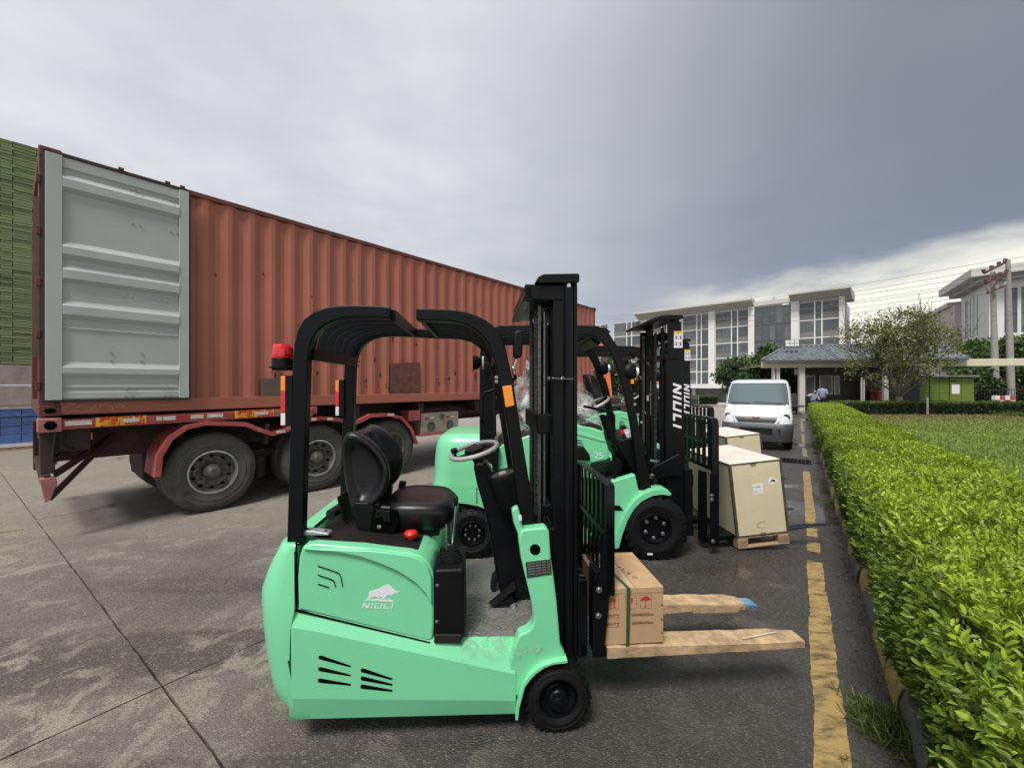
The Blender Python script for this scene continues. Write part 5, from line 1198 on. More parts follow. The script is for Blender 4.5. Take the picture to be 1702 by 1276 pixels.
mb = MB(); mb.box(sx0+.03-.0, sx0+.034, V0+.02, V1-.01, bz1+.0004, bz1+.0016); part('tape', mb, M['tape'], cbx)
def pf(x, z): return (bu0+x, zbot+z)      # face coordinates from the lower left corner
bh = bz1-zbot
mb = MB()
for dx in (.047, .064):      # two arrows
    mb.prism([pf(dx-.0035, bh-.095), pf(dx+.0035, bh-.095), pf(dx+.0035, bh-.068), pf(dx+.008, bh-.068), pf(dx, bh-.050), pf(dx-.008, bh-.068), pf(dx-.0035, bh-.068)], V0-.0016, V0+.001)
mb.prism([pf(.036, bh-.103), pf(.075, bh-.103), pf(.075, bh-.0995), pf(.036, bh-.0995)], V0-.0016, V0+.001)
part('arrow_mark', mb, M['print_red'], bxo)
mb = MB(); cx_, cz_ = .236, bh-.070
dome = [(cx_+.027*math.cos(R(a_)), cz_+.022*math.sin(R(a_))) for a_ in range(0, 181, 15)]
mb.prism([pf(*p) for p in dome], V0-.0016, V0+.001); mb.prism([pf(cx_-.0012, cz_-.034), pf(cx_+.0012, cz_-.034), pf(cx_+.0012, cz_+.026), pf(cx_-.0012, cz_+.026)], V0-.0018, V0+.001)
mb.prism([pf(cx_-.010, cz_-.030), pf(cx_-.008, cz_-.036), pf(cx_, cz_-.037), pf(cx_+.0012, cz_-.034), pf(cx_-.001, cz_-.033), pf(cx_-.008, cz_-.031)], V0-.0018, V0+.001); part('umbrella_mark', mb, M['print_red'], bxo)
mb = MB(); mb.prism([pf(.155, bh-.055), pf(.166, bh-.055), pf(.164, bh-.075), pf(.158, bh-.082)], V0-.0016, V0+.001); part('glass_mark', mb, M['print_red'], bxo)
mb = MB()
for x0 in (.028, .124, .206):
    for k in range(9):
        for zz_ in (bh-.040, bh-.112): mb.prism([pf(x0+k*.0068, zz_), pf(x0+k*.0068+.004, zz_), pf(x0+k*.0068+.004, zz_+.0014), pf(x0+k*.0068, zz_+.0014)], V0-.0014, V0+.001)
    for k in range(10):
        for xx in (x0, x0+.060): mb.prism([pf(xx, bh-.11+k*.007), pf(xx+.0014, bh-.11+k*.007), pf(xx+.0014, bh-.106+k*.007), pf(xx, bh-.106+k*.007)], V0-.0014, V0+.001)
part('dashed_border', mb, M['print_brown'], bxo, kind='stuff')
text('box_lettering', '箱内尺寸', .021, M['print_brown'], bxo, plane_xz(bu0+.018, V0-.001, zbot+bh-.152), sx=.9)
text('box_lettering', '箱外尺寸', .021, M['print_brown'], bxo, plane_xz(bu0+.018, V0-.001, zbot+bh-.196), sx=.9)
text('box_lettering', '335X288X250mm', .018, M['print_brown'], bxo, plane_xz(bu0+.158, V0-.001, zbot+bh-.150), bold=.0004, sx=.9)
text('box_lettering', '350X300X270mm', .018, M['print_brown'], bxo, plane_xz(bu0+.158, V0-.001, zbot+bh-.194), bold=.0004, sx=.9)
mb = MB(); mb.box(bu0+.016, bu0+.098, V0-.0012, V0+.001, zbot+bh-.160, zbot+bh-.159); mb.box(bu0+.016, bu0+.098, V0-.0012, V0+.001, zbot+bh-.2045, zbot+bh-.2035); part('underline', mb, M['print_brown'], bxo)
# handwriting on the lid
mb = MB(); rr = random.Random(3)
for cxk, cyk in ((.14, .05), (.155, -.02), (.165, -.065), (.18, -.11), (.195, -.155), (.215, -.20)):
    pts_ = []
    for k in range(7): pts_.append((bu0+cxk+rr.uniform(-.022, .022), cyk+rr.uniform(-.020, .020), bz1+.0008))
    for a_, b_ in zip(pts_[:-1], pts_[1:]): mb.bar([a_, b_], .0022, .0008)
part('handwriting', mb, M['ink'], bxo, kind='stuff')
mb = MB()
for z in (.055, .125, .205):
    for (x0_, z0q, x1_, z1q) in ((-.016, .006, -.004, -.006), (-.016, -.006, -.004, -.002)):
        mb.bar([(bu1+x0_, V0-.001, zbot+z+z0q), (bu1+x1_, V0-.001, zbot+z+z1q)], .0012, .002, up=(0, 1, 0))
part('pen_tick', mb, M['ink'], bxo)
# ------------------------------------------------------------------ the two larger forklifts behind
T2 = R(1.0); VN2 = -.59
F2 = Frame(1.39-.59*math.sin(T2), 4.01+.59*math.cos(T2), T2)
f2 = thing('forklift', 'larger mint green forklift in the middle with 25 on its side ', 'forklift', (F2.ox, F2.oy, 0), T2, 'mint green forklifts in a row')
L2 = F2.L
def pr(parent, name, pts, v, a, b, m_, bev=0, **k):
    mb = MB(); mb.prism(F2.poly(pts, v), a, b); return part(name, mb, M[m_], parent, bev, **k)
# counterweight
def rring2(ur, us, w, z, rc, n=8):
    return rring(ur, us, w, z, rc, n)
lev2 = [(718, 828, .50, .16, 800), (717, 815, .525, .2, 800), (717.5, 806, .535, .22, 800), (720, 797, .53, .22, 800), (721, 780, .528, .22, 797), (722, 760, .524, .22, 797), (724, 742, .515, .22, 797), (727, 731, .50, .2, 797), (733, 723.5, .47, .18, 797), (742, 719.5, .43, .14, 797), (755, 717, .37, .10, 797)]
rings = []
for px, py, w, rc, sm in lev2:
    u, z = L2(px, py, -w+.16); us, _ = L2(sm, py, -w); rings.append(rring2(u, us, w, z, rc))
mb = MB(); mb.loft(rings); cw2 = part('counterweight', mb, M['green'], f2, ang=30)
mb = MB(); uu_, zz_ = L2(720, 797, -.4); _, zc2 = L2(740, 812, -.53)
mb.box(L2(792, 800, -.53)[0], L2(793, 800, -.53)[0]+.002, -.537, -.45, L2(790, 840, -.53)[1]+.02, L2(790, 810, -.53)[1]); part('panel_gap', mb, M['slot'], cw2)
# body: rear fender arch over the wheel, hood side, front body
pr(f2, 'rear_fender', [(752, 808), (800, 816), (860, 822), (948, 822), (948, 905), (835, 905), (834, 880), (826, 862), (812, 849), (795, 842), (775, 838), (758, 836), (752, 834)], -.53, -.535, -.40, 'green', .012)
pr(f2, 'rear_fender', [(752, 808), (800, 816), (860, 822), (948, 822), (948, 905), (835, 905), (834, 880), (826, 862), (812, 849), (795, 842), (775, 838), (758, 836), (752, 834)], -.53, .535, .40, 'green', .012)
blk = pr(f2, 'side_panel', [(797, 736), (830, 742), (826, 800), (838, 838), (800, 838), (797, 818)], -.53, -.522, -.44, 'plastic', .01)
mb = MB(); c_ = L2(811, 776, -.53); mb.prism([(c_[0]+r_*math.cos(a_), c_[1]+r_*math.sin(a_)) for r_, rng in ((.040, range(0, 361, 15)), (.034, range(360, -1, -15))) for a_ in map(R, rng)], -.525, -.521); mb.prism([(c_[0]-.024, c_[1]-.018), (c_[0]+.006, c_[1]+.022), (c_[0]+.022, c_[1]+.022), (c_[0]+.012, c_[1]+.004), (c_[0]+.018, c_[1]-.02), (c_[0]+.004, c_[1]-.02), (c_[0]+.002, c_[1]-.002)], -.525, -.521); part('round_emblem', mb, M['white'], blk)
hp = [(826, 748), (834, 738), (900, 716), (960, 706), (985, 710), (1003, 716), (1012, 746), (1012, 764), (982, 770), (975, 822), (828, 822)]
hd = pr(f2, 'hood', hp, -.45, -.45, .45, 'green', .02)
pr(hd, 'hood_crease', [(958, 716), (1004, 731), (1006, 735), (958, 722)], -.45, -.458, -.44, 'green', .005)
for k in range(4): pr(hd, 'louvre', [(955, 730+k*4.6), (966+k*1.5, 731.5+k*4.6), (968+k*1.5, 733+k*4.6), (955, 731.7+k*4.6)], -.45, -.4535, -.45, 'slot')
x_, z_ = L2(988, 762, -.452); text('model_number', '25', .088, M['white'], hd, plane_xz(x_, -.4535, z_) @ Matrix.Shear('XY', 4, (.2, 0)) if False else plane_xz(x_, -.4535, z_), bold=.0008)
pr(f2, 'seat_deck', [(826, 742), (842, 730), (930, 712), (985, 704), (1000, 708), (1003, 716), (960, 713), (900, 722), (835, 744)], -.45, -.44, .44, 'deck', .008)
fb = [(975, 778), (1016, 800), (1056, 788), (1062, 816), (1100, 816), (1100, 822), (1082, 824), (1062, 835), (1045, 853), (1033, 880), (1027, 908), (1016, 905), (940, 905), (940, 778)]
for s_ in (-1, 1): pr(f2, 'front_body', fb, -.53, s_*.53, s_*.44, 'green', .012)
arch = [(1022, 911), (1026, 882), (1038, 852), (1052, 832), (1066, 820), (1083, 813), (1099, 811), (1108, 812), (1115, 820), (1112, 823), (1100, 821), (1084, 823), (1066, 832), (1053, 845), (1043, 862), (1034, 886), (1028, 909)]
for s_ in (-1, 1): pr(f2, 'front_fender', arch, -.56, s_*.585, s_*.40, 'green', .006)
pr(f2, 'chassis', [(800, 835), (948, 815), (975, 800), (1060, 800), (1090, 812), (1060, 840), (1030, 900), (940, 900), (835, 895)], -.4, -.40, .40, 'steel_black', .01)
# floor, steps, toe board
u0f, zf2 = L2(1000, 792, -.5); u1f, _ = L2(1058, 790, -.5)
mb = MB(); zfl = L2(1016, 800, -.53)[1]; ufa, ufb = L2(968, 800, -.5)[0], L2(1062, 800, -.5)[0]; mb.box(ufa, ufb, -.50, .50, zfl-.02, zfl+.004); part('floor_plate', mb, M['deck'], f2, .004)
for i, (px, py) in enumerate(((951, 845), (963, 872), (985, 905))):
    u, z = L2(px, py, -.53); mb = MB(); mb.box(u-.02, u+.17, -.545, -.36, z, z+.09); part('step', mb, M['deck'], f2, .006)
pr(f2, 'step_recess', [(940, 790), (1000, 796), (1014, 812), (1010, 905), (1000, 905), (945, 842), (940, 842)], -.53, -.5345, -.52, 'slot')
pr(f2, 'vent_grille', [(1010, 838), (1030, 840), (1036, 848), (1012, 847)], -.53, -.536, -.52, 'slot')
pr(f2, 'foot_guard', [(955, 752), (960, 741), (970, 742), (980, 755), (982, 766), (955, 764)], -.5, -.52, -.36, 'plastic', .02)
# dashboard, levers, steering
pr(f2, 'dashboard', [(1018, 736), (1022, 728), (1058, 722), (1064, 735), (1064, 806), (1050, 800), (1040, 770)], -.2, -.36, .40, 'plastic', .012)
mb = MB()
for y in (-.26, -.19, -.12):
    u, z = L2(1036, 726, y); mb.tube([(u, y, z-.03), (u-.01, y, z+.08)], .006, 6); mb.sphere((u-.01, y, z+.09), .014, n=10, m=6)
part('lever', mb, M['rubber'], f2)
pr(f2, 'white_box', [(1038, 720), (1049, 714), (1056, 722), (1055, 728), (1042, 730)], -.28, -.30, -.12, 'white', .01)
pr(f2, 'red_switch', [(1031, 716), (1037, 715), (1038, 720), (1032, 721)], -.28, -.30, -.26, 'red_knob', .004)
pr(f2, 'steering_column', [(996, 690), (1006, 688), (1020, 718), (1034, 760), (1026, 766), (1010, 730)], 0, -.06, .06, 'plastic', .02)
c2 = Vector((*[L2(990, 671, 0)[0]], 0, L2(990, 671, 0)[1])); ax2 = Vector((-.50, -.10, 1)).normalized(); e1 = Vector((1, 0, .5)).normalized(); e1 = (e1-ax2*e1.dot(ax2)).normalized(); e2 = ax2.cross(e1)
mb = MB(); mb.tube([c2+e1*.155*math.cos(t)+e2*.155*math.sin(t) for t in [2*math.pi*i/32 for i in range(32)]], .0155, 8, closed=True, up=tuple(ax2)); sw2 = part('steering_wheel', mb, M['refl_w'], f2, ang=80)
mb = MB()
for a_ in (30, 150, 270): d_ = e1*math.cos(R(a_))+e2*math.sin(R(a_)); mb.bar([c2-ax2*.015, c2+d_*.155], .03, .012, up=tuple(ax2))
mb.cyl(c2-ax2*.05, c2+ax2*.01, .04, 14); mb.cyl(c2+e1*.12-e2*.05, c2+e1*.12-e2*.05+ax2*.05, .018, 10); part('wheel_spoke', mb, M['plastic'], sw2)
mb = MB(); q = [L2(970, 675, -.48), L2(1018, 685, -.48), (L2(1021, 690, -.48)), L2(1022, 800, -.48)]; mb.tube([(a_, -.47, b_) for a_, b_ in q], .013, 8); part('grab_rail', mb, M['black'], f2, ang=60)
mb = MB(); mb.prism(F2.poly([(1003, 790), (1030, 762), (1034, 765), (1012, 792)], -.3), -.30, -.14); mb.prism(F2.poly([(1012, 790), (1030, 768), (1036, 772), (1030, 788)], -.3), -.3, -.29); part('pedal', mb, M['plastic'], f2, .004)
# seat under film (each truck's own)
su, sz = L2(925, 704, 0)
mb = MB(); mb.loft([superring(su, .22, .20, sz, 3), superring(su, .25, .24, sz+.05, 3), superring(su, .24, .235, sz+.10, 3), superring(su, .15, .15, sz+.12, 3)]); s2 = part('seat', mb, M['vinyl'], f2, ang=60)
mb = MB(); rings = []
for h_, hy, dp in ((.05, .19, .10), (.2, .235, .11), (.38, .22, .10), (.50, .17, .07), (.54, .08, .04)): rings.append(brow(su-.20-h_*.16, sz+.06+h_, hy, dp, 0))
mb.loft(rings); part('seat_backrest', mb, M['vinyl'], s2, ang=60)
# overhead guard
fO2 = [(797, 590), (801, 562), (812, 546), (830, 540), (900, 539.5), (960, 540), (991.6, 541), (1003, 545), (1013, 554), (1024.5, 571.7), (1032, 588), (1038.6, 604.6), (1052.7, 651.6), (1061, 700), (1068, 740), (1084, 813)]
fI2 = [(820, 592), (822, 574), (828, 563), (840, 558), (900, 557.5), (960, 557), (984, 558), (993, 562), (1002, 569), (1012, 581), (1018, 592), (1024, 606), (1038, 655), (1048, 700), (1054, 740), (1063, 818)]
rP2 = [(797, 590), (820, 592), (822, 745), (797, 740)]
for s0, s1 in ((-.50, -.43), (.43, .50)):
    mb = MB(); mb.prism(F2.poly(fO2, -.5)+F2.poly(fI2, -.5)[::-1], s0, s1); part('guard_post', mb, M['black'], f2, .012, 2, 30)
    mb = MB(); mb.prism(F2.poly(rP2, -.5), s0, s1); part('guard_post', mb, M['black'], f2, .012)
ua2, za2 = L2(812, 548, -.5); ub2, _ = L2(990, 548, -.5)
for k in range(8):
    y = -.37+.74*k/7; mb = MB(); mb.box(ua2+.02, ub2, y-.008, y+.008, za2-.05, za2+.012); part('roof_slat', mb, M['black'], f2)
pr(f2, 'front_visor', [(985, 541), (1012, 541), (1021, 548), (1000, 572), (988, 562)], -.5, -.36, .46, 'black', .006)
for u in (ua2+.03, ub2-.06): mb = MB(); mb.box(u, u+.05, -.44, .44, za2-.06, za2+.005); part('cross_bar', mb, M['black'], f2, .004)
mb = MB(); x_, z_ = L2(806, 604, -.5); mb.prism([(x_-.02, z_), (x_+.02, z_+.005), (x_+.035, z_-.06), (x_-.03, z_-.07)], -.60, -.54); mb.lathe([(.03, 0), (.055, -.04), (.058, -.08), (.02, -.09)], (x_+.08, -.45, z_-.02), 16, 'x'); part('rear_lamp', mb, M['plastic'], f2, .006)
for v, px, py in ((-.40, 1048, 618), (.52, 1003, 612)):
    x_, z_ = L2(px, py, v-.1); mb = MB(); mb.sphere((x_, v-.08, z_), .075, .045, .085, 14, 10); hl = part('work_lamp', mb, M['plastic'], f2, ang=70)
    mb = MB(); mb.lathe([(.045, .055), (.05, .075), (.001, .08)], (x_, v-.08, z_), 14, 'x'); part('lamp_lens', mb, M['white_lens'], hl)
    mb = MB(); mb.box(x_-.0, x_+.03, v-.12, v-.05, z_-.12, z_-.075); part('turn_signal', mb, M['amber'], hl, .006)
    mb = MB(); mb.tube([(x_-.03, v-.05, z_+.02), (x_-.12, v+.02, z_-.03)], .010, 8); part('lamp_arm', mb, M['chrome'], hl)
mb = MB()
for px, py in ((1055, 672), (1060, 689), (1066, 702)): x_, z_ = L2(px, py, -.5); bolt(mb, x_, -.502, z_, .010, .010)
part('bolt', mb, M['zinc'], f2, kind='stuff')
# wheels with lugged tyres
def big_wheel(Rr, rr, w, nl, nb, rb, nm):
    mb = MB(); mb.lathe([(rr, w), (rr, .03), (rr+.008, .008), (rr+(Rr-rr)*.35, .0), (rr+(Rr-rr)*.42, -.004), (rr+(Rr-rr)*.55, .0), (Rr-.035, .012), (Rr-.022, .03), (Rr-.022, w-.03), (Rr-.04, w), (rr, w)], (0, 0, 0), 44)
    for i in range(nl):
        a_ = 2*math.pi*i/nl; Mx = Matrix.Rotation(-a_, 4, 'Y')
        mb.add([Mx @ Vector(v) for v in [(Rr-.05, .004, -.028), (Rr-.002, .018, -.024), (Rr, .10, -.006), (Rr, w*.5, .006), (Rr-.03, w*.5, .008), (Rr-.03, .10, -.008),
                                         (Rr-.05, .004, .028), (Rr-.002, .018, .026), (Rr, .10, .044), (Rr, w*.5, .056), (Rr-.03, w*.5, .06), (Rr-.03, .10, .044)]],
               [(0, 1, 7, 6), (1, 2, 8, 7), (2, 3, 9, 8), (3, 4, 10, 9), (0, 5, 2, 1), (5, 4, 3, 2), (6, 7, 8, 11), (11, 8, 9, 10)])
        a2_ = a_+math.pi/nl; Mx = Matrix.Rotation(-a2_, 4, 'Y')
        mb.box(Rr-.03, Rr, w*.52, w-.02, -.026, .026, Mx)
    me = mb.mesh(nm); me.materials.append(M['rubber'])
    h = MB(); h.lathe([(rr+.004, .03), (rr, .012), (rr-.012, .006), (rr-.02, .03), (rr-.035, .055), (rb+.025, .06), (rb+.02, .045), (rb-.028, .045), (rb-.032, .03), (.02, .03), (.001, .03)], (0, 0, 0), 36)
    hm_ = h.mesh(nm+'_rim'); hm_.materials.append(M['steel_black'])
    b_ = MB()
    for j in range(nb): a_ = 2*math.pi*(j+.4)/nb; bolt(b_, rb*math.cos(a_), .045, rb*math.sin(a_), .013 if nb < 8 else .008, .025)
    bm_ = b_.mesh(nm+'_nuts'); bm_.materials.append(M['zinc'])
    return me, hm_, bm_
fw = big_wheel(.312, .150, .20, 22, 6, .098, 'front_tyre'); rw = big_wheel(.252, .125, .17, 20, 8, .072, 'rear_tyre')
def put_wheel(parent, nm, ms, loc, rot):
    w_ = link(bpy.data.objects.new(nm, ms[0]), parent); w_.location = loc; w_.rotation_euler = (0, 0, rot)
    link(bpy.data.objects.new('rim', ms[1]), w_); link(bpy.data.objects.new('wheel_nuts', ms[2]), w_)
ux, zx = L2(1091, 877, -.59); put_wheel(f2, 'front_wheel', fw, (ux, -.585, .312), 0); put_wheel(f2, 'front_wheel', fw, (ux, .585, .312), math.pi)
ur_, zr_ = L2(785, 890, -.50); put_wheel(f2, 'rear_wheel', rw, (ur_, -.52, .252), 0); put_wheel(f2, 'rear_wheel', rw, (ur_, .52, .252), math.pi)
mb = MB(); mb.cyl((ur_, -.4, .25), (ur_, .4, .25), .06); mb.cyl((ux, -.4, .31), (ux, .4, .31), .09); part('axle', mb, M['steel_black'], f2)
mb = MB(); x_, z_ = L2(1080, 920, -.59); mb.box(x_-.025, x_+.025, -.600, -.590, z_-.008, z_+.006); part('tyre_label', mb, M['white'], f2)
# mast
Um = L2(1110, 700, -.42)[0]; Ue = L2(1141, 700, -.42)[0]; zm2 = L2(1120, 530, -.42)[1]
mw = .43
lean2 = Matrix.Identity(4)
def mprt(name, mb, m_, par=f2, bev=.005, **k): return part(name, mb, M[m_], par, bev, **k)
for s_ in (-1, 1):
    mb = MB(); mb.prism([(Um-.015, .12), (Ue-.0, .12), (Ue-.055, zm2-.03), (Um-.005, zm2-.03)], s_*mw, s_*(mw-.022)); out_ = mprt('mast_channel', mb, 'steel_black')
    mb = MB(); mb.box(Um-.02, Um+.03, min(s_*mw, s_*(mw-.09))+.001, max(s_*mw, s_*(mw-.09))-.001, .12, zm2-.35); mprt('mast_channel', mb, 'steel_black')
    mb = MB(); mb.box(Um+.05, Um+.13, min(s_*(mw-.03), s_*(mw-.09)), max(s_*(mw-.03), s_*(mw-.09)), .16, zm2-.01); mprt('mast_channel', mb, 'steel_black')
    if s_ < 0: outer_near = out_
mb = MB(); mb.prism(F2.poly([(1098, 526), (1104, 524), (1133, 524), (1134, 530), (1120, 532), (1098, 532)], -.42), -.45, .45); mprt('top_cross_member', mb, 'steel_black')
ut_, zt_ = L2(1100, 526, -.42)
mb = MB(); mb.add([(ut_+.0, -.45, zt_+.012), (ut_+.0, .47, zt_+.012), (ut_-.10, .47, zt_-.02), (ut_-.12, -.45, zt_-.03), (ut_+.0, -.45, zt_-.03), (ut_+.0, .47, zt_-.03), (ut_-.10, .47, zt_-.05), (ut_-.12, -.45, zt_-.055)], [(0, 1, 2, 3), (7, 6, 5, 4), (0, 3, 7, 4), (1, 5, 6, 2), (3, 2, 6, 7), (0, 4, 5, 1)]); mprt('rear_cross_plate', mb, 'steel_black')
mb = MB(); u_, z_ = L2(1115, 592, -.42); mb.box(Um-.04, Um+.10, -.44, .44, z_-.03, z_+.015); mprt('middle_cross_member', mb, 'steel_black')
mb = MB(); mb.box(Um-.02, Um+.06, -.40, .40, .9, 1.0); mb.box(Um-.02, Um+.06, -.40, .40, .25, .4); mprt('lower_cross_member', mb, 'steel_black')
for y in (-.20, .18):
    mb = MB(); chain(mb, Um-.045, y, .55, zm2-.15, .042, .034); part('lift_chain', mb, M['chain'], f2, kind='stuff')
    mb = MB(); mb.lathe([(.055, -.02), (.06, -.016), (.052, -.008), (.052, .008), (.06, .016), (.055, .02), (.001, .02)], (Um+.03, y, zm2-.16), 20, 'y'); mprt('chain_pulley', mb, 'steel_black')
for y in (-.33, .33): mb = MB(); mb.cyl((Um-.02, y, .2), (Um-.02, y, zm2-.5), .030, 18); mb.cyl((Um-.02, y, zm2-.5), (Um-.02, y, zm2-.08), .017, 12); mprt('lift_cylinder', mb, 'steel_black', bev=0, ang=50)
mb = MB(); mb.cyl((Um-.0, .0, .3), (Um-.0, .0, zm2-.7), .035, 18); mprt('centre_cylinder', mb, 'steel_black', bev=0)
mb = MB()
for y, r_ in ((-.10, .010), (-.06, .007), (.05, .010), (.10, .007), (.26, .009)): mb.tube([(Um-.03, y, .5), (Um-.035, y+.004, 1.3), (Um-.03, y, zm2-.22), (Um+.0, y, zm2-.12), (Um+.05, y, zm2-.12), (Um+.08, y, zm2-.25)], r_, 8)
part('hydraulic_hose', mb, M['rubber'], f2, kind='stuff', ang=60)
mb = MB()
for y, z in ((.03, zm2-.45), (-.27, zm2-.55), (.3, zm2-.6), (.14, zm2-1.0), (-.05, zm2-.8)): mb.tube([(Um-.03, y, z), (Um-.05, y, z+.03), (Um-.05, y-.05, z+.03)], .007, 6)
mb.cyl((Um-.045, -.06, zm2-.62), (Um-.045, -.06, zm2-1.0), .004, 6); mprt('pipe_fitting', mb, 'zinc', bev=0)
mb = MB(); mb.box(Um-.045, Um-.04, .02, .07, zm2-.84, zm2-.78); mprt('white_tag', mb, 'white', bev=0)
ul_, zl_ = L2(1135.5, 635.5, -.43); 
sc_ = (L2(1130, 635.5, -.43)[1]-L2(1130, 711, -.43)[1])/4.75
mb = MB(); xl = L2(1118.5, 670, -.43)[0]
niuli(mb, 0, 0, 1, Matrix.Translation((xl, -mw-.0015, L2(1125, 636, -.43)[1])) @ Matrix.Rotation(R(90), 4, Vector((0, 1, 0))) @ Matrix.Rotation(R(90), 4, 'X') @ Matrix.Diagonal((sc_, .085, 1, 1)), slant=.28)
part('mast_lettering', mb, M['white'], outer_near)
def sticker(px0, py0, px1, py1):
    (xa, za_), (xb, zb_) = L2(px0, py0, -.43), L2(px1, py1, -.43)
    s_o = part('warning_sticker', MB().box(xa, xb, -mw-.002, -mw+.004, zb_, za_), M['white'], outer_near)
    h_ = za_-zb_; part('yellow_header', MB().box(xa, xb, -mw-.003, -mw-.0018, za_-h_*.16, za_), M['yel'], s_o)
    mb = MB(); w_ = (xb-xa)
    mb.prism([(xa+w_*.42, za_-h_*.13), (xa+w_*.58, za_-h_*.13), (xa+w_*.5, za_-h_*.03)], -mw-.0036, -mw-.0028)
    for ix in (.25, .74):
        for iz in (.36, .74):
            cx_, cz_ = xa+w_*ix, za_-h_*iz
            mb.prism([(cx_+w_*.06*math.cos(a_), cz_+h_*.09+w_*.06*math.sin(a_)) for a_ in [k*math.pi/4 for k in range(8)]], -mw-.0036, -mw-.0028)
            mb.prism([(cx_-w_*.10, cz_+h_*.05), (cx_+w_*.10, cz_+h_*.03), (cx_+w_*.05, cz_-h_*.05), (cx_+w_*.12, cz_-h_*.13), (cx_+w_*.02, cz_-h_*.11), (cx_-w_*.06, cz_-h_*.14), (cx_-w_*.04, cz_-h_*.02)], -mw-.0036, -mw-.0028)
            for sgx in (-1, 1): mb.prism([(cx_+sgx*w_*.19, cz_-h_*.14), (cx_+sgx*w_*.205, cz_-h_*.14), (cx_+sgx*w_*.205, cz_+h_*.14), (cx_+sgx*w_*.19, cz_+h_*.14)], -mw-.0034, -mw-.0028)
    part('pictogram', mb, M['ink'], s_o, kind='stuff')
sticker(1120, 550.5, 1134.5, 578)
# tilt cylinder arm, pipe
pr(f2, 'tilt_arm', [(1080, 781), (1084, 776), (1127, 753), (1130, 755), (1131, 768), (1130, 790), (1120, 789), (1086, 796), (1081, 792)], -.44, -.465, -.445, 'steel_black', .006)
mb = MB(); x_, z_ = L2(1083, 791, -.46); bolt(mb, x_, -.466, z_, .018, .02); q = [L2(1097, 810, -.3), L2(1104, 809, -.3), L2(1107, 804, -.3), L2(1106, 792, -.3)]; mb.tube([(a_, -.3, b_) for a_, b_ in q], .009, 8); q = [L2(1080, 764, -.3), L2(1090, 767, -.3), L2(1102, 766, -.3)]; mb.tube([(a_, -.3, b_) for a_, b_ in q], .014, 8); part('chrome_pipe', mb, M['chrome'], f2)
# carriage, guard, forks
Uc = Ue-.005
mb = MB(); mb.box(Uc, Uc+.06, -.46, .55, .70, .80); mprt('upper_carriage_bar', mb, 'steel_black')
mb = MB(); mb.box(Uc, Uc+.06, -.46, .55, .20, .30); mprt('lower_carriage_bar', mb, 'steel_black')
mb = MB()
for y in (-.44, -.16, .16, .44): mb.box(Uc-.03, Uc+.05, y-.025, y+.025, .2, .86)
mprt('carriage_plate', mb, 'steel_black')
mb = MB(); mb.box(Uc+.061, Uc+.08, -.34, -.26, .745, .80); mprt('yellow_mark', mb, 'yel')
Ug = L2(1188, 760, -.45)[0]; zg2 = L2(1180, 696, -.45)[1]
gp = [(Ug, -.455, .10), (Ug, -.455, zg2-.07), (Ug, -.445, zg2-.03), (Ug, -.42, zg2-.005), (Ug, -.38, zg2), (Ug, .47, zg2), (Ug, .50, zg2-.02), (Ug, .505, zg2-.07), (Ug, .505, .7)]
mb = MB(); mb.sweep(gp, [(-.010, -.036), (.010, -.036), (.010, .036), (-.010, .036)], up=(1, 0, 0)); lg2 = part('load_guard_frame', mb, M['steel_black'], f2, .003, ang=30)
for k in range(7):
    y = -.35+.125*k; mb = MB(); mb.box(Ug-.012, Ug+.012, y-.020, y+.020, .86, zg2-.02); part('load_guard_slat', mb, M['steel_black'], lg2)
mb = MB(); mb.box(Ug-.018, Ug-.008, -.44, .50, 1.10, 1.13); mb.box(Ug-.018, Ug+.01, -.44, .50, .84, .875); part('load_guard_bar', mb, M['steel_black'], lg2)
mb = MB(); mb.box(Ug-.055, Ug+.035, -.47, -.455, .10, .82); mprt('guard_side_plate', mb, 'steel_black')
mb = MB()
for px, py in ((1183, 823), (1183, 830), (1185, 899)): x_, z_ = L2(px, py, -.47); bolt(mb, x_, -.471, z_, .014, .014)
part('bolt', mb, M['zinc'], f2, kind='stuff')
for v0, v1, tipx, tipz in ((-.30, -.18, 1.135, .245), (.24, .36, 1.135, .245)):
    mb = MB(); ff = Ug+.0; mb.prism([(ff-.045, .06), (ff-.045, .80), (ff-.005, .80), (ff, .125), (ff+1.12, .222), (ff+1.32, .240), (ff+1.32, .232)], v0, v1); fk_ = part('fork', mb, M['steel_black'], f2, .004)
    me_ = fk_.data
    for v_ in me_.vertices:      # tapered tip
        if v_.co.x > ff+1.25: v_.co.y = (v0+v1)/2 + (v_.co.y-(v0+v1)/2)*.35
index_kids()
f3 = copy_tree(f2); f3.location = (f2.location[0]+1.0, f2.location[1]+2.15, 0)
f3['label'] = 'mint green forklift farthest back, mostly hidden, its black lettered mast just right of the middle forklift mast'
f2['label'] = 'larger mint green forklift in the middle with 25 on its side'
f3['label'] = 'farthest forklift, mostly hidden behind the middle one, its lettered mast peeking out'
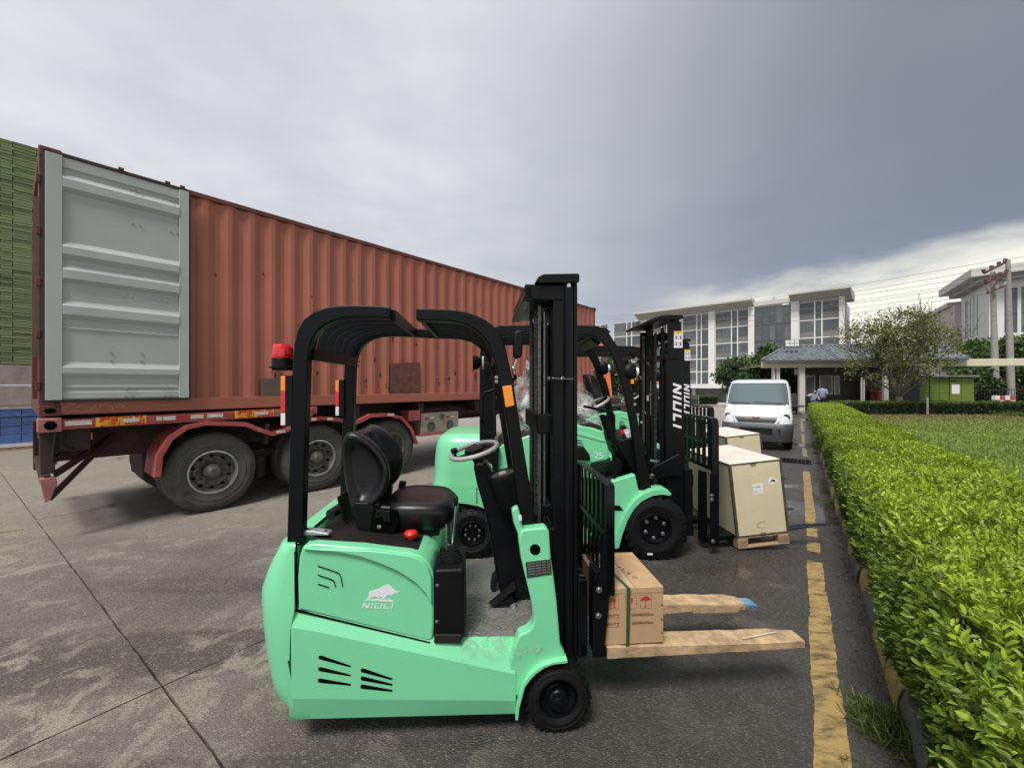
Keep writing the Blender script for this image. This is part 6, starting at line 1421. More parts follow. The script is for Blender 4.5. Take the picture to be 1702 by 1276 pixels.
# crumpled clear film over the middle truck's seat
def film_cover(name, cx, cy, cz, hx, hy, hz, lab, seed):
    t = thing(name, lab, 'plastic cover', (cx, cy, cz)); vs = []; n, m_ = 72, 40
    for k in range(m_+1):
        th = math.pi*(.02+.62*k/m_)
        for i in range(n):
            a_ = 2*math.pi*i/n; d = Vector((math.sin(th)*math.cos(a_), math.sin(th)*math.sin(a_), math.cos(th)))
            r_ = 1+.18*mnoise.noise(d*2.2+Vector((seed, 0, 0)))+.22*(abs(mnoise.noise(d*4+Vector((0, seed, 0))))-.2)+.07*abs(mnoise.noise(d*9+Vector((0, 0, seed))))
            b_ = 1.0 if d.z < .2 else 1-.45*(d.z-.2)
            vs.append((d.x*hx*r_*b_ - hx*.35*max(0, d.z), d.y*hy*r_*b_, d.z*hz*r_))
    mb = MB(); mb.add(vs, [(k*n+i, k*n+(i+1) % n, (k+1)*n+(i+1) % n, (k+1)*n+i) for k in range(m_) for i in range(n)])
    part('crumpled_sheet', mb, M['film'], t, ang=40)
wp = F2.ox+su*F2.c, F2.oy+su*F2.s
film_cover('plastic_cover', wp[0]-.02, wp[1], sz+.12, .46, .36, .58, 'crumpled clear plastic film draped over the seat of the middle forklift', 3.3)

# ------------------------------------------------------------------ plywood crates on pallets
def crate(ox, oy, oz, w, d, h, tilt, lab, sticker_=True):
    t = thing('wooden_crate', lab, 'crate', (ox, oy, oz), 0, 'plywood crates on the forks'); t.rotation_euler = (0, -tilt, R(0.5))
    z0 = .115; e = .012
    def pn(nm, b_, m_): mb = MB(); mb.box(*b_); return part(nm, mb, M[m_], t, .002)
    fp = pn('front_panel', (e, w-e, 0, .012, z0+e, z0+h-e), 'ply'); pn('back_panel', (e, w-e, d-.012, d, z0+e, z0+h-e), 'ply')
    sp = pn('side_panel', (0, .012, e, d-e, z0+e, z0+h-e), 'ply'); pn('side_panel', (w-.012, w, e, d-e, z0+e, z0+h-e), 'ply')
    pn('lid', (.004, w-.004, .004, d-.004, z0+h-.010, z0+h+.004), 'ply_top')
    for x in (0, w):
        for y in (0, d): mb = MB(); mb.box(x-.004 if x == 0 else x-.020, x+.020 if x == 0 else x+.004, y-.004 if y == 0 else y-.02, y+.02 if y == 0 else y+.004, z0+.002, z0+h-.002); part('edge_strip', mb, M['edge'], t)
    for z in (z0, z0+h-.014):
        for y in (-.003, d-.010): mb = MB(); mb.box(.0, w, y, y+.013, z, z+.015); part('edge_strip', mb, M['edge'], t)
        for x in (-.003, w-.010): mb = MB(); mb.box(x, x+.013, .0, d, z, z+.015); part('edge_strip', mb, M['edge'], t)
    # spring clips
    def clip(x, z, vert):
        mb = MB(); r_ = .011
        for s_ in (-1, 1):
            cx_, cz_ = (x, z+s_*.014) if vert else (x+s_*.014, z)
            pts_ = [(cx_+r_*1.2*math.cos(a_), -.010, cz_+r_*math.sin(a_)) for a_ in [k*2*math.pi/12 for k in range(12)]]; mb.tube(pts_, .003, 5, closed=True, up=(0, 1, 0))
        part('clip', mb, M['edge'], t)
    for x, z, v_ in ((w*.45, z0+h-.012, 0), (w*.5, z0+.018, 0), (.004, z0+h*.76, 1), (.004, z0+h*.22, 1), (w-.004, z0+h*.74, 1), (w-.004, z0+h*.24, 1)): clip(x, z, v_)
    mb = MB()
    for y in (.3, .75): mb.tube([(-.012+.012*math.cos(a_)*.3, y+.012*math.sin(a_), z0+h-.01) for a_ in [k*2*math.pi/8 for k in range(8)]], .003, 4, closed=True)
    part('clip', mb, M['edge'], t)
    if sticker_:
        l_ = part('paper_label', MB().box(w*.40, w*.60, -.0018, .001, z0+h*.56, z0+h*.70), M['white'], fp)
        text('label_print', 'B1-1HEB288', .014, M['ink'], l_, plane_xz(w*.41, -.002, z0+h*.655)); text('label_print', 'Ref: 18', .014, M['ink'], l_, plane_xz(w*.41, -.002, z0+h*.59))
        mb = MB(); mb.prism([(w*.70, z0+h*.70), (w*.73, z0+h*.76), (w*.80, z0+h*.77), (w*.88, z0+h*.74), (w*.89, z0+h*.70), (w*.82, z0+h*.67), (w*.73, z0+h*.675)], -.002, .001); ts_ = part('torn_sticker', mb, M['white'], fp)
        mb = MB(); mb.prism([(w*.74, z0+h*.70), (w*.79, z0+h*.745), (w*.84, z0+h*.73), (w*.85, z0+h*.70), (w*.79, z0+h*.715)], -.003, -.0015); part('torn_patch', mb, M['edge'], ts_)
        mb = MB()
        for a0_, a1_ in ((100, 175), (182, 225), (236, 262), (275, 290), (62, 92)):
            pts_ = [(w*.52+.055*math.cos(R(a_)), -.001, z0+h*.14+.030*math.sin(R(a_))) for a_ in range(a0_, a1_+1, 6)]
            if len(pts_) > 1: mb.bar(pts_, .002, .0035, up=(0, 1, 0))
        part('scuff_mark', mb, M['print_brown'], fp)
    # pallet
    pl = thing  # pallet belongs to the crate: it is nailed to it
    for x in (.0, w-.11):
        for y in (0, d*.5-.05, d-.10): mb = MB(); mb.box(x, x+.11, y, y+.10, .018, .097); part('pallet_block', mb, M['wood'], t, .003)
        for k in range(4): mb = MB(); mb.box(x, x+.11, -.003, .0, .024+.018*k, .0255+.018*k); part('block_seam', mb, M['print_brown'], t)
    for y in (0, d*.5-.05, d-.10): mb = MB(); mb.box(0, w, y, y+.10, .0, .018); part('pallet_board', mb, M['wood'], t, .002)
    for k in range(6): mb = MB(); mb.box(0, w, k*(d-.1)/5, k*(d-.1)/5+.10, .098, .114); part('pallet_board', mb, M['wood'], t, .002)
    return t
crate(2.325, 4.27, .018, .535, 1.02, .755, R(6.2), 'plywood crate with a paper label, nearest the camera, tilted back on its small pallet')
ca_ = crate(3.40, 6.44, .03, .545, 1.02, .755, R(6.0), 'plywood crate farther back, its top just showing behind the labelled crate', False)

# ------------------------------------------------------------------ van
VA = R(-33.5)
van = thing('van', 'white minivan with dark grey bumper parked facing the camera beside the hedge', 'van', (6.45, 11.0, 0), VA)
# local: x to the viewer's right, y away from the viewer, z up
def vring(yf, w, z, rcf=.22, yr=3.75, n=8, cw=.10):
    r = []
    for i in range(n+1):
        a_ = R(90*i/n); r.append((-w+rcf*1.3-rcf*1.3*math.cos(a_), yf+cw+rcf-rcf*math.sin(a_)-cw*math.sin(a_), z))
    r = [(-w, yr, z)] + r
    k = 6
    for i in range(1, k): x = (-w+rcf*1.3)+(2*(w-rcf*1.3))*i/k; r.append((x, yf-.03*(1-(x/w)**2), z))
    for i in range(n+1):
        a_ = R(90-90*i/n); r.append((w-rcf*1.3+rcf*1.3*math.cos(a_), yf+cw+rcf-rcf*math.sin(a_)-cw*math.sin(a_), z))
    r.append((w, yr, z)); return r
VL = [(.30, .05, .78), (.45, .03, .80), (.66, .03, .815), (.72, .05, .815), (.82, .08, .815), (.92, .16, .81), (1.02, .30, .80), (1.10, .45, .79), (1.16, .56, .79), (1.30, .68, .782), (1.50, .86, .765), (1.68, 1.02, .738), (1.78, 1.12, .715), (1.835, 1.28, .68), (1.87, 1.6, .58)]
rings = [vring(yf, w, z, .20 if z < 1.1 else .16) for z, yf, w in VL]
mb = MB(); mb.loft(rings); vb = part('body', mb, M['van_white'], van, ang=40)
def vY(z): return float(np.interp(z, [v[0] for v in VL], [v[1] for v in VL]))
def vW(z): return float(np.interp(z, [v[0] for v in VL], [v[2] for v in VL]))
rings = [vring(yf, w, z, .22) for z, yf, w in ((.20, .02, .76), (.24, -.03, .80), (.40, -.05, .825), (.52, -.055, .835), (.64, -.045, .835), (.69, -.01, .828), (.70, .06, .80))]
rings = [[(x, min(y, 1.0 if z > .3 else .6), z) for x, y, z in r] for r in rings]
mb = MB(); mb.loft(rings); bp_ = part('bumper', mb, M['van_grey'], van, ang=35)
def front_patch(name, pts, m_, par, off=.006, th=.02, bev=0):
    """patch lying on the front surface: pts (x, z)"""
    mb = MB(); n = len(pts); fr = []; bk = []
    for x, z in pts:
        y = surf(x, z); fr.append((x, y-off, z)); bk.append((x, y-off+th, z))
    mb.add(fr+bk, [tuple(range(n)), tuple(reversed(range(n, 2*n)))]+[(i, i+n, (i+1) % n+n, (i+1) % n) for i in range(n)]); return part(name, mb, m_, par, bev)
def surf(x, z, bump_=False):
    w, yf = vW(z), vY(z); k = abs(x)/w
    rc = .20 if z < 1.1 else .16
    xi = w-rc*1.3
    if abs(x) <= xi: return yf-.03*(1-(x/w)**2)
    c_ = min(1, (abs(x)-xi)/(rc*1.3)); s_ = math.sqrt(max(0, 1-c_*c_)); return yf+.10+rc-rc*s_-.10*s_
def grid_patch(name, f_l, f_r, z0, z1, m_, par, off=.008, nx=18, nz=8):
    vs = []
    for k in range(nz+1):
        z = z0+(z1-z0)*k/nz
        for i in range(nx+1):
            x = f_l(z)+(f_r(z)-f_l(z))*i/nx; vs.append((x, surf(x, z)-off, z))
    mb = MB(); mb.add(vs, [(k*(nx+1)+i, k*(nx+1)+i+1, (k+1)*(nx+1)+i+1, (k+1)*(nx+1)+i) for k in range(nz) for i in range(nx)]); return part(name, mb, m_, par, ang=60)
ws = grid_patch('windscreen', lambda z: -(vW(z)-.075), lambda z: vW(z)-.075, 1.185, 1.74, M['glass'], van, .009)
grid_patch('windscreen_seal', lambda z: -(vW(z)-.055), lambda z: vW(z)-.055, 1.165, 1.76, M['van_dark'], van, .005)
grid_patch('grille', lambda z: -.50+(.86-z)*.6, lambda z: .50-(.86-z)*.6, .715, .86, M['van_dark'], van, .010, 18, 4)
grid_patch('bonnet_edge', lambda z: -.52, lambda z: .52, .862, .885, M['van_white'], van, .014, 18, 1)
for s_ in (-1, 1):
    pts_ = [(s_*.49, .735), (s_*.79, .755), (s_*.80, .88), (s_*.79, 1.00), (s_*.765, 1.10), (s_*.72, 1.09), (s_*.64, 1.01), (s_*.55, .88)]
    vs = []; 
    front_patch('lamp_surround', [(x*1.012+(-s_*.012 if abs(x) < .6 else 0), z+(-.012 if z < .9 else .014)) for x, z in pts_], M['van_grey'], van, .010, .05)
    hl = front_patch('headlight', pts_, M['lamp'], van, .016, .05, .008)
    mb = MB(); mb.lathe([(.085, .0), (.075, .015), (.001, .03)], (s_*.68, surf(s_*.68, .87)-.022, .87), 18, 'y'); part('lamp_bowl', mb, M['chrome'], hl)
    fz = front_patch('fog_recess', [(s_*.52, .47), (s_*.76, .48), (s_*.75, .58), (s_*.50, .57)], M['van_dark'], bp_, .085, .05)
    vs = [(s_*(vW(z)+.006-(.01 if z > 1.2 else 0)), y, z) for y, z in ((.95, 1.2), (3.5, 1.2), (3.4, 1.68), (1.35, 1.68))]
    mb = MB(); mb.prism([(.92, 1.22), (1.95, 1.22), (1.95, 1.66), (1.30, 1.66)], s_*.70, s_*.772, 'x'); part('side_window', mb, M['glass'], van, .004)
    mb = MB(); mb.prism([(2.05, 1.22), (3.45, 1.22), (3.4, 1.66), (2.05, 1.66)], s_*.70, s_*.772, 'x'); part('side_window', mb, M['glass'], van, .004)
    for yy in (.75, 3.1):
        w_ = MB(); w_.lathe([(.16, .03), (.19, .0), (.27, .0), (.29, .03), (.29, .17), (.16, .18)], (0, 0, 0), 28, 'x'); q = part('wheel', w_, M['rubber'], van); q.location = (-.80 if s_ < 0 else .80-.17, yy, .29)
        w_ = MB(); w_.lathe([(.17, .02), (.15, .03), (.05, .02), (.001, .02)], (0, 0, 0), 20, 'x'); part('rim', w_, M['alu'], q)
mb = MB()
for k in range(5): mb.box(-.36, .36, -.095, -.06, .435+.032*k, .447+.032*k)
part('lower_grille_slat', mb, M['van_dark'], bp_, kind='stuff')
mb = MB(); mb.box(-.37, .37, -.088, -.04, .43, .585); part('air_intake', mb, M['van_dark'], bp_)
mb = MB()
bd = [(0, .815), (.085, .87), (.055, .87), (.02, .845), (0, .858), (-.02, .845), (-.055, .87), (-.085, .87)]
mb.prism([(x, z) for x, z in bd], vY(.85)-.075, vY(.85)-.02); part('badge', mb, M['badge'], van)
for x0, x1, z1_ in ((-.62, -.18, 1.235), (-.10, .58, 1.245)):
    pts_ = [(x0+(x1-x0)*i/6, surf(x0+(x1-x0)*i/6, 1.2)-.03, z1_+.035*math.sin(i/6*3.14)*0-.028*i/6+.0) for i in range(7)]; mb = MB(); mb.bar([(p[0], p[1], p[2]) for p in pts_], .012, .014); part('wiper', mb, M['van_dark'], van)
mb = MB(); mb.cyl((0, 1.6, 1.86), (0, 1.62, 1.99), .006, 6); part('antenna', mb, M['van_dark'], van)
mb = MB(); mb.box(-.22, .22, -.085, -.06, .33, .42); part('plate_holder', mb, M['van_grey'], bp_)
# ------------------------------------------------------------------ factory buildings far behind
class Facade:
    """a wall line: s metres along from its right end, leftwards and away"""
    def __init__(s, x0, y0, dx, dy):
        s.x0, s.y0 = x0, y0; l_ = math.hypot(dx, dy); s.dx, s.dy = dx/l_, dy/l_; s.a = math.atan2(s.dy, s.dx)
    def s_at(s, px): r = (px-CX)/FPX; return (s.x0-s.y0*r)/(r*s.dy-s.dx)
    def z_at(s, px, py): t = s.s_at(px); return H-(py-CY)/FPX*(s.y0+s.dy*t)
FA = Facade(64.4, 81.0, -.732, .681)
def building(lab, fac, cat='building'): return thing('factory_building', lab, cat, (fac.x0, fac.y0, 0), fac.a, 'cream factory blocks behind the gatehouse')
def window_unit(par, s0, s1, z0, z1, cols, y=-.02, glass='pane', hbar=None, sash=True, fcol='frame_w'):
    """one glazed opening: frame with its mullions, one pane per light"""
    fw_ = .10; mb = MB()
    mb.box(s0, s1, y-.14, y-.02, z0, z0+fw_); mb.box(s0, s1, y-.14, y-.02, z1-fw_, z1); mb.box(s0, s0+fw_, y-.14, y-.02, z0+fw_, z1-fw_); mb.box(s1-fw_, s1, y-.14, y-.02, z0+fw_, z1-fw_)
    f_ = part('window', mb, M[fcol], par)
    e = [s0]+[s0+(s1-s0)*c_ for c_ in cols]+[s1]
    for a_, b_ in zip(e[:-1], e[1:]):
        if a_ > s0: part('mullion', MB().box(a_-.11, a_+.11, y-.16, y-.02, z0+fw_, z1-fw_), M[fcol], f_)
        g_ = rnd.choice(('pane', 'pane', 'pane2')) if glass == 'pane' else glass
        part('pane', MB().box(a_+.12, b_-.12, y-.05, y-.03, z0+fw_, z1-fw_), M[g_], f_)
        if sash and b_-a_ > 1.8:
            part('spandrel', MB().box(a_+.12, b_-.12, y-.07, y-.052, z0+fw_, z0+(z1-z0)*.36), M['bpanel'], f_)
            mb = MB(); zs_ = z0+(z1-z0)*.80; n_ = 3
            mb.box(a_+.12, b_-.12, y-.085, y-.055, z0+(z1-z0)*.36, z0+(z1-z0)*.36+.07); mb.box(a_+.5, b_-.5, y-.085, y-.055, zs_, zs_+.06)
            for i in range(n_+1): x = a_+.5+(b_-a_-1.0)*i/n_; mb.box(x-.035, x+.035, y-.085, y-.055, z0+(z1-z0)*.36, zs_)
            part('sash', mb, M['frame_d'], f_)
    return f_
bA = building('long cream five-storey factory building with wide glazed bays behind the van', FA)
zf_ = [1.9, 4.9, 7.9, 11.3, 14.9, 18.7]; sL, sR = FA.s_at(1055), 0.0
def wallp(s0, s1, z0, z1, m_='bw', y0=0, y1=9, name='wall'): return part(name, MB().box(s0, s1, y0, y1, z0, z1), M[m_], bA)
wallp(0, sL, 1.2, 18.9, 'bw', .01, -14 if False else -.0+.0) if False else None
# body stands behind the facade line (the facade's left-hand side in its own frame is away from the viewer)
AW = -1      # local y<0 is behind? set below from the geometry
nrm_ = Vector((-math.sin(FA.a), math.cos(FA.a)))
AW = 1 if nrm_.dot(Vector((FA.x0, FA.y0)).normalized()) > 0 else -1
def bw_box(par, s0, s1, d0, d1, z0, z1, m_, name='wall'):
    """d: depth behind the wall line (negative = in front)"""
    a_, b_ = sorted((d0*AW, d1*AW)); return part(name, MB().box(s0, s1, a_, b_, z0, z1), M[m_], par)
bw_box(bA, 0, sL, .30, 16, 1.9, 19.0, 'bw2')
def win(par, s0, s1, z0, z1, cols, d=0, **k):
    fy = -1 if AW > 0 else 1
    f_ = window_unit(par, s0, s1, z0, z1, cols, 0, **k)
    # built for a viewer on -y; move to the wall face
    if AW < 0:
        for o_ in [f_]+list(f_.children): pass
        f_.scale = (1, -1, 1)
    f_.location = (0, d*AW, 0); return f_
bays = [(1134, 1178, (.55, .72)), (1188.5, 1244, (.50, .68)), (1328, 1395, (.40, .58))]
for pa, pb, cols in bays:
    s1_, s0_ = FA.s_at(pa), FA.s_at(pb); cols = [1-c_ for c_ in cols][::-1]
    for k in range(5): win(bA, s0_, s1_, zf_[k], zf_[k+1]-.0, cols, .28)
s1_, s0_ = FA.s_at(1130), FA.s_at(1072)
for q in range(3):
    w_ = (s0_-s1_); a0_ = FA.s_at(1130)+q*9.6
    for k in range(5): win(bA, a0_+.8, a0_+8.6, zf_[k], zf_[k+1], (.32, .5), .28)
sa_, sb_ = FA.s_at(1315), FA.s_at(1254)
for k in range(5): win(bA, sa_, sb_, zf_[k], zf_[k+1]-.02, (.2, .42, .60, .8), .30, fcol='frame_d', sash=True)
for pa, pb in ((1178, 1188.5), (1244, 1254), (1315, 1328), (1395, 1404)):
    b_, a_ = FA.s_at(pa), FA.s_at(pb); bw_box(bA, min(a_, b_), max(a_, b_), -.35, .3, 1.9, 19.0, 'bw2', 'pilaster')
# flared roofs
for pa, pb in ((1062, 1250), (1316, 1411)):
    a_, b_ = FA.s_at(pb), FA.s_at(pa)
    y0, y1, y2 = 0.2*AW, -2.6*AW, 8*AW
    mb = MB(); mb.prism([(y0, 18.9), (y1, 20.1), (y1, 20.5), (y2, 20.5), (y2, 18.9)], a_-.4, b_+.2, 'x'); part('roof', mb, M['bw'], bA)
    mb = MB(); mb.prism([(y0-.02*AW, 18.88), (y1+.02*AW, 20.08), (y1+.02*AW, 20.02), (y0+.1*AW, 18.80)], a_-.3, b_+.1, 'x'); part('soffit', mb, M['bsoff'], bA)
bw_box(bA, sa_-.5, sb_+.5, -.1, 8, 19.0, 20.0, 'bw', 'parapet')
bw_box(bA, FA.s_at(1282), FA.s_at(1252), 1, 4, 20.0, 20.9, 'bw2', 'roof_hut')
bw_box(bA, FA.s_at(1312), FA.s_at(1300), .0, 1.5, 18.6, 20.3, 'frame_w', 'roof_box')
bw_box(bA, -1, sL, -2.2, 1.0, 1.0, 1.75, 'bw2', 'canopy')
bw_box(bA, 0, sL, .6, 14, -3.1, 1.0, 'bgrey', 'base_wall')
for k in range(9):
    s_ = FA.s_at(1150)+k*7.5-15
    if s_ > 0 and s_ < sL-6: bw_box(bA, s_+.8, s_+5.6, .5, .65, -2.2, .4, 'pane2', 'base_window'); bw_box(bA, s_-.9, s_-.3, -.5, .3, -3.0, 1.0, 'bw', 'column')
bw_box(bA, -10, sL, -3.5, -2.8, -3.1, -2.2, 'bw', 'plinth_wall')
# right-hand block with the projecting corner roof
FB = Facade(76.9, 67.0, .567, .823)          # its left side, running away from the corner
bB = thing('factory_building', 'cream factory block at the right edge with tall narrow windows and an overhanging roof', 'building', (76.9, 67.0, 0), 0, 'cream factory blocks behind the gatehouse')
c0 = Vector((76.9, 67.0)); away = Vector((.567, .823)).normalized(); rgt = Vector((.72, -.69)).normalized()
def quadprism(par, name, pts2, z0, z1, m_, loc=c0):
    mb = MB(); mb.prism([(p[0]-loc[0], p[1]-loc[1]) for p in pts2], z0, z1, 'z'); return part(name, mb, M[m_], par)
A0, A1, B1_ = c0, c0+away*16, c0+rgt*45
back_ = c0+away*60
quadprism(bB, 'wall', [c0, c0+rgt*45, c0+rgt*45+away*20, c0+away*14], -3.1, 18.2, 'bw2')
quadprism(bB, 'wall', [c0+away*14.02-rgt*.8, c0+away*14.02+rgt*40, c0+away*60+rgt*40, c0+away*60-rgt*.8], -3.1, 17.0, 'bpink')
for a_, b_, o_, z0, z1, m_, nm in ((0, 13.5, 2.6, 19.0, 20.3, 'bw', 'roof'),):
    quadprism(bB, nm, [c0-away*2.8-rgt*o_, c0-away*2.8+rgt*46, c0+away*16+rgt*46, c0+away*16-rgt*o_], z0, z1, m_)
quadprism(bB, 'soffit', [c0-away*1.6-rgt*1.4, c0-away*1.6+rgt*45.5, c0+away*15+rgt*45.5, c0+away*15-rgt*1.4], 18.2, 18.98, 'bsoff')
quadprism(bB, 'roof', [c0+away*16.1-rgt*1.4, c0+away*16.1+rgt*40, c0+away*60+rgt*40, c0+away*60-rgt*1.4], 17.0, 17.8, 'bw')
def side_win(d0, d1, z0, z1, off=0.0, m_='pane2'):
    p0, p1 = c0+away*d0-rgt*(.06+off), c0+away*d1-rgt*(.06+off)
    mb = MB(); q = [p0, p1, p1+rgt*.05, p0+rgt*.05]; mb.prism([(p[0]-c0[0], p[1]-c0[1]) for p in q], z0, z1, 'z'); w_ = part('window', mb, M[m_], bB)
for k in range(4):
    for z0, z1 in ((-2.5, 1.5), (2.5, 9.4), (10.0, 17.2)): side_win(5.2+k*1.75, 6.2+k*1.75, z0, z1)
for k in range(2): side_win(24.5+k*2.6, 25.4+k*2.6, -2.8, 15.5, .8)
for k in range(4): side_win(36+k*2.6, 36.9+k*2.6, -2.8, 15, .8)
mb = MB()
for z in (9.6,):
    p0, p1 = c0+away*4.6-rgt*.15, c0+away*12.4-rgt*.15; mb.prism([(p[0]-c0[0], p[1]-c0[1]) for p in (p0, p1, p1+rgt*.1, p0+rgt*.1)], z, z+.5, 'z')
part('window_band', mb, M['frame_w'], bB)
def front_win(d0, d1, z0, z1, m_='pane'):
    p0, p1 = c0+rgt*d0-away*.06, c0+rgt*d1-away*.06; mb = MB(); mb.prism([(p[0]-c0[0], p[1]-c0[1]) for p in (p0, p1, p1+away*.05, p0+away*.05)], z0, z1, 'z'); w_ = part('window', mb, M[m_], bB)
    zz_ = z0+(z1-z0)*.42; p0, p1 = c0+rgt*d0-away*.12, c0+rgt*d1-away*.12; mb = MB(); mb.prism([(p[0]-c0[0], p[1]-c0[1]) for p in (p0, p1, p1+away*.05, p0+away*.05)], zz_, zz_+.12, 'z'); part('sash', mb, M['frame_d'], w_)
for k, (d0, d1) in enumerate(((1.6, 2.9), (3.3, 4.2), (5.0, 8.2), (9.4, 12.6), (13.6, 16.8))):
    for z0, z1 in ((-2.5, 1.6), (2.4, 9.2), (10.0, 17.0)): front_win(d0, d1, z0, z1, 'pane' if k % 2 else 'pane2')

# ------------------------------------------------------------------ gatehouse with long cream beam
GL, GR = W(1268, 606, 27.5), W(1702, 598, 24.5)
gd = Vector((GR.x-GL.x, GR.y-GL.y)); GA = math.atan2(gd.y, gd.x)
GF = Frame(GL.x, GL.y, GA)
gh = thing('gatehouse', 'low gatehouse with grey tiled roof and long cream beam, two people in front', 'gatehouse', (GL.x, GL.y, 0), GA)
def gx(px, v=0): return GF.L(px, 600, v)[0]
def gz(px, py, v=0): return GF.L(px, py, v)[1]
zb0, zb1 = gz(1300, 611), gz(1300, 600)
mb = MB(); mb.box(0, gx(1702)+9, 0, .35, zb0, zb1); part('beam', mb, M['beam'], gh, .02)
mb = MB(); mb.box(.05, gx(1600), .36, 5.2, zb0+.12, zb0+.18); part('ceiling', mb, M['bsoff'], gh)
# hipped roof with courses of tiles
re, rr0, rr1 = gx(1598), gx(1306, 2.6), gx(1562, 2.6); ze, zr_ = zb1+.02, gz(1306, 577, 2.6)
n_ = 12
for k in range(n_):
    t0, t1 = k/n_, (k+1)/n_
    y0, y1 = -.35+t0*3.0, -.35+t1*3.0; z0, z1 = ze+(zr_-ze)*t0, ze+(zr_-ze)*t1
    xa0, xb0 = -.2+(rr0+.2)*t0, re-(re-rr1)*t0; xa1, xb1 = -.2+(rr0+.2)*t1, re-(re-rr1)*t1
    mb = MB(); nx_ = 30 if k else 30; vs = []
    w_ = .30; x = math.ceil(xa0/w_)*w_; ncol = int((xb0-xa0)/w_)
    for i in range(ncol+1):
        xx = x+i*w_
        if xx > xb0-.05: break
        # each tile a slightly tilted, curved slip
        u = (xx-xa0)/(xb0-xa0)
        for (sx0, zz0) in ((0, .0), (.5, .045)):
            pass
        mb.add([(xx+.02, y0-.03, z0+.04), (xx+w_*.5, y0-.03, z0+.14), (xx+w_-.02, y0-.03, z0+.04), (xx+.02, y1, z1-.02), (xx+w_*.5, y1, z1+.07), (xx+w_-.01, y1, z1+.005), (xx+.01, y0-.03, z0), (xx+w_-.01, y0-.03, z0)],
               [(0, 1, 4, 3), (1, 2, 5, 4), (0, 6, 7, 2, 1)])
    part('tile_course', mb, M['tile'], gh, kind='stuff')
mb = MB(); mb.add([(-.2, -.36, ze-.02), (re, -.36, ze-.02), (rr1, 2.65, zr_-.02), (rr0, 2.65, zr_-.02), (rr0+.2, 4.2, ze+.3), (rr1-.2, 4.2, ze+.3)], [(0, 1, 2, 3), (3, 2, 5, 4), (0, 3, 4), (1, 5, 2), (0, 4, 5, 1)]); part('roof_deck', mb, M['tile'], gh)
mb = MB(); mb.tube([(-.22, -.38, ze+.06), (rr0, 2.65, zr_+.08)], .07, 8); mb.tube([(re, -.38, ze+.06), (rr1, 2.65, zr_+.08)], .07, 8); mb.tube([(rr0, 2.65, zr_+.09), (rr1, 2.65, zr_+.09)], .08, 8); part('ridge_tile', mb, M['tile'], gh)
mb = MB(); mb.box(-.25, re+.05, -.45, -.36, ze-.10, ze+.02); part('gutter', mb, M['frame_d'], gh)
for px, w_ in ((1334, .32), (1294, .2), (1287, .12)): x_ = gx(px); part('column', MB().box(x_-w_/2, x_+w_/2, .04, .30, 0, zb0), M['bw'], gh)
for px in (1473,): x_ = gx(px); part('column', MB().box(x_-.1, x_+.1, .05, .25, 0, zb0), M['frame_w'], gh)
wx0, wx1 = gx(1335, 2.5), gx(1425, 2.5)
part('wall', MB().box(wx0, wx1+.4, 2.5, 5, 0, zb0+.1), M['gwall'], gh); part('wall', MB().box(wx1+.42, gx(1512, 2.5), 1.6, 5, 0, zb0+.1), M['gdark'], gh)
part('counter', MB().box(wx0, wx1, 2.2, 2.5, .95, 1.02), M['frame_d'], gh)
for pa, pb in ((1338, 1355), (1362, 1384), (1386, 1396)):
    a_, b_ = gx(pa, 2.4), gx(pb, 2.4); z0, z1 = gz(1350, 655, 2.4), gz(1350, 624, 2.4); f_ = part('window', MB().box(a_, b_, 2.40, 2.44, z0, z1), M['frame_w'], gh); part('pane', MB().box(a_+.08, b_-.08, 2.37, 2.395, z0+.08, z1-.08), M['pane' if pa == 1362 else 'pane2'], f_)
for k in range(4): part('panel', MB().box(gx(1428, 1.5), gx(1468, 1.5), 1.53, 1.59, .3+.62*k, .86+.62*k), M['gdark'], gh, .01)
mb = MB(); mb.box(gx(1336), gx(1344), 1.2, 1.4, zb0-.42, zb0-.05); part('sign_board', mb, M['frame_w'], gh)
mb = MB(); x_ = gx(1305, 1); z_ = gz(1305, 572, 1); mb.box(x_-.1, x_+.85, .9, 1.1, z_-.22, z_+.28); part('floodlight', mb, M['frame_d'], gh, .02)
mb = MB()
for i in range(3):
    for k in range(2): mb.box(x_-.02+.28*i, x_+.22+.28*i, .87, .90, z_-.16+.22*k, z_+.03+.22*k)
part('floodlight_lens', mb, M['white_lens'], gh)
x_ = gx(1458); 
for px in (1471.5,):
    bol = thing('striped_post', 'white post with yellow foot beside the small tree', 'post', (W(px, 660, 26.3).x, 26.3, 0))
    part('pole', MB().box(-.11, .11, -.11, .11, .6, 2.6), M['frame_w'], bol); part('pole_foot', MB().box(-.12, .12, -.12, .12, 0, .95), M['yel'], bol)
for px in (1432, 1436):
    tp = thing('thin_post', 'left one of two thin grey posts in the gatehouse yard' if px == 1432 else 'right one of two thin grey posts in the gatehouse yard', 'post', (W(px, 660, 26.5).x, 26.5, 0), group='thin yard posts')
    part('pole', MB().cyl((0, 0, 0), (0, 0, 2.2), .05, 10), M['frame_w'], tp)
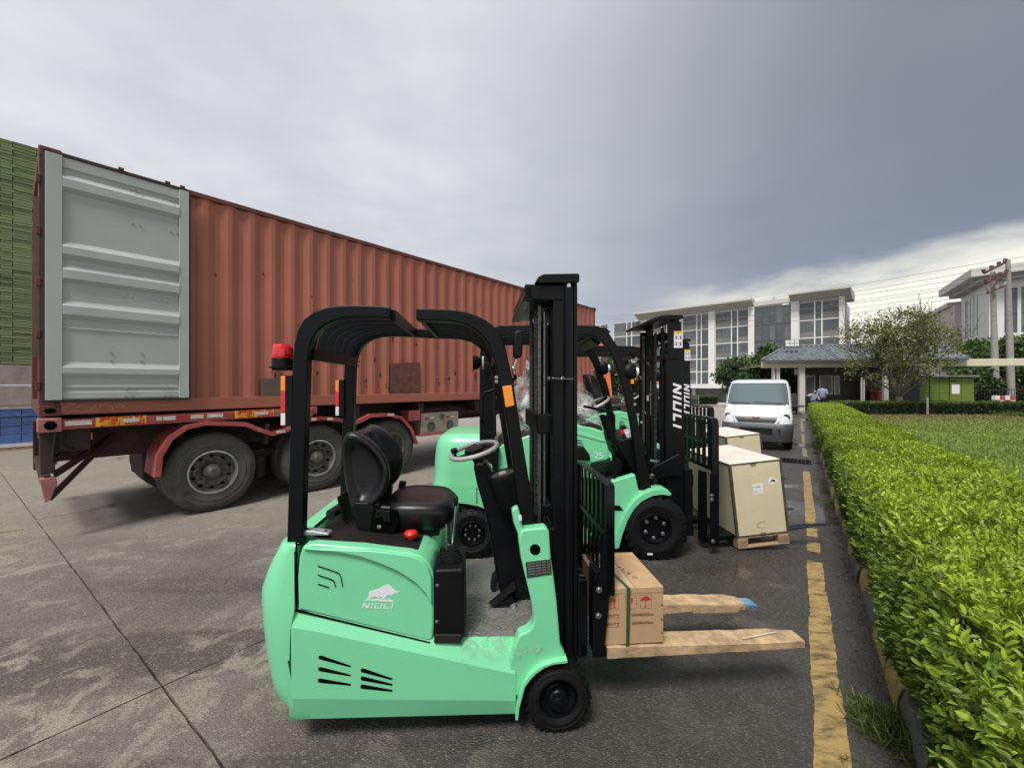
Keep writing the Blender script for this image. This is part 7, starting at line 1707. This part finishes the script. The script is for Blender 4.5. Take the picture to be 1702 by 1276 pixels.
# parcel lockers
LF = W(1512, 676, 29.0)
lk_ = thing('parcel_locker', 'lime green parcel locker cabinet with a grid of doors under the beam', 'parcel locker', (LF.x, 29.0, 0), R(-4))
ww_ = W(1612, 676, 29.0).x-LF.x; zt__ = H+(CY-626)/FPX*29
part('cabinet', MB().box(0, ww_, .03, .7, .12, zt__), M['locker_dk'], lk_); part('plinth', MB().box(.02, ww_-.02, .02, .7, 0, .12), M['gasket'], lk_)
part('rain_hood', MB().box(-.05, ww_+.05, -.3, .75, zt__, zt__+.08), M['conc_pole'], lk_)
xs_ = [0, ww_*.31, ww_*.31, ww_*.62, ww_*.66]
for b0, b1, nc in ((.02, ww_*.31-.04, 2), (ww_*.31+.03, ww_*.62-.04, 2)):
    for c_ in range(nc):
        for r in range(12):
            x0_, x1_ = b0+(b1-b0)*c_/nc+.012, b0+(b1-b0)*(c_+1)/nc-.012; z0, z1 = .16+(zt__-.24)*r/12+.012, .16+(zt__-.24)*(r+1)/12-.012
            part('locker_door', MB().box(x0_, x1_, 0, .03, z0, z1), M['locker'], lk_)
for b0, b1 in ((ww_*.62+.02, ww_*.80-.01), (ww_*.80+.01, ww_-.02)): part('cabinet_door', MB().box(b0, b1, 0, .03, .16, zt__-.08), M['locker'], lk_)
mb = MB(); mb.box(ww_*.65, ww_*.77, -.02, -.002, 1.1, 1.75); part('notice', mb, M['white'], lk_)
mb = MB()
for i in range(3): mb.box(ww_*.64+.12*i, ww_*.64+.12*i+.07, -.015, -.002, 1.95, 2.02)
part('round_mark', mb, M['slot'], lk_)
mb = MB(); mb.box(gx(1590)-gx(1512), 0, 0, 0, 0, 0) if False else None
mb = None
# red scooter box and dark motor scooter behind the tree
rb = thing('delivery_scooter', 'dark scooter with a red cargo box parked behind the small tree', 'scooter', (W(1470, 660, 27.2).x, 27.2, 0), R(8))
part('cargo_box', MB().box(-.75, .05, -.25, .3, .62, 1.25), M['red_box'], rb, .03); part('lid', MB().box(-.78, .08, -.28, .33, 1.25, 1.36), M['badge'], rb, .03)
mb = MB(); mb.prism([(-.7, .35), (.6, .3), (1.3, .38), (1.35, .8), (1.15, 1.05), (1.0, .62), (.1, .55), (-.3, .62), (-.7, .6)], -.12, .16); part('body', mb, M['plastic'], rb, .04)
part('seat', MB().box(.0, .7, -.15, .18, .62, .78), M['vinyl'], rb, .05)
for x in (-.45, 1.25): mb = MB(); mb.lathe([(.14, -.05), (.26, -.05), (.28, 0), (.26, .05), (.14, .05)], (x, 0, .28), 20); part('wheel', mb, M['rubber'], rb)
mb = MB(); mb.tube([(1.2, 0, .8), (1.1, 0, 1.15), (1.0, -.3, 1.2)], .025, 6); mb.tube([(1.1, 0, 1.15), (1.0, .3, 1.2)], .025, 6); mb.sphere((1.05, -.1, 1.32), .16, .05, .08, 10, 6); part('handlebar', mb, M['chrome'], rb)
# office chair and little white planters by the column
oc = thing('office_chair', 'dark grey office chair standing left of the gatehouse column', 'chair', (W(1318, 665, 24).x, 24, 0), R(20))
mb = MB(); mb.loft([superring(0, .26, .07, .55, 3, 20), superring(0, .30, .08, .8, 3, 20), superring(0, .27, .07, 1.12, 3, 20), superring(0, .18, .05, 1.22, 3, 20)]); part('backrest', mb, M['chair_grey'], oc, ang=60)
mb = MB(); mb.box(-.28, .28, -.5, .05, .45, .55); part('seat', mb, M['chair_grey'], oc, .04); mb = MB(); mb.cyl((0, -.2, .1), (0, -.2, .45), .03); part('column', mb, M['plastic'], oc)
for k in range(5): a_ = k*1.257; part('leg', MB().bar([(0, -.2, .1), (.28*math.cos(a_), -.2+.28*math.sin(a_), .05)], .04, .04), M['plastic'], oc)
# red and white water barriers near the poles
for k, px in enumerate((1655, 1663, 1672, 1681)):
    wb = thing('traffic_barrier', ['leftmost', 'second from left', 'third from left', 'rightmost'][k]+' of the red and white barriers at the foot of the poles', 'barrier', (W(px, 660, 31).x, 31, 0), R(3), 'red and white barriers')
    part('body', MB().box(-.17, .17, -.12, .12, 0, .62), M['refl_r' if k % 2 == 0 else 'frame_w'], wb, .03); part('band', MB().box(-.18, .18, -.13, .13, .60, .92), M['frame_w' if k % 2 == 0 else 'refl_r'], wb, .02)

# ------------------------------------------------------------------ people by the gatehouse
def skin_body(name, verts, edges, radii, matl, parent, root=0):
    me = bpy.data.meshes.new(name); me.from_pydata(verts, edges, []); me.materials.append(matl)
    o = link(bpy.data.objects.new(name, me), parent); sk = o.modifiers.new('skin', 'SKIN')
    lay = me.skin_vertices[0] if me.skin_vertices else None
    if lay is None: return o
    for i, r_ in enumerate(radii): lay.data[i].radius = (r_, r_) if not isinstance(r_, tuple) else r_
    lay.data[root].use_root = True
    o.modifiers.new('sub', 'SUBSURF').levels = 1; o.modifiers['sub'].render_levels = 1; return o
def skin_mesh(name, verts, edges, radii, matl, parent):
    bm = bmesh.new(); sk = bm.verts.layers.skin.verify(); vv = [bm.verts.new(v) for v in verts]
    for i, v in enumerate(vv): r_ = radii[i]; v[sk].radius = r_ if isinstance(r_, tuple) else (r_, r_); v[sk].use_root = (i == 0)
    for a_, b_ in edges: bm.edges.new((vv[a_], vv[b_]))
    me = bpy.data.meshes.new(name); bm.to_mesh(me); bm.free(); me.materials.append(matl)
    o = link(bpy.data.objects.new(name, me), parent); o.modifiers.new('skin', 'SKIN').use_smooth_shade = True
    s_ = o.modifiers.new('sub', 'SUBSURF'); s_.levels = 1; s_.render_levels = 2; return o
def person(loc, rz, lab, pose):
    p = thing('person', lab, 'person', loc, rz, 'people by the gatehouse')
    V = pose
    E = [(0, 1), (1, 2), (2, 3), (3, 4), (2, 5), (5, 6), (6, 7), (2, 8), (8, 9), (9, 10), (0, 11), (11, 12), (12, 13), (13, 14), (0, 15), (15, 16), (16, 17), (17, 18)]
    rad = [(.15, .11), (.145, .105), (.16, .10), .055, .05, .062, .045, .033, .062, .045, .033, .088, .06, .042, .05, .088, .06, .042, .05]
    skin_mesh('body', V, E, rad, M['skin'], p)
    sh = [0, 1, 2, 5, 6, 8, 9]; idx = {v: i for i, v in enumerate(sh)}
    fz = Vector(V[6])*.75+Vector(V[7])*.25; gz_ = Vector(V[9])*.75+Vector(V[10])*.25
    Vs = [V[i] for i in sh]+[tuple(fz), tuple(gz_)]
    skin_mesh('shirt', Vs, [(0, 1), (1, 2), (2, 3), (3, 4), (4, 7), (2, 5), (5, 6), (6, 8)], [(.175, .13), (.17, .125), (.185, .12), .085, .07, .085, .07, .06, .06], M['shirt'], p)
    skin_mesh('trousers', [V[0], V[11], V[12], V[13], V[15], V[16], V[17]], [(0, 1), (1, 2), (2, 3), (0, 4), (4, 5), (5, 6)], [(.18, .135), .11, .08, .06, .11, .08, .06], M['trousers'], p)
    h = Vector(V[4]); hd_ = Vector((0, -.02, .09)); mb = MB(); mb.sphere(tuple(h+hd_), .078, .095, .115, 14, 10)
    hdd = part('head', mb, M['skin'], p, ang=80)
    mb = MB(); mb.sphere(tuple(h+hd_+Vector((0, .018, .025))), .084, .095, .108, 14, 8); part('hair', mb, M['hair'], hdd, ang=80)
    mb = MB(); mb.sphere(tuple(h+hd_+Vector((0, -.095, -.01))), .014, .02, .02, 8, 5)
    for s_ in (-1, 1): mb.sphere(tuple(h+hd_+Vector((s_*.08, 0, 0))), .012, .02, .028, 8, 5)
    part('nose_and_ears', mb, M['skin'], hdd, ang=80)
    for i, j in ((14, 13), (18, 17)): v = Vector(V[i]); mb = MB(); mb.sphere((v.x, v.y-.04, .045), .05, .13, .045, 12, 6); part('shoe', mb, M['gasket'], p, ang=70)
    for i, j in ((7, 6), (10, 9)):
        w_ = Vector(V[i]); d = (w_-Vector(V[j])).normalized(); sd_ = d.orthogonal().normalized()
        for k in range(4): a_ = w_+sd_*(.015*(k-1.5)); skin_mesh('finger', [tuple(a_), tuple(a_+d*.05), tuple(a_+d*.09+Vector((0, -.01, -.01)))], [(0, 1), (1, 2)], [.010, .009, .007], M['skin'], p)
        b_ = w_+sd_*-.03; skin_mesh('thumb', [tuple(w_), tuple(b_+d*.02), tuple(b_+d*.05)], [(0, 1), (1, 2)], [.011, .010, .008], M['skin'], p)
    return p
stand = [(0, 0, .95), (0, .01, 1.15), (0, .02, 1.38), (0, .0, 1.48), (0, -.01, 1.53), (-.19, .02, 1.40), (-.25, .04, 1.13), (-.20, -.16, 1.02), (.19, .02, 1.40), (.26, .03, 1.13), (.22, -.14, .98), (-.09, 0, .88), (-.10, -.01, .50), (-.10, .02, .12), (-.10, -.04, .06), (.09, 0, .88), (.10, .0, .50), (.11, .02, .12), (.11, -.04, .06)]
q_ = W(1367, 660, 26.6); person((q_.x, 26.6, 0), R(150), 'person in light blue shirt standing with back turned at the gatehouse counter', stand)
sit = [(0, 0, .56), (0, -.03, .76), (0, -.06, .98), (0, -.08, 1.07), (0, -.10, 1.10), (-.19, -.05, 1.0), (-.44, -.10, .92), (-.66, -.12, .98), (.19, -.05, 1.0), (.30, -.14, .76), (.14, -.32, .72), (-.10, -.04, .53), (-.13, -.42, .52), (-.14, -.40, .12), (-.14, -.44, .06), (.10, -.04, .53), (.13, -.42, .52), (.14, -.38, .12), (.14, -.44, .06)]
q_ = W(1351, 660, 26.0); person((q_.x, 26.0, .10), R(10), 'person in light blue shirt seated with one arm stretched out to the left', sit)
st_ = thing('stool', 'plain dark stool under the seated person in the light blue shirt', 'stool', (q_.x, 26.0, 0), R(10))
part('seat', MB().box(-.2, .2, -.18, .2, .50, .54), M['plastic'], st_)
for x in (-.17, .14):
    for y in (-.15, .14): part('leg', MB().box(x, x+.03, y, y+.03, 0, .50), M['plastic'], st_)

# ------------------------------------------------------------------ fences
def rail_fence(lab, p0, p1, h, step, m_, seg=2.4, grp='iron fences'):
    d = Vector(p1)-Vector(p0); ln = d.length; t = thing('metal_fence', lab, 'fence', (p0[0], p0[1], 0), math.atan2(d.y, d.x))
    n = int(ln/seg)
    for i in range(n+1): part('fence_post', MB().box(i*seg-.03, i*seg+.03, -.03, .03, 0, h+.05), M[m_], t)
    for z in (.15, h-.18): part('rail', MB().box(0, n*seg, -.015, .015, z, z+.05), M[m_], t)
    mb = MB(); x = step
    while x < n*seg:
        mb.box(x-.010, x+.010, -.010, .010, .05, h); x += step
    part('picket', mb, M[m_], t, kind='stuff'); return t
a_, b_ = W(1004, 680, 29.5), W(1046, 680, 29.5); rail_fence('grey galvanised fence seen between the forklift masts', (a_.x-3, 30.2), (b_.x+6, 29.0), .95, .13, 'fence_g')
a_, b_ = W(1560, 680, 32.5), W(1702, 680, 32.5); rail_fence('black iron railing behind the far hedge at the right', (a_.x, 32.6), (b_.x+6, 32.0), 1.5, .22, 'fence')
# ------------------------------------------------------------------ utility poles and wires
PY = 34.0
def pole(px, ptop, lab, lean_):
    b_ = W(px+5, 660, PY); ht = H+(CY-ptop)/FPX*PY; t = thing('utility_pole', lab, 'utility pole', (b_.x, PY+lean_, 0), group='pair of concrete utility poles')
    mb = MB(); xt = W(px, 640, PY).x-b_.x; rings = []
    for k in range(9): z = ht*k/8; r_ = .27-.13*k/8; rings.append([(xt*k/8+r_*math.cos(2*math.pi*i/14), r_*math.sin(2*math.pi*i/14), z) for i in range(14)])
    mb.loft(rings); part('shaft', mb, M['conc_pole'], t, ang=60); return t, b_, ht, xt
p1 = pole(1650, 452, 'left concrete utility pole of the pair, shorter, with rusty crossarms', 0)
p2 = pole(1668, 434, 'right concrete utility pole of the pair, slightly taller', -.3)
def arm_pt(px, py, dy=0): v = W(px, py, PY+dy); return (v.x-p1[1].x, dy, v.z)
for k, (a_, b_) in enumerate((((1636, 454), (1669, 437)), ((1640, 470.5), (1671, 455)), ((1641, 487), (1672, 474)))):
    mb = MB(); mb.bar([arm_pt(*a_, -.5), arm_pt(*b_, -.5)], .12, .16); cr = part('crossarm', mb, M['iron'], p1[0])
    for f_ in ((0, .35, .72, 1.0) if k < 2 else (.1, .5, .9)):
        x0, z0 = a_[0]+(b_[0]-a_[0])*f_, a_[1]+(b_[1]-a_[1])*f_; tilt = -3 if f_ < .3 else (1 if f_ < .9 else 4)
        q0, q1 = arm_pt(x0, z0, -.5), arm_pt(x0+tilt*.6, z0-6.5, -.5); mb = MB(); mb.cyl(q0, q1, .10, 8, .13); part('insulator', mb, M['iron'] if k < 2 else M['conc_pole'], cr)
mb = MB(); mb.bar([arm_pt(1640, 487, -.4), arm_pt(1672, 455, -.4)], .06, .08); part('brace', mb, M['iron'], p1[0])
wires = thing('power_lines', 'thin power lines sweeping from the poles across the sky to the left', 'power line')
for k, (pa, pb, sag) in enumerate((((1664, 431), (985, 527), .8), ((1640, 447), (985, 531), 1.0), ((1671, 452), (985, 535), .9), ((1645, 470), (985, 539), 1.1), ((1660, 462), (985, 543), 1.0), ((1650, 486), (985, 552), 1.2), ((1668, 476), (985, 548), 1.0))):
    a_, b_ = W(*pa, PY-.5), W(*pb, 78); pts_ = [a_.lerp(b_, t/16)-Vector((0, 0, sag*4*(t/16)*(1-t/16))) for t in range(17)]
    part('wire', MB().tube(pts_, .016, 4), M['wire'], wires)
    a2_ = W(pa[0]+160, pa[1]-16+k*1.5, 30); pts_ = [a_.lerp(a2_, t/6) for t in range(7)]; part('wire', MB().tube(pts_, .014, 4), M['wire'], wires)
# ------------------------------------------------------------------ orange crane boom beyond the container
cb_ = W(1016, 680, 24.0); cr_ = thing('crane_truck', 'scuffed orange crane boom standing behind the end of the red container', 'crane', (cb_.x, 24.0, 0))
def cpt(px, py, dy=0): v = W(px, py, 24+dy); return (v.x-cb_.x, dy, v.z)
mb = MB(); mb.prism([(cpt(1002, 616)[0], cpt(1002, 616)[2]), (cpt(1012, 612)[0], cpt(1012, 612)[2]), (cpt(1018, 670)[0], cpt(1018, 670)[2]), (cpt(1013, 672)[0], cpt(1013, 672)[2])], -.2, .2); part('lower_boom', mb, M['orange'], cr_, .03)
mb = MB(); mb.prism([(cpt(x, y)[0], cpt(x, y)[2]) for x, y in ((986, 578), (998, 560), (1014, 578))], -.15, .15); part('upper_boom', mb, M['orange'], cr_, .02)
mb = MB(); mb.bar([cpt(1000, 568), cpt(1007, 614)], .25, .2, up=(0, 1, 0)); part('ram', mb, M['iron'], cr_, .02)
mb = MB(); mb.box(-.9, .8, -.7, .9, 0, .62); mb.box(-.4, .3, -.4, .5, .6, 1.0); part('base', mb, M['chassis'], cr_, .05)
# ------------------------------------------------------------------ trees
def tree(name, lab, base, htop, trunk_r, crown, nleaf, lsize, cols, bark='bark', split=.25, seed=1, nb=9, spread=1.0, grp=None, gaps=.5, rz=0):
    """crown: (cx, cy, cz, rx, ry, rz) relative to base"""
    r_ = random.Random(seed); ns = np.random.RandomState(seed); t = thing(name, lab, 'tree', base, rz, grp); cx, cy, cz, rx, ry, rzz = crown
    mb = MB(); zs = htop*split; tips = []
    mb.sweep([(0, 0, 0), (.02, 0, zs*.5), (.0, .02, zs)], [(trunk_r*math.cos(a), trunk_r*math.sin(a)) for a in [k*math.pi/4 for k in range(8)]])
    def limb(p, d, l_, rad, depth):
        pts_ = [Vector(p)]; dd = Vector(d).normalized()
        for k in range(4):
            dd = (dd+Vector((r_.uniform(-.22, .22), r_.uniform(-.22, .22), r_.uniform(-.02, .16)))).normalized(); pts_.append(pts_[-1]+dd*l_/4)
        rings = []
        for k, q in enumerate(pts_):
            rr_ = rad*(1-.55*k/4); rings.append([q+Vector((rr_*math.cos(a), rr_*math.sin(a), 0)) for a in [j*math.pi/3 for j in range(6)]])
        mb.loft(rings)
        if depth == 0: tips.append((pts_[-1], dd)); tips.append((pts_[2], dd)); return
        for _ in range(r_.choice((2, 3, 3))):
            k = r_.choice((2, 3, 4)); nd = (dd+Vector((r_.uniform(-.75, .75), r_.uniform(-.75, .75), r_.uniform(-.15, .55)))).normalized(); limb(pts_[k], nd, l_*r_.uniform(.5, .75), rad*.5, depth-1)
    for k in range(nb):
        a = 2*math.pi*k/nb+r_.uniform(-.3, .3); e = r_.uniform(.25, .9)*spread
        limb((0, 0, zs*r_.uniform(.8, 1.0)), (math.cos(a)*e, math.sin(a)*e, 1), (htop-zs)*r_.uniform(.42, .6), trunk_r*.42, 2)
    part('trunk', mb, M[bark], t, ang=60)
    tp = np.array([list(p[0]) for p in tips]); 
    # clumps: at branch tips, inside the crown volume
    P = []
    nc = max(30, int(nleaf/28)); cl = []
    while len(cl) < nc:
        if ns.rand() < .6 and len(tp): c_ = tp[ns.randint(len(tp))]+ns.randn(3)*.25*min(rx, rzz)*.5
        else:
            d = ns.randn(3); d /= np.linalg.norm(d); c_ = np.array([cx, cy, cz])+d*np.array([rx, ry, rzz])*(ns.rand()**.4)
        e = ((c_[0]-cx)/rx)**2+((c_[1]-cy)/ry)**2+((c_[2]-cz)/rzz)**2
        lim = 1+.35*mnoise.noise(Vector(c_)*.9/max(rx, .1)*2+Vector((seed, 0, 0)))
        if e > lim: continue
        if mnoise.noise(Vector(c_)*1.5+Vector((0, seed, 0))) < -gaps*.35: continue
        cl.append(c_)
    cl = np.array(cl); ci_ = ns.randint(len(cl), size=nleaf); sg_ = min(rx, rzz)*.075+.04
    pos = cl[ci_]+ns.randn(nleaf, 3)*sg_*np.array([1, 1, .7])
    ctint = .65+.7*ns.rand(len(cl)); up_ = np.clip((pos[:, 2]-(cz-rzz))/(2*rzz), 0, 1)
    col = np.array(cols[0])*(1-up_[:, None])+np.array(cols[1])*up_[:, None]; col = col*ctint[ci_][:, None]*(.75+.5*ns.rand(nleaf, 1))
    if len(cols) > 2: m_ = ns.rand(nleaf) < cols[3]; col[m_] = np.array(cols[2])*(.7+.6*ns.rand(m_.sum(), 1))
    d = ns.randn(nleaf, 3); d[:, 2] -= .15; L_ = lsize*(.6+.8*ns.rand(nleaf))
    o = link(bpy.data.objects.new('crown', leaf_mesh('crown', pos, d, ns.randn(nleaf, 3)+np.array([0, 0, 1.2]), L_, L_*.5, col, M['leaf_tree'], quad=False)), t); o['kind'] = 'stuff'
    return t
q = W(1492, 690, 23.0)
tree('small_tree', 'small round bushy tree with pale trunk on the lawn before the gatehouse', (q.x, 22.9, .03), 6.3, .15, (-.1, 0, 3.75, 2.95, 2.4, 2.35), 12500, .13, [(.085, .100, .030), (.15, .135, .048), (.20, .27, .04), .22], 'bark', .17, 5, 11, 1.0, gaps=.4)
GRP = 'trees behind the yard'
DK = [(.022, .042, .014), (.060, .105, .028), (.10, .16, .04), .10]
def bush_tree(px, py_top, Y, half_px, lab, seed, zb=0.0, n=6000, ls=.30, cols=DK, low=False):
    v = W(px, 640, Y); ht = H+(CY-py_top)/FPX*Y; rx = half_px/FPX*Y; rz_ = (ht-zb)*.5*(1.0 if low else .9)
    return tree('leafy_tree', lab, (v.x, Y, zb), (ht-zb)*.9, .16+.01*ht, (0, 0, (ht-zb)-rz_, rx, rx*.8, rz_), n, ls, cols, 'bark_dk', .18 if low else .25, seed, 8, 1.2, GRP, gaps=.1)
bush_tree(1232, 592, 35, 42, 'dark green tree directly behind the van, left of the gatehouse roof', 11, n=9000)
bush_tree(1280, 572, 34, 36, 'taller dark tree rising behind the left end of the gatehouse roof', 12, n=8000)
bush_tree(1262, 606, 30.5, 34, 'low spreading dark tree in the shade under the left end of the beam', 21, n=9000, low=True)
bush_tree(1312, 618, 31.5, 26, 'dark shrubby tree behind the office chair beside the gatehouse', 22, n=8000, low=True)
bush_tree(1020, 590, 46, 34, 'dark tree framed between the guard posts of the middle forklift', 13, n=9000, low=True)
bush_tree(1062, 600, 48, 34, 'dark tree seen through the middle forklift mast', 14, n=7000, low=True)
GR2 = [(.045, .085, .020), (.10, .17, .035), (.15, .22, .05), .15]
bush_tree(1612, 562, 37, 34, 'mid green tree left of the utility poles above the beam', 15, n=9000, cols=GR2)
bush_tree(1640, 560, 40, 34, 'bright green tree directly behind the left utility pole', 16, n=9000, cols=GR2)
bush_tree(1700, 552, 36, 40, 'large green tree at the right edge behind the utility poles', 17, n=11000, cols=GR2)
bush_tree(1622, 608, 34.5, 34, 'dark low tree under the beam right of the lockers', 18, n=8000, low=True)
bush_tree(1695, 605, 34.8, 38, 'dark low tree under the beam at the right edge', 19, n=8000, low=True)
bush_tree(1375, 582, 44, 40, 'dark tree top just showing over the gatehouse ridge', 20, n=5000)
bush_tree(1163, 655, 60, 9, 'small flowering shrub before the base of the long factory building', 25, zb=-2.2, n=1600, ls=.3, cols=[(.05, .10, .03), (.10, .16, .05), (.7, .7, .5), .12], low=True)
# ------------------------------------------------------------------ hedges
def hedge_leaves(name, n, sampler, size, seed, lab=None, parent=None):
    ns = np.random.RandomState(seed); pos, nrm, s_, up_ = sampler(n, ns)
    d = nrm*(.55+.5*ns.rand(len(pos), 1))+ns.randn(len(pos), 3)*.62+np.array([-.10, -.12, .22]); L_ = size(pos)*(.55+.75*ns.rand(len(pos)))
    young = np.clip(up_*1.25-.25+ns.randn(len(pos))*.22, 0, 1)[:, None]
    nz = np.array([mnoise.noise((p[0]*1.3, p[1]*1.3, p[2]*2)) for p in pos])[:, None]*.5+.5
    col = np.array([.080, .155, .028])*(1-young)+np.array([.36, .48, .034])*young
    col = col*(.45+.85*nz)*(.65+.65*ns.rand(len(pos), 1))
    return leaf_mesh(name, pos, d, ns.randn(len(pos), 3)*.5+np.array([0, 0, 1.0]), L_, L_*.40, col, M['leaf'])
HZ = .80
def top_z(x, y):
    return HZ+.075*mnoise.noise((x*1.6, y*1.6, 0))+.055*mnoise.noise((x*4.5, y*4.5, 3))
def near_sampler(Ya, Yb):
    def f(n, ns):
        # three faces: top, the face to the yard, the far edge; C from the yard side
        C0, C1 = .60, 2.14; pos, nrm, up_ = [], [], []
        k = ns.rand(n)*(1.54+.95+.35); Y = Ya+(Yb-Ya)*ns.rand(n); depth = np.abs(ns.randn(n))*.045
        for i in range(n):
            if k[i] < 1.54:
                C = C0+k[i]; x, y = road(C, Y[i]); e = min(C-C0, C1-C)/.16; z = top_z(x, y)-.10*max(0, 1-e)**2-depth[i]*1.4
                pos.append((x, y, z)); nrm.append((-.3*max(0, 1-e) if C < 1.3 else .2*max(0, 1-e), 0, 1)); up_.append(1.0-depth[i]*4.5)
            elif k[i] < 2.49:
                h = (k[i]-1.54)/.95; zz = .06+h*(HZ-.08); x, y = road(C0, Y[i])
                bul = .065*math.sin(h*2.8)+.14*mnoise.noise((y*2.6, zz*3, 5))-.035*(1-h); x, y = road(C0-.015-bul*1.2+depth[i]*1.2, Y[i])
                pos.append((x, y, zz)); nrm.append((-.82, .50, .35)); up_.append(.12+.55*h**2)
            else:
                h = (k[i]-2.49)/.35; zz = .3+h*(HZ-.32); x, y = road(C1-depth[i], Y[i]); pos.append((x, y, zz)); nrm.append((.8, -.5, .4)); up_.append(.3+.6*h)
        return np.array(pos), np.array(nrm), None, np.array(up_)
    return f
hg = thing('clipped_hedge', 'bright yellow-green clipped hedge running along the kerb at the right', 'hedge', (0, 0, 0))
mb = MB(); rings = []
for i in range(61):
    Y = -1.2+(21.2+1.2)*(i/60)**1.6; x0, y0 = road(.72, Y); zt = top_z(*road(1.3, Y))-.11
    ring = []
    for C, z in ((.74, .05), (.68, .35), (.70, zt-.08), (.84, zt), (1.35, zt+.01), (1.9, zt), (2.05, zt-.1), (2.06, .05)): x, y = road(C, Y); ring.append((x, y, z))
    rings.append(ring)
mb.loft(rings); part('inner_mass', mb, M['hedge_core'], hg, ang=60)  # solid dark mass added inside, so nothing shows through between the leaves
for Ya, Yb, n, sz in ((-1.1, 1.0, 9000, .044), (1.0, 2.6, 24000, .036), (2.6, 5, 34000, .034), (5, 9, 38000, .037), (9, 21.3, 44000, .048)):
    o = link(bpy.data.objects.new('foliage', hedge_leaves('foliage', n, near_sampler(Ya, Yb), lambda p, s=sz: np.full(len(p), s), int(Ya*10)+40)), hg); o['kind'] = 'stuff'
# long shoots standing out of the near end, with paired leaves
ns = np.random.RandomState(77); P, D, Nn, LL, CC = [], [], [], [], []; stem = MB()
for i in range(1500):
    Y = .55+4.0*ns.rand()**1.4; top = ns.rand() < .72
    if top: C = .62+1.5*ns.rand(); x, y = road(C, Y); z = top_z(x, y)-.06; d = np.array([-.25+ns.randn()*.45, -.25+ns.randn()*.45, .9])
    else: h = .35+.6*ns.rand(); x, y = road(.62, Y); z = h*HZ; d = np.array([-.75+ns.randn()*.3, -.15+ns.randn()*.5, .35+ns.rand()*.4])
    d /= np.linalg.norm(d); ln = .07+.10*ns.rand(); sd_ = np.cross(d, ns.randn(3)); sd_ /= np.linalg.norm(sd_)
    yng = (.75+.3*ns.rand()) if top else .25+.5*ns.rand(); base_c = np.array([.055, .115, .022])*(1-min(1, yng))+np.array([.38, .50, .045])*min(1, yng)
    n_ = 6
    for k in range(n_):
        q = np.array([x, y, z])+d*ln*(k+.6)/n_
        for s_ in (-1, 1):
            P.append(q); D.append(sd_*s_*.9+d*.75+np.array([0, 0, .05])); Nn.append(d+ns.randn(3)*.3); LL.append((.038+.012*ns.rand())*(.72+.38*math.sin((k+1)/n_*3.0))); CC.append(base_c*(.8+.35*ns.rand()))
        sd_ = sd_+ns.randn(3)*.35; sd_ /= np.linalg.norm(sd_)
    P.append(np.array([x, y, z])+d*ln); D.append(d); Nn.append(sd_); LL.append(.04); CC.append(base_c*1.1)
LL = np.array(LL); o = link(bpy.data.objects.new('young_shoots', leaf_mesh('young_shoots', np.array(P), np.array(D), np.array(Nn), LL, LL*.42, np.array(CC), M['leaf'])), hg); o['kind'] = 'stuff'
def far_hedge(lab, x0, x1, yf, seed):
    t = thing('clipped_hedge', lab, 'hedge', (0, 0, 0), 0, 'dark hedges along the lawn edge'); ns = np.random.RandomState(seed); n = int((x1-x0)*1500)
    x = x0+(x1-x0)*ns.rand(n); k = ns.rand(n); top = k < .5; y = np.where(top, yf+1.2*ns.rand(n), yf+np.abs(ns.randn(n))*.06); z = np.where(top, .80-np.abs(ns.randn(n))*.05, .12+.68*ns.rand(n))
    y = y+np.array([.10*mnoise.noise((a_*1.3, b_*2, seed)) for a_, b_ in zip(x, z)]); z = z+np.where(top, np.array([.06*mnoise.noise((a_*1.1, 0, seed)) for a_ in x]), 0)
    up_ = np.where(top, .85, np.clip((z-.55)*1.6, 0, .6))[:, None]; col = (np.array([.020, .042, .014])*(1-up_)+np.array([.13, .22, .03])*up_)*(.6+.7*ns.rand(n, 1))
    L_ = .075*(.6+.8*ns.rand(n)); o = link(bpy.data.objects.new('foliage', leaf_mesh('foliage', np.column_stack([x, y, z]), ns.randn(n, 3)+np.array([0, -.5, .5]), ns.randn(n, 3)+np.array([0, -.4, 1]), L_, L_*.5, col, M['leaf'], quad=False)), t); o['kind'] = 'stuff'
    mb = MB(); mb.box(x0+.08, x1-.08, yf+.12, yf+1.15, .08, .72); part('inner_mass', mb, M['hedge_core'], t); return t  # plain dark box added behind the leaves to close the view through
q0, q1, q2 = W(1395, 690, 22.4).x, W(1524, 690, 22.4).x, W(1546, 690, 22.4).x
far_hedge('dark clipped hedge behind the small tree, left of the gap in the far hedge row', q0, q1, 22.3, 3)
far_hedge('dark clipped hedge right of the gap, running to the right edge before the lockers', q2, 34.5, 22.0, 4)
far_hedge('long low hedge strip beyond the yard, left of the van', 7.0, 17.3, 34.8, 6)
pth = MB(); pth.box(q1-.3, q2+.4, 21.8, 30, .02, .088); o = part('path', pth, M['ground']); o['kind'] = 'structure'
x0_ = W(1541.5, 680, 22.2).x; gp_ = thing('small_post', 'short grey post standing in the gap of the far hedge', 'post', (x0_, 22.2, 0)); part('pole', MB().cyl((0, 0, .05), (0, 0, 1.05), .05, 10), M['conc_pole'], gp_)
q = W(1690, 690, 21.0); tuft('grass_clump', q.x, 21.0, 500, .35, .45, 'rounded clump of taller grass at the far right edge of the lawn', .06)
